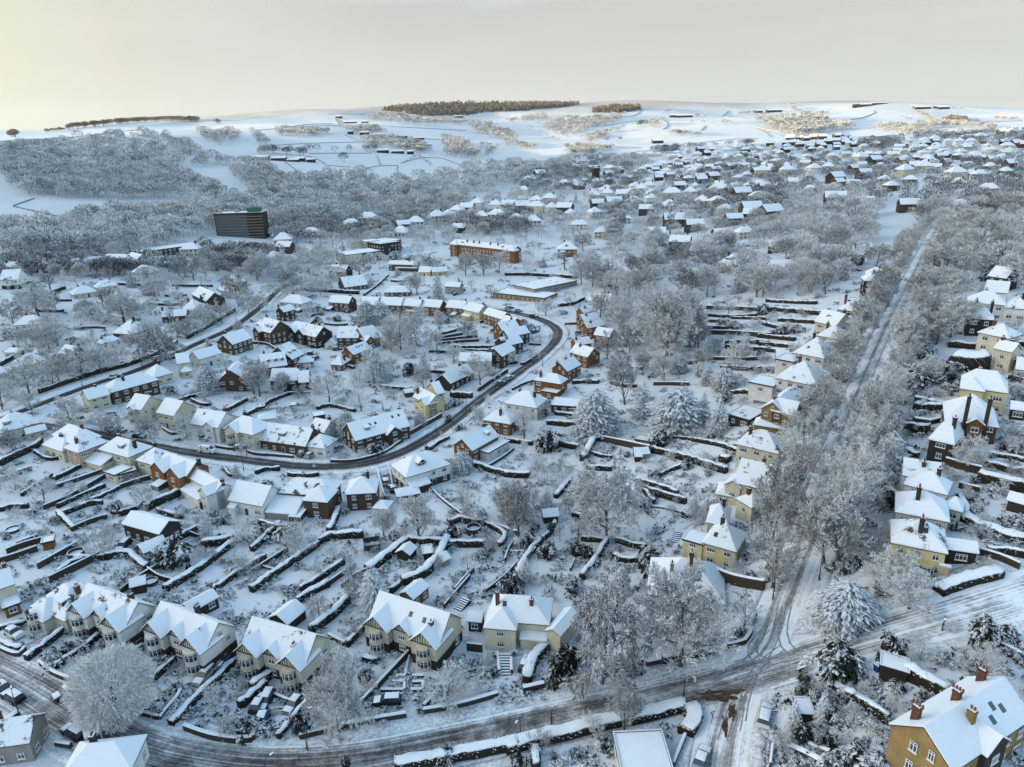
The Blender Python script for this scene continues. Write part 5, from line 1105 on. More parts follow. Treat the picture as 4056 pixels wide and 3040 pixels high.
'd3': [('h', 1.6, 1.4, [(790, 1020), (920, 1110), (1070, 1205)]), ('h', 1.4, 1.6, [(620, 930), (700, 970), (790, 1015)]), ('b', 1.2, .7, [(250, 1440), (390, 1500), (550, 1590)]), ('b', .8, .5, [(400, 1400), (490, 1440), (585, 1470)]), ('h', 2.2, 2., [(1000, 690), (1250, 830), (1560, 1000)]), ('f', 1.2, .3, [(90, 1590), (110, 1430)]), ('h', 1.2, 1.2, [(1960, 560), (2120, 640), (2220, 690)])],
'b0': [('h', 2., 1.2, [(330, 1285), (600, 1190), (850, 1110), (1050, 1065)]), ('h', 2., 1.2, [(1050, 1065), (1300, 970), (1480, 870)]), ('h', 2., 1.2, [(1560, 830), (1760, 720), (1960, 600)]), ('h', 1.6, 1.2, [(1200, 545), (1370, 550), (1530, 550)]), ('b', 1.6, .6, [(1440, 390), (1600, 395), (1780, 395)]), ('b', 1.6, .6, [(980, 380), (1100, 385), (1220, 390)]),
  ('h', 2., 1.4, [(420, 455), (480, 435), (545, 410)]), ('h', 1.6, 1.2, [(300, 600), (410, 605), (535, 605)]), ('h', 1.5, 1.2, [(1500, 1350), (1680, 1300), (1860, 1255)]), ('h', 1.6, 1.3, [(1900, 1430), (1980, 1390), (2060, 1345)]), ('h', 1.6, 1.4, [(1980, 1505), (2100, 1450), (2215, 1405)]), ('b', 1.2, .6, [(680, 745), (800, 740), (880, 745)]),
  ('h', 1.4, 1.2, [(440, 515), (520, 515), (600, 515)]), ('h', 1.4, 1.2, [(1380, 475), (1460, 478), (1560, 470)]), ('b', 1., .5, [(1330, 1185), (1240, 1130)]), ('h', 2., 1.4, [(0, 1060), (110, 1000), (240, 965)]), ('b', 1.4, .5, [(1390, 1010), (1480, 990)]), ('h', 1.5, 1.2, [(1870, 1240), (2000, 1255), (2120, 1270)]), ('h', 1.4, 1.4, [(1600, 1350), (1680, 1380), (1760, 1390)])],
'b1': [('h', 2.6, 2.6, [(370, 425), (500, 430), (650, 440), (780, 450), (890, 455)]), ('f', 1.4, .4, [(1520, 840), (1640, 815), (1760, 795)]), ('h', 1.4, 1.2, [(1530, 805), (1640, 780), (1740, 750)]), ('h', 1.4, 1.2, [(1640, 905), (1850, 905), (2050, 900)]), ('h', 1.4, 1.3, [(1480, 940), (1720, 950), (1970, 960)]), ('f', 1.4, .4, [(1540, 880), (1700, 862), (1890, 850)]),
  ('h', 1.6, 1.4, [(0, 1440), (90, 1395), (180, 1345)]), ('f', 1.4, .3, [(490, 650), (560, 610), (620, 580)]), ('h', 1.6, 1.6, [(1075, 1240), (1200, 1250), (1330, 1260)]), ('b', 2., .6, [(1890, 1270), (2020, 1180), (2130, 1110)]), ('h', 2.6, 2.6, [(1660, 1310), (1740, 1320), (1840, 1320)]), ('h', 1.4, 1.3, [(620, 1390), (740, 1410), (860, 1440)]),
  ('b', 1.4, .5, [(1990, 770), (2050, 745)]), ('h', 1.4, 1.4, [(1155, 350), (1220, 355), (1300, 350)]), ('h', 1.6, 1.4, [(930, 470), (1040, 390), (1130, 305)]), ('b', 1.2, .5, [(600, 710), (700, 720), (800, 715)]), ('b', 1.4, .6, [(30, 820), (130, 840), (240, 815)]), ('h', 1.6, 1.5, [(540, 1420), (600, 1400), (700, 1390)]), ('h', 1.2, 1.2, [(1590, 1420), (1660, 1400), (1725, 1370)]),
  ('h', 1.4, 1.4, [(2060, 1020), (2140, 1040), (2210, 1030)]), ('f', 1.4, .4, [(1900, 700), (1990, 680), (2060, 700)]), ('h', 1.6, 1.4, [(1680, 470), (1730, 440), (1770, 425)]), ('b', 1.1, .5, [(1880, 1270), (1890, 1230)])],
'b2': [('h', 2.2, 2.2, [(0, 300), (200, 300), (380, 310), (600, 325)]), ('b', 2., .6, [(1600, 785), (1900, 795), (2215, 815)]), ('b', 1.6, .6, [(1700, 690), (1870, 695)]), ('b', 1.8, .6, [(1680, 578), (1950, 588), (2215, 600)]), ('h', 1.7, 1.4, [(1840, 905), (2020, 920), (2215, 930)]), ('f', 1.3, .3, [(500, 712), (640, 708)]), ('b', 1.5, .6, [(1240, 1215), (1400, 1215), (1535, 1220)]),
  ('b', 1.6, .6, [(1465, 1035), (1540, 1040), (1610, 1035)]), ('h', 2., 2., [(440, 560), (560, 545), (660, 500)]), ('h', 1.4, 1.3, [(1880, 1290), (1970, 1280), (2050, 1290)]), ('h', 1.6, 1.6, [(560, 1205), (660, 1195), (780, 1200)]), ('b', 1.1, .5, [(60, 1260), (150, 1215), (240, 1185)]), ('h', 1.3, 1.2, [(1890, 660), (2050, 665), (2200, 670)]), ('b', 1.2, .5, [(130, 1040), (160, 1045), (290, 960)]), ('b', 1.2, .5, [(200, 880), (300, 885)])],
'b3': [('h', 1.9, 1.6, [(60, 585), (300, 610), (540, 630)]), ('h', 1.7, 1.2, [(-10, 815), (150, 830), (300, 845)]), ('h', 1.6, 1.3, [(160, 680), (300, 690), (470, 700)]), ('h', 2., 1.6, [(1580, 895), (1720, 905), (1830, 915)]), ('h', 1.9, 2.2, [(1290, 1410), (1470, 1420), (1670, 1420)]), ('h', 1.6, 1.4, [(1140, 1575), (1290, 1580), (1420, 1590)]), ('h', 4.6, 7., [(1600, 1060), (1720, 1070), (1900, 1065)]),
  ('b', 1.3, .5, [(410, 215), (500, 220), (590, 225)]), ('h', 1.4, 1.4, [(1290, 1520), (1420, 1540), (1530, 1510)]), ('h', 1.4, 1.4, [(60, 930), (160, 940), (280, 930)]), ('h', 2.2, 2., [(1150, 160), (1250, 170)]), ('b', 1.2, .5, [(540, 1170), (600, 1200), (640, 1210)])],
}
MORE = {'c1': [('h', 1.7, 1.5, [(0, 1235), (120, 1120), (240, 1010)]), ('h', 2.2, 2., [(555, 1185), (640, 1130), (930, 1110)]), ('h', 2., 2., [(1290, 1155), (1480, 1170), (1640, 1175)]), ('h', 1.6, 1.5, [(1860, 985), (2000, 1040), (2110, 1110), (2060, 1200)]), ('f', 1.5, .3, [(1950, 1590), (2090, 1480), (2215, 1350)]), ('f', 1.4, .3, [(0, 1420), (160, 1320), (300, 1230)]), ('f', 1.3, .3, [(745, 1540), (860, 1450), (960, 1405)]), ('h', 1.5, 1.2, [(1150, 1590), (1240, 1510)])],
 'c2': [('h', 1.7, 1.6, [(0, 720), (110, 870), (200, 1010)]), ('h', 1.6, 1.4, [(420, 1010), (370, 1090), (310, 1150)]), ('h', 1.5, 1.3, [(640, 1140), (760, 1150), (850, 1160)]), ('h', 1.6, 1.4, [(560, 940), (680, 960), (800, 990)]), ('h', 1.3, 1.2, [(1560, 310), (1780, 350), (1960, 410)]), ('f', 1.4, .3, [(0, 1330), (30, 1240), (60, 1190)]), ('h', 1.5, 1.4, [(1240, 840), (1180, 760), (1130, 720)]), ('h', 1.5, 1.4, [(1290, 610), (1390, 560), (1520, 520)])],
 'c0': [('f', 1.5, .3, [(0, 655), (130, 605), (270, 555)]), ('f', 1.5, .3, [(600, 1070), (760, 1000), (900, 960)]), ('h', 1.6, 1.3, [(1000, 940), (1110, 895), (1215, 850)]), ('h', 1.5, 1.4, [(620, 1305), (760, 1300), (885, 1300)]), ('h', 1.8, 1.4, [(1390, 1190), (1520, 1120), (1700, 1050)]), ('f', 1.5, .3, [(1240, 1405), (1340, 1470), (1480, 1510)]), ('h', 1.4, 1.2, [(150, 1190), (240, 1150), (330, 1110)]), ('f', 1.7, .3, [(0, 1335), (150, 1290), (320, 1230)]), ('h', 1.5, 1.2, [(0, 900), (120, 870), (240, 870)]), ('h', 1.5, 1.3, [(480, 1430), (600, 1350), (700, 1310)]), ('f', 1.5, .3, [(1010, 1590), (1200, 1450), (1340, 1370)])],
 'd1': [('h', 1.6, 1.4, [(0, 470), (90, 420), (190, 350)]), ('f', 1.4, .3, [(640, 65), (760, -20), (860, -90)]), ('b', 1.2, .6, [(640, 500), (760, 560), (800, 570)])],
 'b1': [('h', 1.5, 1.3, [(180, 1345), (300, 1300), (380, 1290)]), ('f', 1.4, .4, [(1530, 855), (1700, 835), (1880, 815)]), ('h', 1.4, 1.3, [(1640, 930), (1850, 935), (2040, 940)]), ('h', 1.5, 1.4, [(1380, 1120), (1500, 1110), (1600, 1120)]), ('f', 1.5, .3, [(450, 790), (480, 720), (560, 660)]), ('b', 1.3, .5, [(0, 870), (120, 880), (210, 930)]), ('h', 1.5, 1.4, [(700, 1010), (780, 1060), (850, 1080)])],
 'b2': [('h', 1.5, 1.3, [(1700, 640), (1900, 650), (2100, 640)]), ('h', 1.5, 1.3, [(1660, 740), (1860, 750)]), ('h', 1.6, 1.3, [(1840, 870), (2000, 865), (2200, 870)]), ('b', 1.4, .5, [(1700, 1000), (1950, 1010), (2200, 1000)]), ('h', 1.6, 1.4, [(1800, 1080), (2000, 1090), (2200, 1090)]), ('h', 1.5, 1.5, [(420, 1460), (600, 1480), (680, 1500)]), ('h', 1.5, 1.4, [(880, 1200), (1000, 1230), (1100, 1230)])],
 'b3': [('h', 1.5, 1.3, [(0, 700), (150, 740), (300, 760)]), ('h', 1.5, 1.2, [(0, 880), (140, 890), (280, 905)]), ('h', 1.5, 1.3, [(1960, 640), (2100, 640), (2215, 650)]), ('h', 1.6, 1.4, [(2110, 880), (2215, 890)]), ('h', 1.5, 1.4, [(60, 520), (250, 530), (480, 540)]), ('h', 1.5, 1.4, [(2080, 1170), (2215, 1200)])],
 'c3': [('h', 1.5, 1.4, [(1660, 800), (1720, 900), (1700, 960)]), ('h', 1.4, 1.2, [(1900, 1240), (2050, 1250), (2215, 1290)]), ('h', 1.5, 1.3, [(1880, 520), (2050, 560), (2215, 590)]), ('h', 1.5, 1.3, [(1030, 720), (1110, 760), (1150, 790)])]}
for k_ in MORE: HG[k_] += MORE[k_]
KIND = {'h': 'hedge', 'f': 'fence', 'b': 'bwall'}
for reg in HG:
    for k, h_, w_, pts in HG[reg]: hedge(reg, pts, h_, w_, KIND[k])

# ------------------------------------------------------------------ trees seen one by one: region, foot x, foot y, top y, form, width/height
def T(reg, s):
    for q in s.split(';'):
        q = q.split()
        tree_px(reg, float(q[0]), float(q[1]), float(q[2]), q[3], float(q[4]) if len(q) > 4 else None)
LT = [('d0', 1000, 1200, 615, 'R', 1.05, 'big round frosted tree at the road edge'), ('v', 1300, 1478, 1238, 'J', .9, 'huge weeping frosted tree by main road'), ('v', 1470, 1440, 1238, 'H', 1.1, 'huge spreading frosted tree beside junction'),
      ('v', 1820, 1352, 1246, 'D', 1.25, 'domed snowy cedar on the junction corner'), ('v', 1310, 1160, 1010, 'H', 1.05, 'large frosted tree in the central back gardens'), ('v', 1462, 925, 832, 'D', 1.35, 'broad snowy cedar centre of the cedar group'),
      ('v', 1285, 935, 836, 'D', 1.05, 'dense snowy conifer left of the cedar group'), ('v', 1440, 770, 625, 'H', 1.05, 'tall bare tree with wide low limbs'), ('v', 735, 1595, 1412, 'H', .85, 'tall frosted tree behind the roadside wall'),
      ('v', 1120, 1060 + 100, 965 + 70, 'V', .75, 'frosted twin tree beside big lawn'), ('b0', 1350, 1030, 715, 'H', 1.1, 'big bare tree beside the hill road'), ('b0', 1040, 690, 410, 'H', 1.15, 'big frosted tree above the hill road gardens')]
for reg, x, yb, yt, f, wr, lab in LT:
    o = tree_px(reg, x, yb, yt, f, wr, lab); ANCH.append((*PX(reg, x, (yb+yt)/2), lab))
T('d0', '590 640 500 K;480 700 560 K 1.4;655 800 640 S;1780 1060 890 S;1900 1330 1090 F .9;2060 1320 1140 K 1.2;370 1340 1200 F 1.3;560 1000 930 K 1.6;1215 1090 1000 K;1300 1150 1060 K;1950 830 770 K;100 410 350 K 1.4')
T('d1', '975 860 740 K;1030 700 640 K 1.6;1620 1040 660 W 1.15;420 1300 1110 K .9;1960 720 600 C;2000 820 740 K;1860 720 660 K;560 340 110 W .9;1900 960 850 F 1.2;700 1150 1000 F 1.2;1000 960 850 S;200 1150 1080 F 1.4;790 1580 1480 K .8;1650 1520 1400 K 1;1620 1590 1470 K;320 1010 950 F 1.6;860 480 360 F 1.1;230 110 40 F 1.3;780 400 310 S;1620 120 50 S;1020 250 -110 C .8;860 150 -270 W .6')
T('d2', '500 840 560 K .8;560 700 540 K .7;1500 700 560 F 1.4;1000 1310 920 V .8;730 1340 1110 S 1;830 1420 1310 K 1.3;300 1430 1240 F 1.3;120 1570 1430 K .9;400 1500 1440 K;2000 440 180 S 1.1;1900 530 450 K;1960 480 400 K;620 1460 1390 F 1.6;60 120 -60 K 1;570 130 0 K 1.3;1080 1390 1290 K;380 720 650 K .8')
T('d3', '640 800 450 K 1.05;1100 680 450 K .9;1350 690 420 F 1.35;1850 800 500 F 1.5;1600 440 330 F 1.4;1900 520 260 K 1;2120 540 410 K;520 1190 960 N .55;280 1260 1020 N .55;380 1360 1180 K .9;660 1080 970 K .9;620 1180 1040 K;490 1000 860 K;340 960 880 K 1.1;310 1040 950 F 1;200 1480 1260 F .8;580 1420 1280 K .8;800 1500 1350 K 1;650 1590 1430 K 1.4;1000 1590 1400 K 1.5;910 1390 1210 S .6;1150 940 830 K;980 890 830 K 1.4;1080 1220 1140 K;1370 1010 930 K;780 1100 1040 F 1.4;390 860 790 K 1.1;1090 1060 960 F 1.4;2170 700 600 K 1.4;2080 640 560 K;1250 260 -60 B 1.5;160 30 -120 B')
T('c0', '130 720 470 F 1.1;370 800 600 S 1;110 420 200 V 1;1205 880 690 S 1.05;860 1240 990 F 1.4;1730 1130 900 C .6;1480 1330 1090 K 1.2;1260 1310 1230 K 1.4;2060 1160 930 F 1.2;960 900 780 K 1;1060 900 820 F;730 840 760 S;430 740 620 F 1.2;2040 1440 1200 F 1.1;450 1000 920 K;380 1090 1010 F 1.5;1980 610 480 C .6;1870 1000 910 K;1800 930 880 K 1.3;700 720 640 F;290 1110 1040 K 1.6;250 960 1000 K;680 1310 1260 F 1.5;1480 1500 1430 K;1600 1500 1450 K 1.3;1340 800 740 K 1.4;540 660 620 K 1.6;1120 660 600 K;780 770 730 K;840 1590 1520 F;590 310 60 B 1;850 240 40 B 1;970 260 60 B 1;1260 290 80 B;1560 280 60 B 1.1;1290 290 210 F 1.3;2060 440 290 S;1790 300 220 F;60 1130 1070 K;2100 850 780 K;2170 1000 900 F;1180 1400 1330 F 1.2;1000 1370 1310 S')
T('c1', '400 1250 940 F 1.1;1100 1110 860 V .9;1160 1130 880 F .8;1400 1150 730 V .9;1770 960 640 F .95;2100 980 620 V .95;700 1310 1140 S 1.2;560 1430 1300 S 1.3;830 1070 990 K 1.4;770 920 860 K 1.3;1690 1110 990 K .8;1600 1110 1040 K;2000 1260 1060 F .8;1950 1290 1190 K;1890 1300 1200 F;1800 1410 1250 S 1;1700 1500 1450 S;1560 1400 1240 F .8;860 1290 1180 F .8;250 1140 980 K 1.5;110 1080 990 K;120 1030 980 K;1750 570 380 D 1;790 290 40 D .75;1400 190 50 D .8;1300 250 190 F 1.5;1040 420 290 K 1;770 470 370 F 1.5;920 450 370 F 1.5;1640 150 80 K 1;1720 220 160 K 1.1;1580 270 220 F 1;1880 180 10 F 1;230 230 120 F 1;660 620 550 F 1.3;450 600 560 S;150 560 530 F 1.4;520 540 500 S;380 1370 1310 K;430 1390 1340 F;1600 1290 1260 F;1320 1400 1330 F;250 1570 1490 F 1.3;2130 1000 850 F;1900 1000 900 F;1280 1090 1010 F 1.3;1540 1100 1030 F 1.3;960 400 350 K;1180 1130 1040 K')
T('c2', '160 290 20 S .95;370 380 190 K 1.1;330 300 160 F 1;150 450 300 S .8;330 660 360 F 1.1;480 620 410 F 1;640 760 490 C .9;540 920 770 V 1;240 860 640 F 1.2;350 870 680 C .8;60 960 630 V 1;150 1040 820 F 1.1;610 1130 950 S 1;460 1150 1000 S .8;360 1270 1110 K 1;180 1190 1060 K 1.1;170 1480 1280 N .6;30 1560 1400 K .9;1230 790 700 K .9;1130 860 750 K 1.4;1280 570 420 F 1.4;850 380 310 K 1.9;640 470 360 V .7;910 540 395 N .25;1520 540 450 K 1.1;1700 570 460 F 1.4;1620 510 440 F 1.3;1570 930 750 C .8;1680 930 760 C .9;1220 1390 1180 K 1.1;1290 340 190 K 1.1;1720 290 230 K;1660 560 530 K;380 1080 970 K .7;600 1260 1130 K .75;680 1300 1160 K .75;780 1340 1270 K 1.4;850 1270 1200 K 1.3;950 1230 1170 K;1900 1420 1250 F;2060 1460 1370 K;350 1530 1450 S 1;540 1470 1390 F;720 1450 1350 F;960 1590 1320 C .6;1000 1560 1340 C .45;1130 580 500 F;1700 600 545 K 1.1;2030 640 560 N .4;760 410 340 F 1.5;1020 440 390 K;570 780 690 F 1;250 1060 980 K')
T('c3', '110 1540 950 B .8;320 1090 700 B .9;540 1350 780 V .8;240 1450 1150 F .9;1080 580 200 C .95;1080 660 500 K 1.7;910 730 610 C .8;980 830 680 K 1;1090 870 700 K .9;920 860 740 K;990 1180 990 S 1;1090 1560 1180 B 1.35;690 1410 1290 K 1.4;800 1370 1250 K 1;760 1300 1130 V .7;1730 530 210 W .9;2040 320 160 S 1.2;1230 250 200 K 1.1;1350 260 230 K;2020 380 300 K .8;2090 390 305 K .8;2170 410 310 K 1.6;1800 660 590 K;1820 820 735 K;1800 900 820 K 1.4;1640 1050 970 K;1930 1090 1000 K 1.6;2020 1140 1080 K;2130 1160 1080 K;1880 1390 1240 F 1;1440 150 80 F 1.4;1270 130 60 F 1.3;1550 1410 1340 F;1500 1290 1200 K;300 380 310 K 1.3;2100 630 480 F 1;1150 700 640 K 1.4;1170 640 600 K;60 470 420 K')
T('b0', '440 1210 1000 B;110 1300 1080 B 1.1;270 1430 1230 B;20 1420 1130 B;700 1165 900 B;850 1120 860 B;985 1065 840 B;1160 960 700 B;760 630 480 B 1.4;690 740 610 B 1.3;230 630 390 B;110 700 490 B 1.1;330 650 360 B;350 880 700 B 1.2;450 860 720 B 1.2;1330 470 300 B 1;1620 340 130 B 1.1;1500 310 140 B;1720 310 140 B;1700 765 540 B;1850 695 500 B;1560 830 640 B;2080 625 440 B;1990 560 250 B;2150 340 120 B;590 1540 1270 B;1480 820 650 B;1250 830 660 B;930 560 390 T;880 530 400 S;480 890 640 B 1.3;640 1060 880 B 1.2;560 1100 940 B 1.2;240 1080 860 B;1740 1270 1030 D .9;1990 755 640 C .9;1100 395 240 C .6;1240 460 180 C .4;1800 250 90 D;1740 905 800 C;360 350 230 C;640 870 800 K;300 860 800 F;540 340 250 F;760 310 220 F 1.6;880 310 220 F 1.5;620 330 240 F;360 600 480 B;1030 660 560 F;1890 1110 950 S;2120 1290 1010 V .8;2190 1200 1000 V;1920 250 120 B;2100 260 150 B;1580 1300 1230 F;1700 1330 1240 F 1.3;1420 1280 1200 K;160 860 780 F 1.4;420 800 700 B 1.4;70 820 740 K;820 680 600 F;950 300 240 F')
T('b1', '60 310 80 B;300 420 230 B 1.1;480 290 60 B 1.2;420 190 30 B;110 300 170 B;580 200 30 B;60 600 440 B;900 310 130 B 1.2;1060 250 110 V;1780 300 110 B 1.1;1930 300 100 V 1;2060 280 80 B;1370 460 270 V;1320 440 300 V .7;1550 500 270 C .6;1210 300 220 C .8;1830 420 330 S;2000 490 370 S 1.2;960 700 500 D .9;1070 700 500 D 1;1240 930 600 B 1.1;1370 880 590 B 1;1130 900 690 F 1.1;1560 790 590 V .8;1810 840 650 B 1.1;1030 1180 850 C .55;1110 1180 970 C .7;1430 1150 890 C .6;640 1360 1080 B 1.15;290 1280 1080 V .9;60 1310 1040 V .9;890 1180 1000 F 1;1180 1100 960 B;1310 1130 1000 K 1;910 1430 1230 S 1.1;1180 1340 1240 S 1.3;470 1410 1320 F 1.2;1000 1490 1410 F 1.6;1900 1220 930 B 1.1;2030 1130 1040 K;800 1590 1400 C .6;1420 1440 1340 C;1690 1380 1300 K;1600 1420 1360 K;1640 1400 1350 K;790 860 770 S .8;450 680 600 F;560 620 540 K;640 700 640 S;700 680 620 K;790 610 550 K;540 690 630 K;1200 940 840 B;1320 840 720 B;1620 690 600 K;1720 690 620 F;990 400 290 C .8;1180 170 90 K 1.6;1320 190 110 K 1.6;1480 200 130 K 1.5;420 360 290 K;540 980 920 S;1880 1480 1370 F 1.1;1970 1370 1280 F;250 1520 1450 F 1.3;350 1450 1370 F;450 1000 1060 K;1940 570 530 K;2130 600 550 K;1400 700 590 B;1660 960 880 F 1.4;1090 1420 1350 N .3;1280 1440 1400 F')
T('b2', '240 150 10 B;320 230 130 C .8;730 400 170 B 1;620 260 120 B;900 440 340 K 1.3;1060 300 110 V 1;1020 590 370 F 1.2;1200 240 50 B;1300 240 60 B;1470 250 60 B;1260 540 400 B 1.2;1380 600 420 B 1.1;1510 520 290 C .4;1650 360 190 D 1;1940 440 160 C .6;2100 480 180 B 1;1870 100 -60 B;1700 70 -50 B;340 640 480 B 1.2;620 590 520 F;230 860 790 S;300 860 780 S;390 860 770 S;235 1030 900 S 1.1;70 1050 930 S 1;480 920 860 F;1540 900 500 B .8;1320 700 490 B 1.1;1140 830 590 B 1.1;1010 900 650 B 1.1;850 1000 760 B;960 1150 920 B .9;1000 1380 960 V .8;1150 1100 920 B;1330 1180 950 B 1;1450 1110 930 D .9;1680 1000 760 C .45;1740 960 800 B;1700 1030 930 F 1.3;1830 1240 1050 D 1.3;1690 1200 1060 D;1640 1140 1070 K;1950 1130 1000 B 1.2;2080 1130 1040 F 1.2;1860 640 520 S 1.2;2160 620 510 K 1;1930 740 660 K 1.4;2080 760 640 F 1.6;1820 730 650 K;2020 950 900 K;2120 980 900 K;1840 1350 1260 K;700 1200 1150 K;1150 1470 1150 C .6;1650 1500 1250 C .5;1780 1590 1330 C .8;520 1180 1100 F;160 1590 1390 S 1;290 1500 1410 F;330 1470 1400 K;600 1440 1370 F;1560 400 290 V;1400 330 250 F;1230 340 260 K;1750 470 400 S;1850 540 470 S;2040 550 470 F;150 720 650 K;230 760 690 K;1100 640 560 F;930 640 600 K')
T('b3', '30 480 200 B .7;320 460 190 B .95;550 220 20 V;700 340 100 C .4;980 230 20 B 1.2;420 190 20 C;330 470 400 F 1.6;160 500 430 F 1.6;480 490 410 F 1.8;130 640 570 F .9;360 640 600 F 1.5;220 620 580 K;970 740 610 C .6;1040 560 480 K;1560 690 440 C .7;1950 330 180 K;2110 400 200 C .5;1850 440 350 C;1690 560 480 K;1640 740 690 C;1450 840 760 K 2;1390 980 860 K 1.6;1600 1180 1000 K 1.1;1360 1200 1000 K 1.6;1450 1140 1020 K 1.4;640 990 870 K 1.4;680 1180 1040 K 1.3;440 1390 1260 K 1.2;1660 1250 1140 K 1.3;2000 1120 1050 F 1.5;2150 1180 1100 K;2080 790 690 S;2160 750 640 F;1480 1300 1220 F 1.8;1600 1300 1250 K;1340 1310 1230 K;1000 1440 1360 C;1240 1520 1450 K 1.4;2160 1290 1200 K;700 660 570 K;770 860 800 K;1690 240 150 C .8;1880 260 190 C;1200 60 -100 D 1;60 900 860 K;200 790 700 K 1.3;330 770 690 K 1.5;110 790 740 K;60 1100 1040 K 1.8;380 970 960 K')
# ------------------------------------------------------------------ houses of the further streets
FP = []
def far_proto(k, Lh, Wd, he, wall, ch):
    b = MB(); walls_to(b, k, Lh, Wd, he, .8); w_ = b.build('wall', [wall, wall])
    b = MB(); roof_to(b, k, Lh, Wd, he, .8); r_ = b.build('roof', ['roof', 'deck'])
    b = MB(); n = int(Lh/3)
    for q in range(2 if he > 4 else 1):
        for i in range(n): x = (i+.5-n/2)*Lh/n; b.box(x-.7, x+.7, -Wd/2-.06, -Wd/2-.004, .9+q*2.6, 2.15+q*2.6, 0)
    g_ = b.build('windows_row', ['glass']); b = MB(); z = he+Wd*.4
    b.box(ch-.4, ch+.4, .4, 1.3, z-1.5, z+1.2, 0); c_ = b.build('chimney', ['chimd'])
    FP.append(tuple(o.data for o in (w_, r_, c_, g_)));
    for o in (w_, r_, c_, g_): drop(o)
for a in (('h', 12, 9, 5.2, 'cr', 3), ('h', 10, 8.5, 5.2, 'wh', -2), ('g', 12, 8, 5.2, 'br', 4), ('h', 14, 9, 5.2, 'cr', 0), ('g', 11, 8, 4.6, 'dk', -3), ('h', 13, 10, 3.2, 'wh', 2)): far_proto(*a)
FARH = {}
def far_house(reg, x, y, w, rng, label, group, pk=None):
    p = G(reg, x, y); wp = w/REG[reg][2]; dpt = project(p)[2]
    if p is None or not clear(p, 4) or on_road(p, 3): return
    k = pk if pk is not None else rng.choice((0, 0, 1, 1, 2, 3, 4, 5)); W_, R__, C__, G_ = FP[k]; s = min(max(wp*dpt/F/12., .7), 1.5)
    o = empty('house', p, rng.uniform(-.45, .45)); o.scale = (s, s, s); inst('wall', W_, o); inst('roof', R__, o); inst('chimney', C__, o)
    if p.length < 800: inst('window', G_, o)
    tag(o, label, 'house', group); ud = Vector((p.x, p.y, 0)).normalized(); q_ = p-ud*9; FOOT.append((q_.x, q_.y, ud.x, ud.y, 17, 9))
def rows(reg, lst, w, label, group, seed=0, pk=None):
    rng = random.Random(seed)
    for x0, y0, x1, y1, n in lst:
        for i in range(n):
            t = (i+.5)/n; far_house(reg, x0+(x1-x0)*t+rng.gauss(0, 4), y0+(y1-y0)*t+rng.gauss(0, 3), w*rng.uniform(.85, 1.15), rng, label, group, pk)
rows('a2', [(540, 655, 930, 680, 6), (700, 705, 900, 725, 4), (1000, 705, 1290, 620, 5), (1060, 720, 1280, 660, 4), (1180, 735, 1520, 690, 4)], 70, 'small snowy hipped house in the mid estate below the fields', 'mid estate houses below the fields', 1)
rows('a2', [(1270, 660, 1700, 545, 6), (1330, 600, 1800, 500, 6), (1400, 525, 2100, 480, 7), (1860, 545, 2190, 520, 4), (1480, 600, 1900, 560, 5), (1900, 590, 2200, 565, 3), (980, 560, 1260, 540, 4)], 55, 'tiny snowy house on the far estate under the farm fields', 'far estate houses under the farm fields', 2)
rows('a2', [(660, 855, 840, 830, 3), (1010, 825, 1230, 810, 4), (1360, 815, 1600, 810, 4), (1530, 760, 1760, 730, 3), (150, 780, 300, 700, 3), (120, 850, 240, 830, 2)], 90, 'snowy hipped house in the street beyond the church tower', 'houses beyond the church tower', 3)
rows('a2', [(200, 935, 300, 935, 1), (320, 920, 450, 915, 2), (90, 985, 180, 985, 1), (200, 990, 300, 985, 1), (330, 1000, 420, 1000, 1), (440, 990, 520, 1000, 1), (490, 1035, 620, 1040, 2), (50, 1065, 140, 1070, 1), (60, 1105, 120, 1110, 1), (170, 1105, 290, 1110, 1), (540, 1120, 640, 1130, 1)], 115, 'white roofed house in the row beyond the mansion block', 'houses beyond the mansion block', 4)
rows('a1', [(1440, 1090, 1830, 950, 5), (1620, 985, 1830, 990, 2), (1890, 980, 2090, 970, 2), (1770, 1060, 2010, 1060, 2), (2070, 1065, 2180, 1090, 1), (1150, 1130, 1350, 1115, 2), (1160, 1175, 1220, 1180, 1), (1340, 1100, 1470, 1090, 1), (870, 1095, 980, 1095, 1), (760, 1130, 820, 1130, 1), (420, 1190, 600, 1170, 2), (220, 1320, 420, 1290, 2), (0, 1250, 300, 1225, 3), (120, 1370, 220, 1370, 1)], 120, 'white roofed house in the street behind the flats', 'houses behind the flats', 5)
rows('a1', [(1600, 1150, 1700, 1160, 1)], 110, 'dark hipped house directly behind the mansion block', 'dark house behind mansion block', 6, 4)
rows('a3', [(170, 460, 480, 450, 5), (330, 420, 640, 405, 5), (480, 480, 900, 440, 6), (220, 525, 560, 490, 5), (560, 455, 880, 420, 5), (680, 500, 900, 460, 3), (640, 405, 820, 400, 3)], 62, 'dark walled terrace house on the upper right estate', 'dark upper right estate houses', 7, 4)
rows('a3', [(1250, 440, 1600, 430, 5), (1230, 530, 1440, 550, 3), (1450, 500, 1740, 545, 4), (1560, 450, 2180, 450, 7), (1700, 480, 2200, 490, 6), (1900, 520, 2200, 530, 4), (1380, 480, 1560, 500, 3), (2000, 370, 2200, 370, 3), (1750, 430, 1900, 410, 2), (1000, 480, 1130, 470, 2), (1800, 580, 2180, 570, 4)], 75, 'pale snowy house on the far right hillside estate', 'far right hillside houses', 8)
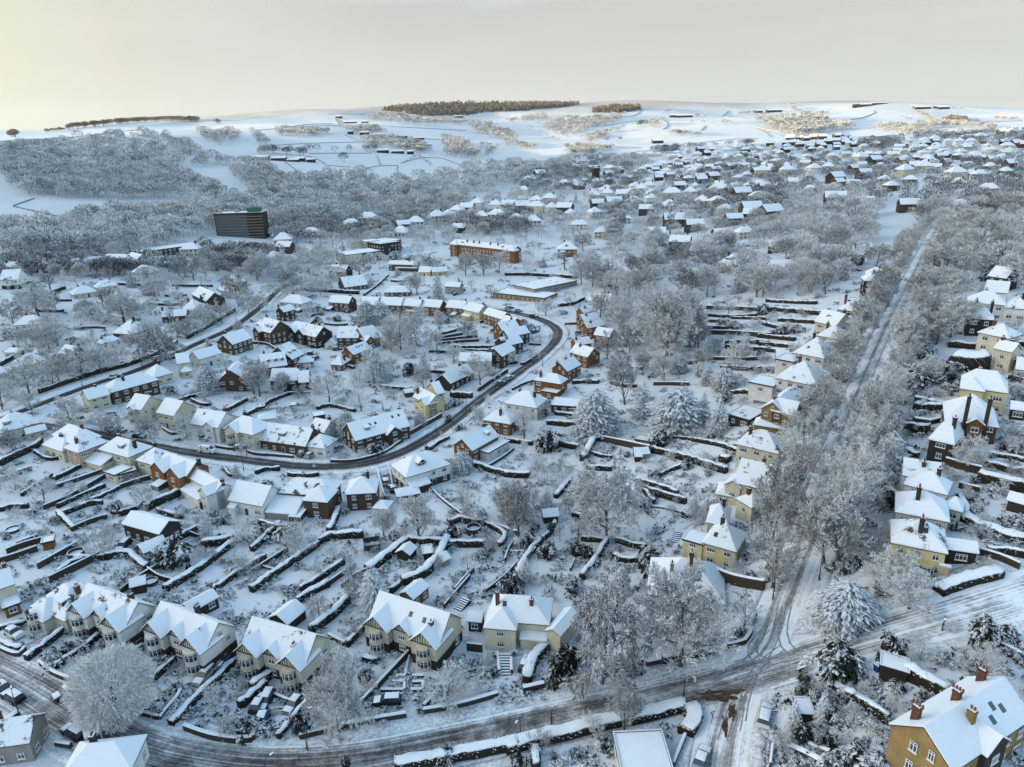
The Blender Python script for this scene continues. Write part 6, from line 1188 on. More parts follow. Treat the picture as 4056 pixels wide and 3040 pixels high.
rows('a3', [(300, 685, 440, 705, 2), (470, 690, 600, 680, 1), (620, 665, 700, 665, 1), (880, 580, 1050, 610, 3), (820, 610, 900, 605, 1), (1220, 700, 1300, 700, 1), (1350, 670, 1460, 665, 1), (1310, 720, 1420, 730, 1), (1040, 770, 1140, 770, 1), (1620, 730, 1700, 720, 1), (1780, 730, 1900, 720, 1), (1620, 790, 1740, 790, 1), (890, 720, 1000, 715, 1), (670, 755, 760, 750, 1), (40, 890, 150, 890, 1), (1860, 860, 1980, 840, 1), (2070, 790, 2180, 790, 1), (1610, 980, 1750, 980, 1), (80, 700, 300, 690, 2)], 120, 'white roofed villa among trees on the right', 'villas among trees on the right', 9)
rows('a3', [(660, 930, 860, 930, 2), (880, 960, 1090, 950, 2), (1230, 980, 1340, 985, 1), (10, 1010, 80, 1020, 1), (130, 1040, 250, 1040, 1), (170, 1300, 330, 1300, 1), (870, 1320, 960, 1320, 1), (620, 1340, 720, 1340, 1), (2080, 1400, 2200, 1400, 1)], 150, 'gabled villa in the trees left of the avenue top', 'villas left of the avenue top', 10, 2)
rows('a2', [(1280, 1110, 1420, 1110, 1), (1420, 1140, 1600, 1140, 1), (1130, 1210, 1300, 1200, 1), (1330, 1280, 1560, 1290, 2), (1780, 1090, 1860, 1090, 1), (1900, 1060, 2150, 1050, 2), (2080, 1310, 2200, 1300, 1), (1950, 900, 2080, 890, 1), (1830, 880, 1900, 900, 1)], 150, 'stone walled villa in the trees mid right', 'villas in the trees mid right', 11, 2)
rows('a0', [(1810, 1280, 1950, 1290, 2), (1960, 1260, 2200, 1240, 3), (1490, 1340, 1660, 1330, 2), (2030, 1130, 2200, 1110, 2), (1720, 1225, 1900, 1220, 2)], 130, 'white roofed house below the office slab', 'houses below the office slab', 12)
VV, FF, MI = MB(), 0, 0
rng = random.Random(41)
for reg, x0, y0, x1, y1, n in (('a2', 1300, 560, 2190, 470, 26), ('a2', 1250, 620, 2190, 540, 28), ('a2', 1100, 690, 2190, 610, 30), ('a2', 1100, 760, 2190, 680, 22), ('a3', 20, 520, 1200, 440, 34), ('a3', 20, 600, 1200, 540, 26), ('a3', 60, 660, 1200, 640, 16), ('a3', 1180, 470, 2200, 400, 28), ('a3', 1180, 520, 2200, 470, 28), ('a3', 1200, 590, 2200, 540, 22), ('a3', 1200, 650, 2200, 620, 16), ('a2', 400, 780, 1100, 760, 14), ('a3', 1250, 760, 2200, 700, 12), ('a2', 1100, 880, 2190, 800, 16), ('a3', 20, 790, 1200, 800, 14)):
    for i in range(n):
        t = (i+rng.random())/n; p = G(reg, x0+(x1-x0)*t+rng.gauss(0, 6), y0+(y1-y0)*t+rng.gauss(0, 14))
        if p is None or not clear(p, 5) or on_road(p, 4): continue
        VV.X = Matrix.Translation(p) @ Matrix.Rotation(rng.uniform(-.5, .5), 4, 'Z'); l, w_, he_ = rng.uniform(10, 15), rng.uniform(8, 9.5), rng.choice((3.4, 5.2, 5.2)); k = rng.choice('ghh')
        walls_to(VV, k, l, w_, he_, .8, mi=rng.choice((2, 3))); roof_to(VV, k, l, w_, he_, .8); ud = Vector((p.x, p.y, 0)).normalized(); FOOT.append((p.x-ud.x*6, p.y-ud.y*6, ud.x, ud.y, 14, 8))
VV.X = Matrix.Identity(4); o = VV.build('distant_houses', ['roof', 'deck', 'br', 'cr']); tag(o, 'hundreds of small snowy roofs covering the far right estates', 'houses', kind='stuff')
rows('a2', [(640, 900, 1000, 880, 3), (1060, 860, 1240, 850, 3), (700, 960, 900, 950, 3), (1000, 930, 1200, 920, 3), (1300, 890, 1500, 880, 3), (1600, 860, 1800, 840, 3), (1250, 960, 1450, 960, 2), (1060, 1010, 1200, 1000, 1), (1500, 960, 1750, 950, 2), (660, 1040, 760, 1040, 1), (1700, 1010, 1800, 1000, 1), (900, 1080, 1100, 1080, 2), (700, 1190, 850, 1190, 1), (1640, 1190, 1760, 1190, 1), (1850, 1200, 2050, 1190, 2)], 120, 'snowy roofed house half hidden in the trees mid right', 'half hidden houses mid right', 13)
# church tower and farmsteads out in the fields
def farm(reg, x, y, parts, label, dark='dk'):
    p = G(reg, x, y); o = empty('farmstead', p, .1); tag(o, label, 'farm')
    for dx, dy, l, w_, h in parts:
        b = MB(); b.X = Matrix.Translation((dx, dy, ground(p.x+dx, p.y+dy)-p.z)); walls_to(b, 'g', l, w_, h, .5, mi=0); b.build('barn_wall', [dark, dark], o)
        b = MB(); b.X = Matrix.Translation((dx, dy, ground(p.x+dx, p.y+dy)-p.z)); roof_to(b, 'g', l, w_, h, .5); b.build('barn_roof', ['roof', 'deck'], o)
farm('a0', 2080, 570, [(0, 0, 26, 12, 4), (28, 4, 24, 12, 4), (60, 14, 16, 10, 5), (78, 10, 14, 9, 5), (50, 2, 20, 8, 3)], 'dark farm barns among trees on the left hillside')
farm('a1', 1010, 385, [(0, 0, 30, 13, 5), (40, 6, 60, 12, 4), (90, 10, 44, 10, 3.4), (-36, 4, 22, 12, 6), (-70, 0, 14, 10, 6)], 'long dark farm sheds beside the upper plantation')
farm('a1', 1040, 515, [(0, 0, 24, 11, 5), (30, 4, 26, 10, 4.5), (56, 0, 14, 10, 6)], 'farm buildings below the row of field trees')
farm('a1', 690, 240, [(0, 0, 22, 12, 6)], 'lone farmhouse on the upper left field')
farm('a1', 780, 280, [(0, 0, 40, 10, 4), (44, 4, 20, 10, 4)], 'small barns just under the lone farmhouse')
farm('a2', 1215, 440, [(0, 0, 24, 14, 6)], 'lone dark barn in the middle right field')
farm('a2', 1425, 232, [(0, 0, 60, 14, 6), (-40, 4, 20, 12, 6)], 'long farm below the right skyline')
farm('a3', 230, 190, [(0, 0, 60, 16, 7), (-60, 6, 30, 14, 6)], 'skyline farm at centre right')
farm('a3', 950, 145, [(0, 0, 50, 16, 7), (60, 10, 70, 12, 5), (-40, 0, 14, 12, 12)], 'hilltop farm on the sunlit ridge')
farm('a3', 1400, 165, [(0, 0, 60, 14, 6), (70, 6, 40, 12, 6)], 'farm range on the right ridge')
farm('a3', 1570, 165, [(0, 0, 40, 14, 6)], 'small farm at the far right ridge')
farm('a0', 300, 745, [(0, 0, 20, 10, 5), (26, 4, 26, 10, 5)], 'farmhouse in the left hillside wood')
farm('a0', 320, 545, [(0, 0, 26, 10, 5)], 'low house at the wood top on the left')
farm('a1', 1640, 235, [(0, 0, 40, 12, 5)], 'barn under the ridge plantation')
farm('a1', 1500, 885, [(0, 0, 50, 16, 4)], 'long white roofed hall in the valley trees', 'gr')
p = G('a2', 722, 745); o = empty('church_tower', p, .2); tag(o, 'dark square church tower with snowy top', 'church tower')
b = MB(); b.box(-4.5, 4.5, -4.5, 4.5, -2, 19, 0); b.build('tower', ['dk'], o); b = MB(); b.box(-4.2, 4.2, -4.2, 4.2, 19, 19.4, 1)
for sx_ in (-1, 1):
    for sy_ in (-1, 1): b.box(sx_*4.1-.6, sx_*4.1+.6, sy_*4.1-.6, sy_*4.1+.6, 19.4, 21.5, 0)
b.build('parapet', ['dk', 'snow'], o)
b = MB(); b.box(-1.2, 1.2, -4.56, -4.504, 12, 16, 0); b.build('belfry_opening', ['glass'], o)

# ------------------------------------------------------------------ avenue trees, garden and woodland trees
def inpoly(x, y, P):
    c = False
    for i in range(len(P)):
        (x0, y0), (x1, y1) = P[i], P[i-1]
        if (y0 > y) != (y1 > y) and x < (x1-x0)*(y-y0)/(y1-y0)+x0: c = not c
    return c
AV = [G('v', *p) for p in ((1690, 1290), (1733, 1190), (1765, 1110), (1800, 1010), (1840, 900), (1880, 800), (1925, 700), (1965, 620), (2000, 550), (2030, 490))]
AVP = smooth([Vector((p.x, p.y, 0)) for p in AV], 9.)
rng = random.Random(5)
for i, p in enumerate(AVP[1:]):
    d = (AVP[min(i+2, len(AVP)-1)]-AVP[i]).normalized(); n = Vector((d.y, -d.x, 0))
    for sd, nmx in ((-1, 'left'), (1, 'right')):
        if p.length > 330 and i % 2: continue
        q = p+n*sd*(7+rng.uniform(-.6, 1.5))+d*rng.uniform(-2.5, 2.5); q.z = ground(q.x, q.y)
        if i < 2 and sd < 0: continue
        plant(q, rng.uniform(14, 18) if p.length < 190 else rng.uniform(10.5, 14.5), 'V' if i < 3 else rng.choice('BBV'), rng.uniform(.72, .92), 'large frosted bare tree in the double row arching over the avenue', 'avenue trees')
def fill(poly, n, forms, hr, gap, label, group, wr=None, reg='v', seed=1, avoid=True):
    rng = random.Random(seed); P = poly; x0, x1 = min(p[0] for p in P), max(p[0] for p in P); y0, y1 = min(p[1] for p in P), max(p[1] for p in P); out = []; tr = 0
    while len(out) < n and tr < n*40:
        tr += 1; x, y = rng.uniform(x0, x1), rng.uniform(y0, y1)
        if not inpoly(x, y, P): continue
        p = hit(*PX(reg, x, y)); f = rng.choice(forms); h = rng.uniform(*hr)*(.45 if f in 'FS' else .2 if f == 'K' else 1)
        if p is None or (avoid and (not clear(p, 1.2) or on_road(p, 1.))) or any((p-q).length < gap for q in out): continue
        out.append(p); lb, gp = (label, group)
        if f in 'CDN': lb = lb.replace('bare tree', 'conifer').replace('frosted', 'snowy'); gp = gp.replace('trees', 'conifers')
        if f in 'FK': lb = lb.replace('frosted bare tree', 'snow-covered shrub'); gp = gp.replace('trees', 'shrubs')
        plant(p, h, f, rng.uniform(.85, 1.15) if f in 'BV' else None, lb, gp, seed=len(out)*7+seed)
fill([(1240, 500), (1560, 480), (1540, 640), (1500, 760), (1330, 760), (1250, 640)], 40, 'BBBBVTFD', (12, 20), 7, 'frosted bare tree in the grove right of the school', 'grove trees right of the school', seed=3)
fill([(1090, 440), (1560, 420), (1560, 500), (1240, 500), (1100, 480)], 40, 'BBBBTC', (11, 16), 9, 'frosted bare tree among the villas mid right', 'trees among villas mid right', seed=21)
fill([(1130, 580), (1290, 560), (1320, 680), (1230, 700), (1180, 650)], 14, 'BVFKB', (9, 14), 6, 'frosted bare tree right of the flat school', 'trees right of the flat school', seed=22)
fill([(1560, 440), (1880, 420), (1880, 600), (1760, 660), (1560, 600)], 34, 'BBBBVFCK', (9, 15), 8, 'frosted bare tree in the gardens left of the avenue top', 'garden trees left of the avenue top', seed=4)
fill([(1990, 470), (2230, 470), (2230, 620), (2110, 580), (2040, 640), (1990, 600)], 40, 'BBBBVFC', (12, 19), 7, 'frosted bare tree in the wood right of the avenue top', 'wood trees right of the avenue top', seed=5)
fill([(1990, 650), (2090, 600), (2060, 760), (2000, 900), (1900, 1000), (1890, 930)], 24, 'BVKKF', (9, 14), 5, 'frosted bare tree in front gardens right of the avenue', 'front garden trees right of the avenue', seed=6)
fill([(0, 590), (250, 560), (480, 570), (480, 700), (250, 780), (0, 880)], 36, 'BBBTFFK', (9, 14), 7, 'frosted bare tree in the gardens left of the hill road', 'garden trees left of the hill road', seed=7)
fill([(480, 560), (760, 500), (860, 540), (760, 620), (600, 650)], 34, 'BBBVFC', (9, 14), 7, 'frosted bare tree between the hill road and the flats', 'trees between hill road and flats', seed=8)
fill([(860, 480), (1240, 470), (1240, 590), (1040, 570), (900, 620)], 34, 'BBVTFK', (9, 14), 7, 'frosted bare tree around the red brick mansion block', 'trees around the mansion block', seed=9)
fill([(760, 690), (960, 690), (1000, 800), (900, 860), (760, 800)], 16, 'BBFKT', (8, 13), 6, 'frosted bare tree in the gardens inside the road curve', 'garden trees inside the road curve', seed=10)
fill([(500, 780), (900, 830), (860, 900), (560, 880)], 16, 'BFFKS', (7, 12), 6, 'frosted bare tree above the long brown gabled house', 'garden trees above the long brown house', seed=11)
fill([(1260, 760), (1620, 690), (1600, 900), (1300, 830)], 26, 'BFFKV', (6, 12), 6, 'frosted bare tree in the long gardens left of the avenue', 'long garden trees left of the avenue', seed=12)
fill([(1540, 640), (1780, 680), (1700, 860), (1540, 820)], 30, 'KKFFS', (6, 11), 4, 'frosted bare tree in the terraced gardens', 'terraced garden trees', seed=13)
fill([(1850, 900), (1920, 880), (1960, 1100), (1880, 1220), (1840, 1180)], 16, 'KKFB', (6, 10), 3.5, 'frosted bare tree on the front banks beside the avenue', 'bank trees beside the avenue', seed=14)
fill([(0, 1000), (500, 1040), (700, 1230), (200, 1200), (0, 1150)], 40, 'KKFSK', (5, 9), 3.5, 'frosted bare tree in the narrow back gardens', 'narrow back garden trees', seed=15)
fill([(700, 1100), (1400, 1100), (1350, 1300), (900, 1320)], 36, 'KKFSK', (5, 9), 3.5, 'frosted bare tree in the central back gardens', 'central back garden trees', seed=16)
fill([(1000, 980), (1560, 940), (1600, 1150), (1100, 1080)], 30, 'KKFSF', (5, 9), 3.5, 'frosted bare tree in the hedged gardens mid picture', 'hedged garden trees', seed=17)
fill([(1760, 1500), (1960, 1480), (1900, 1640), (1680, 1640)], 22, 'KKKF', (5, 8), 2.5, 'frosted bare tree in the corner garden by stone house', 'corner garden trees', seed=18)
fill([(60, 1360), (700, 1440), (1100, 1500), (600, 1540), (100, 1400)], 20, 'KKF', (4, 7), 3, 'frosted bare tree in the front gardens by main road', 'front garden trees by main road', seed=19)
fill([(1940, 850), (2212, 800), (2212, 1200), (2080, 1180)], 30, 'KKFS', (5, 9), 4, 'frosted bare tree in the gardens at right edge', 'right edge garden trees', seed=20)

finalize_trees()

# ------------------------------------------------------------------ woods and field trees too many to count
def lowtree(seed, n=190, con=False, lw=(.10, .022)):
    rng = random.Random(seed); V, Q = [], []
    for _ in range(n):
        if con:
            t = rng.random()**.7; z = 1-t; a = rng.uniform(0, 6.28); r = .22*t*rng.uniform(.6, 1)
            p = Vector((r*math.cos(a), r*math.sin(a), z*.95+.02)); d = Vector((math.cos(a), math.sin(a), -.3))
        else:
            while True:
                u = Vector((rng.uniform(-1, 1), rng.uniform(-1, 1), rng.uniform(-1, 1)))
                if .55 < u.length < 1 and u.z > -.8 and rng.random() < .55+.45*u.z: break
            p = Vector((u.x*.46, u.y*.46, .6+u.z*.38)); d = Vector((u.x, u.y, u.z*.6+.5))
        d.normalize(); s_ = d.cross(Vector((rng.gauss(0, 1), rng.gauss(0, 1), rng.gauss(0, 1)))).normalized(); l, w_ = lw if not con else (.14, .05)
        o_ = len(V); V += [p-s_*w_, p+s_*w_, p+d*l+s_*w_*.6, p+d*l-s_*w_*.6]; Q.append((o_, o_+1, o_+2, o_+3))
    for a in (0, 1.57):
        c_, s_ = math.cos(a)*.022, math.sin(a)*.022; o_ = len(V); V += [Vector((-c_, -s_, -.05)), Vector((c_, s_, -.05)), Vector((c_*.5, s_*.5, .7)), Vector((-c_*.5, -s_*.5, .7))]; Q.append((o_, o_+1, o_+2, o_+3))
    return np.array([tuple(v) for v in V]), np.array(Q)
LOW = [lowtree(s) for s in range(8)]; MED = [lowtree(s+50, 620, False, (.095, .009)) for s in range(6)]; LOWC = [lowtree(s+20, 110, True) for s in range(3)]
def woods(name, label, areas, mt='wood', cat='wood'):
    """areas: (region, polygon or line, count, (hmin, hmax), kind)"""
    VV, QQ, off = [], [], 0; rng = random.Random(len(label))
    for reg, P, n, hr, kd in areas:
        k = 0; tr = 0
        x0, x1 = min(p[0] for p in P), max(p[0] for p in P); y0, y1 = min(p[1] for p in P), max(p[1] for p in P)
        while k < n and tr < n*60:
            tr += 1
            if kd[0] == 'l':
                s_ = rng.random()*(len(P)-1); i = int(s_); t = s_-i; x = P[i][0]*(1-t)+P[i+1][0]*t+rng.gauss(0, 1.5); y = P[i][1]*(1-t)+P[i+1][1]*t+rng.gauss(0, .8)
            else:
                x, y = rng.uniform(x0, x1), rng.uniform(y0, y1)
                if not inpoly(x, y, P): continue
            p = G(reg, x, y)
            if p is None or (p.length < 1300 and not clear(p, 1.)): continue
            v, q = rng.choice(LOWC if 'c' in kd else MED if 'm' in kd else LOW); h = rng.uniform(*hr); a = rng.uniform(0, 6.28); c_, s_ = math.cos(a), math.sin(a); w_ = h*rng.uniform(.85, 1.3)
            M3 = np.array([[c_*w_, -s_*w_, 0], [s_*w_, c_*w_, 0], [0, 0, h]]); VV.append(v@M3.T+np.array((p.x, p.y, p.z))); QQ.append(q+off); off += len(v); k += 1
    for p, h in (EXTRA if name == 'background_trees' else ()):
        v, q = rng.choice(MED); w_ = h*rng.uniform(.8, 1.1); VV.append(v*np.array((w_, w_, h))+np.array((p.x, p.y, p.z))); QQ.append(q+off); off += len(v)
    o = inst(name, bigmesh(name, np.concatenate(VV), np.concatenate(QQ), [mt])); tag(o, label, cat, kind='stuff'); return o
woods('hillside_wood', 'wide frosted wood on the left hillside above the valley field', [
  ('a0', [(60, 700), (180, 650), (400, 480), (560, 420), (800, 400), (1000, 390), (1300, 380), (1500, 470), (1640, 560), (1690, 615), (1420, 645), (1500, 710), (1620, 780), (1800, 840), (1900, 890), (1500, 900), (900, 890), (500, 885), (250, 870), (80, 800)], 620, (9, 20), 'p'), ('a0', [(1640, 545), (1830, 615), (2000, 610), (2130, 620), (2212, 700), (2212, 870), (1960, 790), (1800, 650)], 110, (9, 17), 'p'),
  ('a0', [(0, 470), (300, 470), (380, 480), (60, 520), (0, 520)], 40, (10, 15), 'p'), ('a0', [(0, 560), (300, 560), (350, 600), (100, 660), (0, 700)], 90, (9, 14), 'p'),
  ('a0', [(1580, 360), (1900, 340), (1920, 430), (1760, 460), (1640, 440)], 70, (11, 16), 'p'), ('a0', [(2000, 350), (2100, 400), (2150, 470), (2060, 450)], 26, (11, 15), 'p')])
woods('valley_wood', 'long frosted wood filling the valley floor behind the houses', [
  ('a0', [(0, 1180), (500, 1130), (900, 1020), (1300, 1020), (1700, 930), (2212, 880), (2212, 960), (2160, 1150), (1640, 1140), (1500, 1230), (1100, 1330), (700, 1330), (300, 1360), (0, 1380)], 430, (8, 19), 'p'),
  ('a1', [(0, 640), (150, 680), (330, 760), (560, 740), (760, 690), (900, 700), (1060, 800), (1300, 740), (1600, 700), (1700, 640), (2000, 600), (2212, 620), (2212, 700), (2000, 800), (1700, 860), (1700, 960), (1300, 1010), (900, 1020), (600, 1080), (300, 1090), (100, 1120), (0, 1000)], 680, (8, 19), 'p'),
  ('a2', [(0, 660), (300, 620), (560, 560), (520, 640), (300, 700), (0, 760)], 120, (11, 16), 'p'), ('a2', [(790, 580), (1000, 560), (1200, 600), (1180, 640), (960, 650), (800, 640)], 80, (11, 15), 'p')])
woods('field_trees', 'frosted trees scattered along the field edges of the far hillside', [
  ('a1', [(180, 330), (380, 330), (480, 340), (610, 350), (560, 390), (400, 400), (200, 380)], 70, (12, 16), 'p'), ('a1', [(20, 540), (160, 520), (300, 530), (420, 540)], 26, (11, 16), 'l'), ('a1', [(420, 515), (900, 510), (1000, 500)], 16, (12, 17), 'l'),
  ('a1', [(730, 330), (940, 320), (1080, 360), (1000, 375), (780, 360)], 70, (12, 16), 'p'), ('a1', [(870, 420), (1100, 410), (1320, 430), (1420, 500), (1400, 530), (1200, 500), (950, 470)], 130, (12, 16), 'p'),
  ('a1', [(930, 230), (1230, 215), (1240, 250), (1700, 270), (1700, 300), (1300, 300), (940, 260)], 190, (14, 18), 'p'), ('a1', [(1700, 275), (1850, 280), (2100, 380), (2100, 420), (1900, 400), (1740, 340)], 130, (12, 17), 'p'),
  ('a1', [(1510, 400), (1560, 400), (1700, 440), (1820, 540), (1760, 570), (1540, 540)], 110, (12, 17), 'p'), ('a1', [(1800, 430), (1960, 470), (1880, 560), (1850, 560)], 36, (6, 10), 'p'), ('a1', [(680, 270), (720, 320)], 10, (12, 16), 'l'),
  ('a1', [(1210, 600), (1330, 550), (1420, 620)], 20, (4, 7), 'l'), ('a1', [(240, 690), (380, 700)], 5, (5, 8), 'l'), ('a1', [(720, 590), (745, 590)], 2, (14, 17), 'l'),
  ('a2', [(270, 310), (420, 250), (700, 240), (1000, 200), (900, 270), (640, 350), (520, 410), (380, 360)], 260, (13, 17), 'p'), ('a2', [(20, 270), (320, 220), (340, 260), (60, 280)], 70, (13, 17), 'p'), ('a2', [(600, 420), (760, 360), (960, 320), (880, 360), (680, 440)], 90, (9, 14), 'p'),
  ('a2', [(1060, 310), (1150, 300), (1240, 320)], 26, (16, 24), 'l'), ('a2', [(1310, 370), (1430, 380), (1590, 390)], 26, (10, 16), 'l'), ('a2', [(0, 400), (120, 450), (280, 480), (140, 500), (0, 450)], 60, (8, 13), 'p'), ('a2', [(480, 470), (700, 480), (860, 490), (700, 540), (500, 540)], 80, (9, 14), 'p'),
  ('a2', [(1170, 510), (1400, 490), (1900, 460), (2000, 440)], 60, (8, 13), 'l'), ('a2', [(1200, 520), (1400, 510)], 20, (7, 12), 'l'), ('a2', [(1850, 215), (2010, 205)], 14, (10, 15), 'l'), ('a2', [(1480, 230), (1620, 222)], 10, (8, 12), 'l'), ('a2', [(2000, 260), (2212, 340), (2212, 300), (2040, 235)], 60, (12, 17), 'p'),
  ('a2', [(780, 420), (940, 420)], 8, (7, 11), 'l'), ('a2', [(1260, 195), (1330, 195)], 6, (10, 14), 'l'), ('a2', [(180, 300), (450, 440)], 14, (5, 9), 'l'), ('a2', [(1480, 285), (1520, 290), (1790, 290)], 5, (12, 16), 'l'),
  ('a3', [(80, 260), (300, 240), (560, 230), (740, 290), (900, 320), (560, 370), (380, 390), (200, 320)], 330, (14, 19), 'p'), ('a3', [(1000, 330), (1250, 300), (1500, 290), (1560, 330), (1300, 360), (1440, 400)], 90, (11, 16), 'p'), ('a3', [(1350, 300), (1560, 270), (1760, 300), (1900, 330), (1500, 310)], 70, (11, 16), 'p'),
  ('a3', [(380, 170), (460, 210), (680, 215)], 40, (12, 16), 'l'), ('a3', [(1320, 190), (1460, 240), (1480, 270)], 40, (10, 15), 'l'), ('a3', [(1940, 255), (2160, 260)], 16, (9, 13), 'l'), ('a3', [(1920, 370), (1960, 330)], 8, (14, 20), 'l'), ('a3', [(1240, 240), (1320, 260)], 8, (8, 12), 'l'), ('a3', [(1780, 270), (1920, 285)], 8, (8, 12), 'l'), ('a3', [(340, 140), (400, 140)], 6, (10, 14), 'l')])
woods('ridge_plantation', 'dark brown conifer plantation along the central skyline', [
  ('a1', [(1020, 180), (1200, 150), (1600, 130), (2212, 120), (2212, 180), (1900, 190), (1700, 215), (1380, 225), (1200, 195)], 1500, (8, 21), 'pc'), ('a2', [(0, 118), (300, 118), (610, 128), (460, 155), (200, 170), (0, 180)], 560, (15, 20), 'pc'), ('a2', [(690, 180), (850, 155), (1080, 152), (1080, 175), (900, 200), (700, 195)], 260, (14, 19), 'pc')], 'conwood', 'plantation')
woods('skyline_copse', 'dark belt of trees on the left skyline', [('a0', [(540, 330), (900, 290), (1300, 262), (1580, 268)], 260, (12, 18), 'l'), ('a0', [(360, 352), (540, 330)], 40, (6, 10), 'l'), ('a0', [(75, 390), (130, 390)], 14, (12, 18), 'l'), ('a0', [(1710, 280), (1760, 285)], 8, (12, 16), 'l')], 'conwood', 'copse')
woods('dark_plantation', 'dense blackish plantation block on the far right', [('a3', [(1560, 270), (1640, 250), (1760, 258), (1760, 295), (1620, 292)], 130, (14, 18), 'pc')], 'conwood', 'plantation')
woods('suburban_treetops', 'mass of frosted trees between the far right houses', [
  ('a2', [(300, 700), (560, 600), (760, 560), (1000, 640), (1300, 740), (1100, 790), (640, 830), (300, 860), (100, 820)], 170, (10, 15), 'p'), ('a2', [(1300, 620), (2212, 520), (2212, 900), (1700, 880), (1300, 800)], 200, (7, 11), 'p'), ('a2', [(640, 860), (1600, 830), (2212, 900), (2212, 1100), (1700, 1060), (1300, 1000), (700, 1100)], 130, (9, 13), 'p'),
  ('a3', [(0, 480), (600, 520), (1200, 480), (2212, 520), (2212, 800), (1300, 760), (600, 720), (0, 740)], 270, (7, 11), 'p'), ('a3', [(0, 740), (700, 720), (1500, 780), (2212, 800), (2212, 1080), (1500, 1040), (700, 880), (0, 920)], 150, (9, 13), 'p'), ('a3', [(1200, 380), (2212, 350), (2212, 480), (1400, 430)], 150, (8, 13), 'p'), ('a3', [(880, 430), (1250, 400), (1240, 500), (900, 500)], 60, (9, 13), 'p'),
  ('a1', [(0, 1100), (700, 1090), (1400, 1020), (1500, 1060), (1300, 1180), (860, 1200), (500, 1250), (0, 1200)], 190, (9, 14), 'p'), ('a1', [(1500, 1090), (2212, 1000), (2212, 1180), (1600, 1170)], 90, (9, 14), 'p'), ('a0', [(1500, 1340), (2212, 1160), (2212, 1400), (1700, 1500)], 90, (8, 13), 'p'), ('a0', [(0, 1400), (900, 1400), (1500, 1400), (1400, 1500), (0, 1500)], 80, (8, 12), 'p')], cat='trees')
woods('background_trees', 'mass of frosted trees standing between the houses of the middle distance', [
  ('v', [(760, 505), (1080, 450), (1090, 500), (820, 560), (760, 560)], 46, (9, 14), 'pm'), ('v', [(1100, 420), (1560, 400), (1900, 430), (1880, 520), (1560, 560), (1240, 520), (1120, 480)], 130, (8, 14), 'pm'), ('v', [(1620, 440), (1880, 430), (1860, 600), (1640, 600)], 70, (9, 16), 'pm'), ('v', [(1240, 520), (1560, 560), (1880, 520), (1860, 620), (1560, 640), (1260, 640)], 50, (9, 15), 'pm'), ('v', [(800, 430), (1120, 410), (1120, 470), (800, 520)], 60, (9, 15), 'pm'),
  ('v', [(0, 560), (500, 540), (560, 600), (480, 720), (240, 800), (0, 880)], 30, (7, 12), 'pm'), ('v', [(480, 580), (760, 560), (800, 640), (600, 660)], 30, (7, 12), 'pm'), ('v', [(1990, 460), (2230, 460), (2230, 640), (2100, 600)], 60, (10, 16), 'pm')], cat='trees')
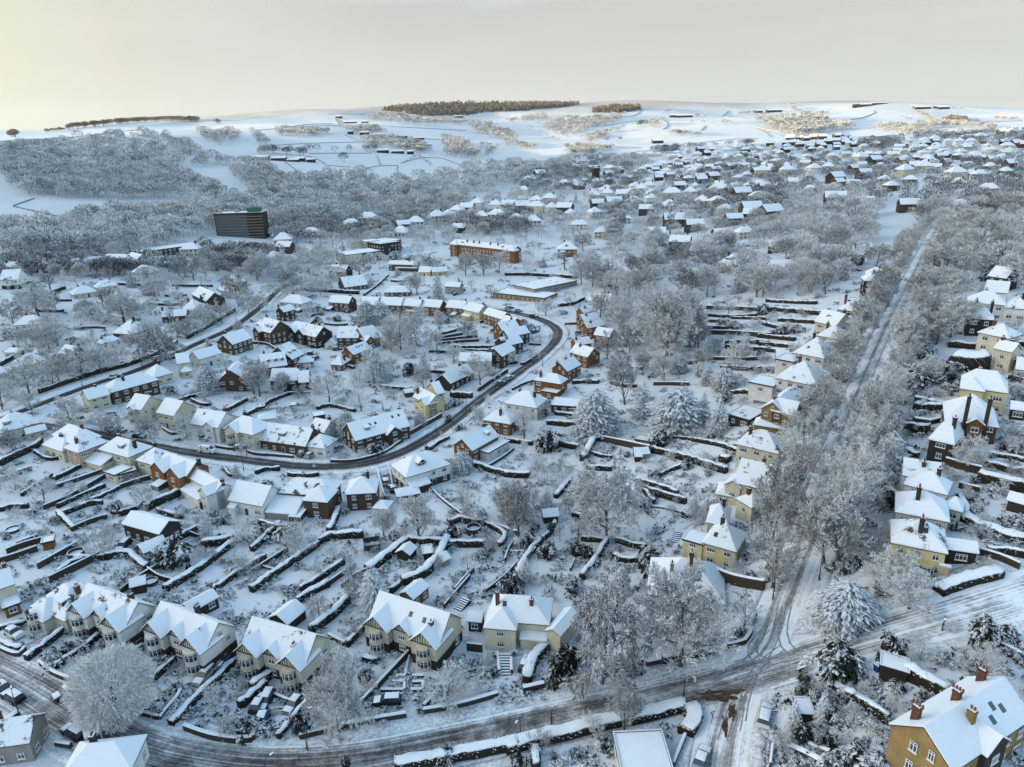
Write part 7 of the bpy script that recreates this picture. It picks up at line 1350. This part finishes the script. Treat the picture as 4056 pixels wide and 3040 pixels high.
# field walls
for pts in ([('a0', 0, 500), ('a0', 500, 445), ('a0', 1060, 335)], [('a0', 0, 430), ('a0', 800, 370), ('a0', 1100, 330)], [('a0', 105, 940), ('a0', 275, 880)], [('a0', 105, 945), ('a0', 400, 1010), ('a0', 720, 1080)], [('a0', 1060, 910), ('a0', 1200, 950), ('a0', 1330, 990)], [('a0', 0, 490), ('a0', 240, 475), ('a0', 440, 455)],
            [('a1', 160, 460), ('a1', 500, 440), ('a1', 900, 430)], [('a1', 240, 575), ('a1', 350, 655)], [('a1', 440, 545), ('a1', 560, 590), ('a1', 625, 690)], [('a1', 600, 618), ('a1', 780, 632)], [('a1', 370, 685), ('a1', 560, 690), ('a1', 740, 735)], [('a1', 820, 660), ('a1', 1010, 622), ('a1', 1160, 620)], [('a1', 990, 540), ('a1', 1020, 615)], [('a1', 1160, 620), ('a1', 1150, 660), ('a1', 1160, 740)],
            [('a1', 730, 370), ('a1', 900, 450), ('a1', 960, 500)], [('a1', 450, 525), ('a1', 700, 520), ('a1', 950, 520)], [('a1', 1180, 600), ('a1', 1330, 560), ('a1', 1500, 560), ('a1', 1700, 630)], [('a1', 1260, 395), ('a1', 1500, 412)], [('a1', 820, 280), ('a1', 1000, 300), ('a1', 1340, 320), ('a1', 1700, 340)], [('a1', 0, 340), ('a1', 300, 310), ('a1', 640, 285)], [('a1', 400, 310), ('a1', 720, 300)], [('a1', 600, 210), ('a1', 900, 215)],
            [('a2', 740, 240), ('a2', 1000, 225), ('a2', 1100, 170)], [('a2', 860, 350), ('a2', 1100, 340), ('a2', 1390, 370)], [('a2', 800, 300), ('a2', 1200, 260), ('a2', 1540, 270), ('a2', 1900, 290), ('a2', 2200, 350)], [('a2', 1240, 230), ('a2', 1300, 290), ('a2', 1260, 330)], [('a2', 1780, 180), ('a2', 1740, 230), ('a2', 1900, 245)], [('a2', 1600, 300), ('a2', 1560, 340)], [('a2', 900, 400), ('a2', 1300, 400)], [('a2', 2000, 320), ('a2', 2200, 380)], [('a2', 880, 470), ('a2', 1180, 480)], [('a2', 1400, 450), ('a2', 1700, 420), ('a2', 2000, 400)],
            [('a3', 500, 380), ('a3', 900, 390), ('a3', 1180, 370)], [('a3', 650, 120), ('a3', 760, 98)], [('a3', 700, 160), ('a3', 1020, 180), ('a3', 980, 220), ('a3', 840, 250)], [('a3', 1060, 320), ('a3', 1500, 350), ('a3', 1900, 350)], [('a3', 0, 310), ('a3', 150, 350), ('a3', 200, 390)], [('a3', 100, 200), ('a3', 500, 195)], [('a3', 1700, 290), ('a3', 2200, 260)], [('a3', 1300, 130), ('a3', 1900, 180), ('a3', 2200, 200)]):
    P = [G(*p) for p in pts]
    if any(p is None for p in P): continue
    d = P[0].length; w_ = max(.7, d/1900.)
    Q_ = smooth([Vector((p.x, p.y, 0)) for p in P], d/60.); V, Fq = [], []
    for i, p in enumerate(Q_):
        e = (Q_[min(i+1, len(Q_)-1)]-Q_[max(i-1, 0)]).normalized(); n = Vector((e.y, -e.x, 0)); hh = max(1.1, d/1600.)
        for u, z in ((-.5, -1), (-.4, hh), (.4, hh), (.5, -1)): q = p+n*u*w_; V.append((q.x, q.y, ground(q.x, q.y)+z))
    for i in range(len(Q_)-1):
        for k in range(3): a = i*4+k; Fq.append((a, a+4, a+5, a+1))
    b = MB(); b.v = V; b.f = Fq+[(0, 1, 2, 3), (len(V)-1, len(V)-2, len(V)-3, len(V)-4)]; b.m = [0]*len(b.f)
    o = b.build('field_wall', ['fieldwall']); tag(o, 'thin dark stone wall dividing the snowy fields of the far hillside', 'field wall', 'field walls')

# ------------------------------------------------------------------ dead stems and tufts poking through the garden snow
rng = random.Random(11); VV, QQ = [], []
def bed(x, y): return math.sin(x*.31+1.7*math.sin(y*.13))*math.sin(y*.37+1.3*math.sin(x*.11+2))+.5*math.sin(x*.9+y*.7)*math.sin(y*1.1-x*.4)
while len(QQ) < 330000:
    x, y = rng.uniform(-60, 4116), 960+2080*rng.random()**1.15; p = hit(x, y)
    if p is None or bed(p.x, p.y) < .12 and rng.random() > .05 or on_road(p, 2.6) or not clear(p, .2): continue
    big = rng.random(); k_ = max(1., p.length/260.)
    for _ in range(rng.randint(2, 5)):
        c = p+Vector((rng.gauss(0, .9), rng.gauss(0, .9), 0))*k_; c.z = ground(c.x, c.y); r = (rng.uniform(.2, .6) if big < .5 else rng.uniform(.6, 1.3))*k_**.5
        for _ in range(rng.randint(5, 11)):
            a = rng.uniform(0, 6.28); d = Vector((math.cos(a), math.sin(a), rng.uniform(.1, 1.5))).normalized(); blade(VV, QQ, c+d*r*.25+Vector((0, 0, r*.15)), d, r*rng.uniform(.5, 1.1), r*.32, .3)
o = inst('undergrowth', bigmesh('undergrowth', [tuple(v) for v in VV], QQ, ['leaf'])); tag(o, 'low snowy plants and dead stems across the gardens', 'undergrowth', kind='stuff')

# ------------------------------------------------------------------ cars and street furniture
CARS = [('d1', 1195, 1045, 1055, 1050, 'black', 'black estate car parked broadside behind roadside wall', 'estate'), ('d1', 145, 990, 80, 1110, 'black', 'dark car parked beside the round flower bed', 'estate'), ('d1', 95, 1180, 55, 1270, 'blue', 'bright blue car below the round flower bed', 'hatch'), ('d1', 370, 1050, 320, 1110, 'grey', 'grey car right of the round flower bed', 'hatch'),
        ('d0', 1900, 660, 1830, 740, 'blue', 'dark blue car beside second gabled pair', 'estate'), ('d0', 1760, 790, 1655, 890, 'silver', 'silver car on drive below second gabled pair', 'estate'), ('d0', 90, 460, 160, 500, 'white', 'white car on the open snowy forecourt', 'hatch'), ('d0', 160, 1040, 70, 985, 'black', 'black car parked across the main road', 'estate'), ('d0', 680, 1340, 570, 1280, 'black', 'black car behind the white truck', 'estate'), ('d0', 60, 960, -40, 900, 'black', 'dark car cut by left edge', 'hatch'), ('d0', 590, 960, 530, 990, 'grey', 'snow-buried car under the big round tree', 'hatch'),
        ('d0', 2140, 1110, 2190, 1030, 'black', 'dark car beside the evergreen drive hedge', 'hatch'), ('d2', 155, 790, 190, 690, 'black', 'black car at the foot of steep hedge', 'hatch'), ('d3', 30, 1270, 70, 1080, 'white', 'white snow-covered car on the lower road', 'estate'), ('d2', 1620, 1590, 1660, 1470, 'silver', 'silver car at bottom edge on lower road', 'hatch'),
        ('c1', 1120, 690, 1110, 645, 'silver', 'snow-covered car on the walled drive', 'hatch'), ('c1', 1180, 745, 1160, 705, 'black', 'black car beside white and brown house', 'hatch'), ('c1', 395, 450, 450, 410, 'grey', 'left one of two grey cars before bungalow', 'hatch'), ('c1', 460, 460, 520, 425, 'silver', 'right one of two grey cars before bungalow', 'hatch'), ('c1', 690, 400, 730, 370, 'silver', 'snowy car by the frosted corner shrubs', 'hatch'),
        ('c0', 1690, 400, 1775, 415, 'white', 'white van driving on the curved road', 'van'), ('c0', 640, 140, 700, 165, 'white', 'white van parked by roadside trees', 'van'), ('c0', 535, 135, 590, 150, 'black', 'dark car left of the parked white van', 'hatch'), ('c0', 980, 225, 1040, 245, 'red', 'dark red car behind roadside trees', 'hatch'), ('c0', 900, 220, 940, 240, 'black', 'black car left of dark red one', 'hatch'), ('c0', 1140, 280, 1195, 290, 'black', 'black car on the road behind dormer house', 'hatch'),
        ('c0', 1670, 290, 1730, 310, 'silver', 'silver car on drive of white semi', 'hatch'), ('c0', 1980, 385, 2030, 375, 'black', 'dark car on pavement before cream hipped house', 'hatch'), ('c0', 1060, 1180, 1000, 1235, 'black', 'black car below the dark coach house', 'estate'), ('c0', 1185, 215, 1235, 200, 'silver', 'silver car among roadside hedges', 'hatch'),
        ('b1', 2045, 1225, 2105, 1195, 'grey', 'grey car parked on upper curved road', 'hatch'), ('b1', 2120, 1180, 2175, 1150, 'silver', 'silver car parked ahead of grey one', 'hatch'), ('b1', 490, 905, 550, 890, 'black', 'black car in the cul-de-sac', 'hatch'), ('b1', 475, 960, 520, 965, 'black', 'second black car in the cul-de-sac', 'hatch'), ('b1', 685, 925, 735, 920, 'grey', 'grey car by the garage wing', 'hatch'), ('b1', 510, 1010, 540, 990, 'black', 'black car below cul-de-sac bushes', 'hatch'),
        ('b2', 590, 790, 660, 785, 'blue', 'blue car on drive by orange gables', 'hatch'), ('b2', 215, 790, 280, 765, 'blue', 'blue car beside dark semi', 'hatch'), ('b2', 10, 1185, 60, 1150, 'silver', 'silver car on road inside edge', 'hatch'), ('b2', 215, 645, 265, 650, 'black', 'black car at head of curve', 'hatch'), ('b2', 90, 605, 140, 600, 'silver', 'silver car before school wing', 'hatch'), ('b2', 20, 580, 60, 575, 'black', 'dark car before school wing', 'hatch'), ('b3', 785, 265, 840, 262, 'red', 'bright red car beside avenue top hedge', 'hatch'),
        ('b0', 1290, 1010, 1340, 995, 'silver', 'snowy car under the big hill road tree', 'hatch'), ('b0', 940, 1160, 985, 1145, 'white', 'white car on hill road', 'hatch'), ('a1', 1430, 1235, 1480, 1235, 'grey', 'grey car left of mansion block', 'hatch'), ('a1', 900, 1180, 960, 1165, 'silver', 'silver car in flats car park', 'hatch')]
for c in CARS: car(*c)
car('d0', 800, 1400, 765, 1265, 'white', 'small white box truck stopped on the main road', 'truck')
for reg, x, yb, yt in (('d1', 460, 1440, 1110), ('d2', 130, 1330, 1165), ('d2', 1490, 1005, 845), ('d3', 1528, 440, 318), ('d3', 115, 180, 40), ('c3', 500, 1478, 1160), ('d0', 170, 1170, 960), ('d0', 1035, 1560, 1450), ('d0', 30, 960, 860), ('d1', 118, 1640, 1535), ('c1', 1050, 470, 350), ('c1', 655, 540, 455), ('c1', 1532, 240, 170), ('b1', 1790, 1440, 1325), ('b1', 2030, 1260, 1210), ('c0', 1685, 420, 330), ('c0', 2035, 560, 400), ('b0', 1190, 1060, 1005), ('b0', 690, 1230, 1160), ('b0', 1330, 950, 890), ('b2', 540, 800, 710), ('b2', 315, 1060, 960), ('b1', 1160, 730, 700), ('c3', 125, 1570, 1500), ('d2', 390, 1215, 1150)):
    lamp(reg, x, yb, yt)
# a road sign at the junction, a bin, steps, a garden pool ring and a trampoline cage
p = G('d2', 1725, 1215); o = empty('road_sign', p, .3); tag(o, 'red-edged triangular road sign beside the lower road', 'road sign')
b = MB(); b.tube([(0, 0, -.3), (0, 0, 2.6)], [.05, .05], 6); b.build('pole', ['metal'], o)
b = MB(); b.add([(-.5, -.06, 2.6), (.5, -.06, 2.6), (0, -.06, 1.75), (-.5, -.02, 2.6), (.5, -.02, 2.6), (0, -.02, 1.75)], [(0, 2, 1), (3, 4, 5), (0, 1, 4, 3), (1, 2, 5, 4), (2, 0, 3, 5)], 0); b.add([(-.3, -.065, 2.5), (.3, -.065, 2.5), (0, -.065, 2.)], [(0, 2, 1)], 1); b.build('sign_plate', ['car_red', 'frame'], o)
p = G('d3', 985, 775); o = empty('wheelie_bin', p, .5); tag(o, 'blue wheeled bin among snowy shrubs by stone house', 'bin')
b = MB(); b.add([(-.4, -.35, 0), (.4, -.35, 0), (.4, .35, 0), (-.4, .35, 0), (-.5, -.45, 1.2), (.5, -.45, 1.2), (.5, .45, 1.2), (-.5, .45, 1.2)], [(3, 2, 1, 0), (0, 1, 5, 4), (1, 2, 6, 5), (2, 3, 7, 6), (3, 0, 4, 7), (4, 5, 6, 7)], 0); b.build('body', ['bin'], o)
b = MB(); b.box(-.53, .53, -.5, .5, 1.2, 1.28, 0); b.box(-.5, .5, -.47, .47, 1.28, 1.42, 1); b.build('lid', ['bin', 'snow'], o)
def ring(reg, x, y, r, h, label, nm, mt):
    p = G(reg, x, y); b = MB(); n = 24
    P = [(math.cos(6.2832*k/n), math.sin(6.2832*k/n)) for k in range(n)]
    for (r0, z0, r1, z1, mi) in ((r, -.4, r, h, 0), (r, h, r*.9, h+.03, 1), (r*.9, h+.03, r*.9, h*.45, 0), (r*.9, h*.45, .01, h*.45, 1)):
        for k in range(n):
            a, c = P[k], P[(k+1) % n]; b.add([(a[0]*r0, a[1]*r0, z0), (c[0]*r0, c[1]*r0, z0), (c[0]*r1, c[1]*r1, z1), (a[0]*r1, a[1]*r1, z1)], [(0, 1, 2, 3)], mi)
    o = b.build(nm, [mt, 'snow']); o.location = p; tag(o, label, nm.replace('_', ' '))
ring('c1', 1845, 1075, 2., 1.9, 'round dark trampoline ring on the lawn by hedge', 'trampoline', 'metal'); ring('d1', 200, 1185, 2.6, .6, 'round walled flower bed on the forecourt', 'flower_bed', 'bwall'); ring('c0', 1260, 1500, 1.6, .9, 'round snow-rimmed tub in back garden', 'paddling_pool', 'metal'); ring('c0', 110, 1060, 1.8, .7, 'round trampoline beside left edge house', 'trampoline', 'metal'); ring('c0', 640, 1270, 1.9, 1.4, 'round trampoline below the wide frosted shrub', 'trampoline', 'metal')
p = G('c1', 1000, 1215); o = empty('trampoline_cage', p, .25); tag(o, 'square dark netted trampoline cage in back garden', 'trampoline')
b = MB()
for sx_ in (-1, 1):
    for sy_ in (-1, 1): b.tube([(sx_*2, sy_*2, -.3), (sx_*2, sy_*2, 2.6)], [.06, .06], 6)
b.box(-2.05, 2.05, -2.05, -1.98, .9, 2.5, 0); b.box(-2.05, 2.05, 1.98, 2.05, .9, 2.5, 0); b.box(-2.05, -1.98, -1.97, 1.97, .9, 2.5, 0); b.box(1.98, 2.05, -1.97, 1.97, .9, 2.5, 0); b.build('net_frame', ['metal'], o)
b = MB(); b.box(-1.95, 1.95, -1.95, 1.95, .8, .95, 0); b.build('bed', ['snow'], o)
p = G('c2', 1080, 240); o = empty('fruit_cage', p, .05); tag(o, 'pale wooden fruit cage with snowy top netting', 'fruit cage'); b = MB()
for i in range(4):
    for j in range(3): b.tube([(i*2.6-3.9, j*2.2-2.2, -.3), (i*2.6-3.9, j*2.2-2.2, 2.)], [.08, .08], 4)
for j in range(3): b.box(-4, 4, j*2.2-2.25, j*2.2-2.15, 2., 2.12, 0)
for i in range(4): b.box(i*2.6-3.95, i*2.6-3.85, -2.3, 2.3, 2.125, 2.24, 0)
b.build('posts', ['frame'], o)
def steps(reg, x0, y0, x1, y1, w, n, label):
    a, e = G(reg, x0, y0), G(reg, x1, y1); d = e-a; l = math.hypot(d.x, d.y); o = empty('garden_steps', a, math.atan2(d.y, d.x)); tag(o, label, 'steps'); b = MB()
    for k in range(n): b.box(l*k/n, l*(k+.75)/n, -w/2, w/2, -.5, .2+.16*k, 1); b.box(l*k/n+.08, l*(k+.72)/n, -w/2+.05, w/2-.05, .2+.16*k, .3+.16*k, 0)
    b.build('treads', ['snow', 'deck'], o)
steps('d1', 2105, 815, 2110, 670, 2.6, 8, 'broad front steps up to hipped brick chimney house'); steps('d1', 1710, 270, 1790, 200, 2.2, 6, 'garden steps beside the brick studio'); steps('c2', 1420, 1160, 1440, 1080, 2., 6, 'garden steps beside flat roofed annexe')
# ------------------------------------------------------------------ labels worked out from the neighbours
LIM = 16
def describe(o, noun, p, size):
    px, py, _ = project(p); n = o.name.split('.')[0]
    if noun is None:
        noun = {'bare_tree': 'frosted bare tree', 'weeping_tree': 'frosted weeping tree', 'garden_tree': 'small frosted garden tree', 'frosted_shrub': 'frosted twiggy shrub', 'conifer_tree': 'snow-laden conifer', 'cedar_tree': 'broad snow-laden cedar', 'narrow_conifer': 'narrow snowy conifer', 'evergreen_bush': 'snowy evergreen bush'}[n]
    best = min(ANCH, key=lambda a: math.hypot(a[0]-px, (a[1]-py)*1.5)); dx, dy = px-best[0], py-best[1]
    far = math.hypot(dx, dy) > 260
    rel = ('right of' if dx > 0 else 'left of') if abs(dx) > abs(dy)*1.2 else ('below' if dy > 0 else 'above')
    if far: rel = 'well '+rel
    return noun, rel, best[2], px, py, size
BY = {}
for o, noun, p, size in PEND:
    noun, rel, an, px, py, size = describe(o, noun, p, size); BY.setdefault((noun, rel, an), []).append((o, px, py, size))
def words(n): return len(n.split())
ORD = ['first', 'second', 'third', 'fourth', 'fifth', 'sixth', 'seventh', 'eighth', 'ninth', 'tenth', 'eleventh', 'twelfth']
for (noun, rel, an), L_ in BY.items():
    short = an
    xs = max(q[1] for q in L_)-min(q[1] for q in L_); ys = max(q[2] for q in L_)-min(q[2] for q in L_); hor = xs >= ys
    L_.sort(key=lambda q: q[1] if hor else -q[2])
    for i, (o, px, py, size) in enumerate(L_):
        n = len(L_)
        if n == 1: pre = ''
        elif hor: pre = 'leftmost ' if i == 0 else 'rightmost ' if i == n-1 else 'middle ' if n == 3 else ORD[i]+' from left, ' 
        else: pre = 'nearest ' if i == 0 else 'furthest ' if i == n-1 else 'middle ' if n == 3 else ORD[min(i, 11)]+' nearest '
        lb = f'{pre}{noun} {rel} the {short}'
        while words(lb) > LIM: short = ' '.join(short.split()[:-1]); lb = f'{pre}{noun} {rel} the {short}'
        o['label'] = lb
        if n > 1: o['group'] = f'{noun}s {rel} the {an}'
# ------------------------------------------------------------------ light and sky
SUN_AZ, SUN_EL = -96., 6.5           # bearing from the view direction (left), elevation
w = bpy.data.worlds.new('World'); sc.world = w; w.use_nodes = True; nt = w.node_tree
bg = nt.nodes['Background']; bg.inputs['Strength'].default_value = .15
sky = nt.nodes.new('ShaderNodeTexSky'); sky.sky_type = 'NISHITA'; sky.sun_disc = False
sky.sun_elevation = R_(SUN_EL); sky.sun_rotation = R_(SUN_AZ); sky.altitude = 200; sky.air_density = 1.; sky.dust_density = .6
tc = nt.nodes.new('ShaderNodeTexCoord'); sx = nt.nodes.new('ShaderNodeSeparateXYZ'); L(nt, tc.outputs['Generated'], sx.inputs[0])
# a pale sheet of cloud low down, thinning into clear blue overhead, yellow where the sun comes up
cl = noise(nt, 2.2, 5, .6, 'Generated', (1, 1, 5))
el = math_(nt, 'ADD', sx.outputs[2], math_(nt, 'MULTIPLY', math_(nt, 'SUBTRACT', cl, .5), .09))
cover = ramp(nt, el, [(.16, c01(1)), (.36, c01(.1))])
gl = N(nt, 'ShaderNodeVectorMath', operation='DOT_PRODUCT'); L(nt, tc.outputs['Generated'], gl.inputs[0])
ga = R_(-52); gl.inputs[1].default_value = (math.sin(ga), math.cos(ga), .06)
glow = ramp(nt, gl.outputs['Value'], [(.72, c01(0)), (.90, c01(.35)), (1., c01(1))])
grad = ramp(nt, el, [(0, (2.12, 2.09, 1.98)), (.03, (1.85, 1.83, 1.75)), (.16, (1.70, 1.70, 1.66))])
cl2 = noise(nt, 1.6, 6, .6, 'Generated', (1, 1, 9))
gm = N(nt, 'ShaderNodeMix', data_type='RGBA', blend_type='MULTIPLY'); gm.inputs[0].default_value = 1; L(nt, grad, gm.inputs[6]); L(nt, ramp(nt, cl2, [(.3, (.93, .93, .95)), (.7, (1.05, 1.05, 1.03))]), gm.inputs[7]); grad = gm.outputs[2]
cloud = mix(nt, glow, grad, (2.35, 2.38, 1.8))
blue = N(nt, 'ShaderNodeMix', data_type='RGBA', blend_type='MULTIPLY'); blue.inputs[0].default_value = 1; L(nt, sky.outputs[0], blue.inputs[6]); blue.inputs[7].default_value = (1.85, 2.02, 2.08, 1)
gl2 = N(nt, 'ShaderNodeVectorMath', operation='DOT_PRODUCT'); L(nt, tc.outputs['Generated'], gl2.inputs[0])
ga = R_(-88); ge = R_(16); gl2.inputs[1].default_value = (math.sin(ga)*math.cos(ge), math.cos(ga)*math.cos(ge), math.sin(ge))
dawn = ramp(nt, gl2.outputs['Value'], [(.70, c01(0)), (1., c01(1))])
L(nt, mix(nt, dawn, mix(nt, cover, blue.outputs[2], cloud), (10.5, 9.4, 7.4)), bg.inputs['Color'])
sl = bpy.data.lights.new('sun', 'SUN'); sl.energy = 5.0; sl.angle = R_(.5); sl.color = (1, .80, .52)
so = bpy.data.objects.new('sun', sl); COL.objects.link(so)
a = R_(SUN_AZ); sd_ = Vector((math.sin(a)*math.cos(R_(SUN_EL)), math.cos(a)*math.cos(R_(SUN_EL)), math.sin(R_(SUN_EL))))
so.rotation_euler = sd_.to_track_quat('Z', 'Y').to_euler()
sc.view_settings.view_transform = 'Standard'; sc.view_settings.look = 'None'; sc.view_settings.exposure = 1.32; sc.view_settings.gamma = 1
try: sc.cycles.max_bounces = 5; sc.cycles.diffuse_bounces = 1; sc.cycles.glossy_bounces = 2; sc.cycles.transmission_bounces = 1; sc.cycles.volume_bounces = 0
except Exception: pass

# the winter air: one even box of haze round everything
b = MB(); b.box(-9000, 9000, -3000, 9500, -60, 560); M['haze'] = bpy.data.materials.new('haze_air'); M['haze'].use_nodes = True; nt = M['haze'].node_tree
for n in list(nt.nodes):
    if n.type != 'OUTPUT_MATERIAL': nt.nodes.remove(n)
pv = nt.nodes.new('ShaderNodeVolumePrincipled'); pv.inputs['Color'].default_value = (.80, .90, 1, 1); pv.inputs['Density'].default_value = 2.2e-5; pv.inputs['Anisotropy'].default_value = .2
L(nt, pv.outputs[0], [n for n in nt.nodes if n.type == 'OUTPUT_MATERIAL'][0].inputs['Volume'])
o = b.build('haze', ['haze']); tag(o, 'thin winter haze in the air over the valley', 'haze', kind='stuff')
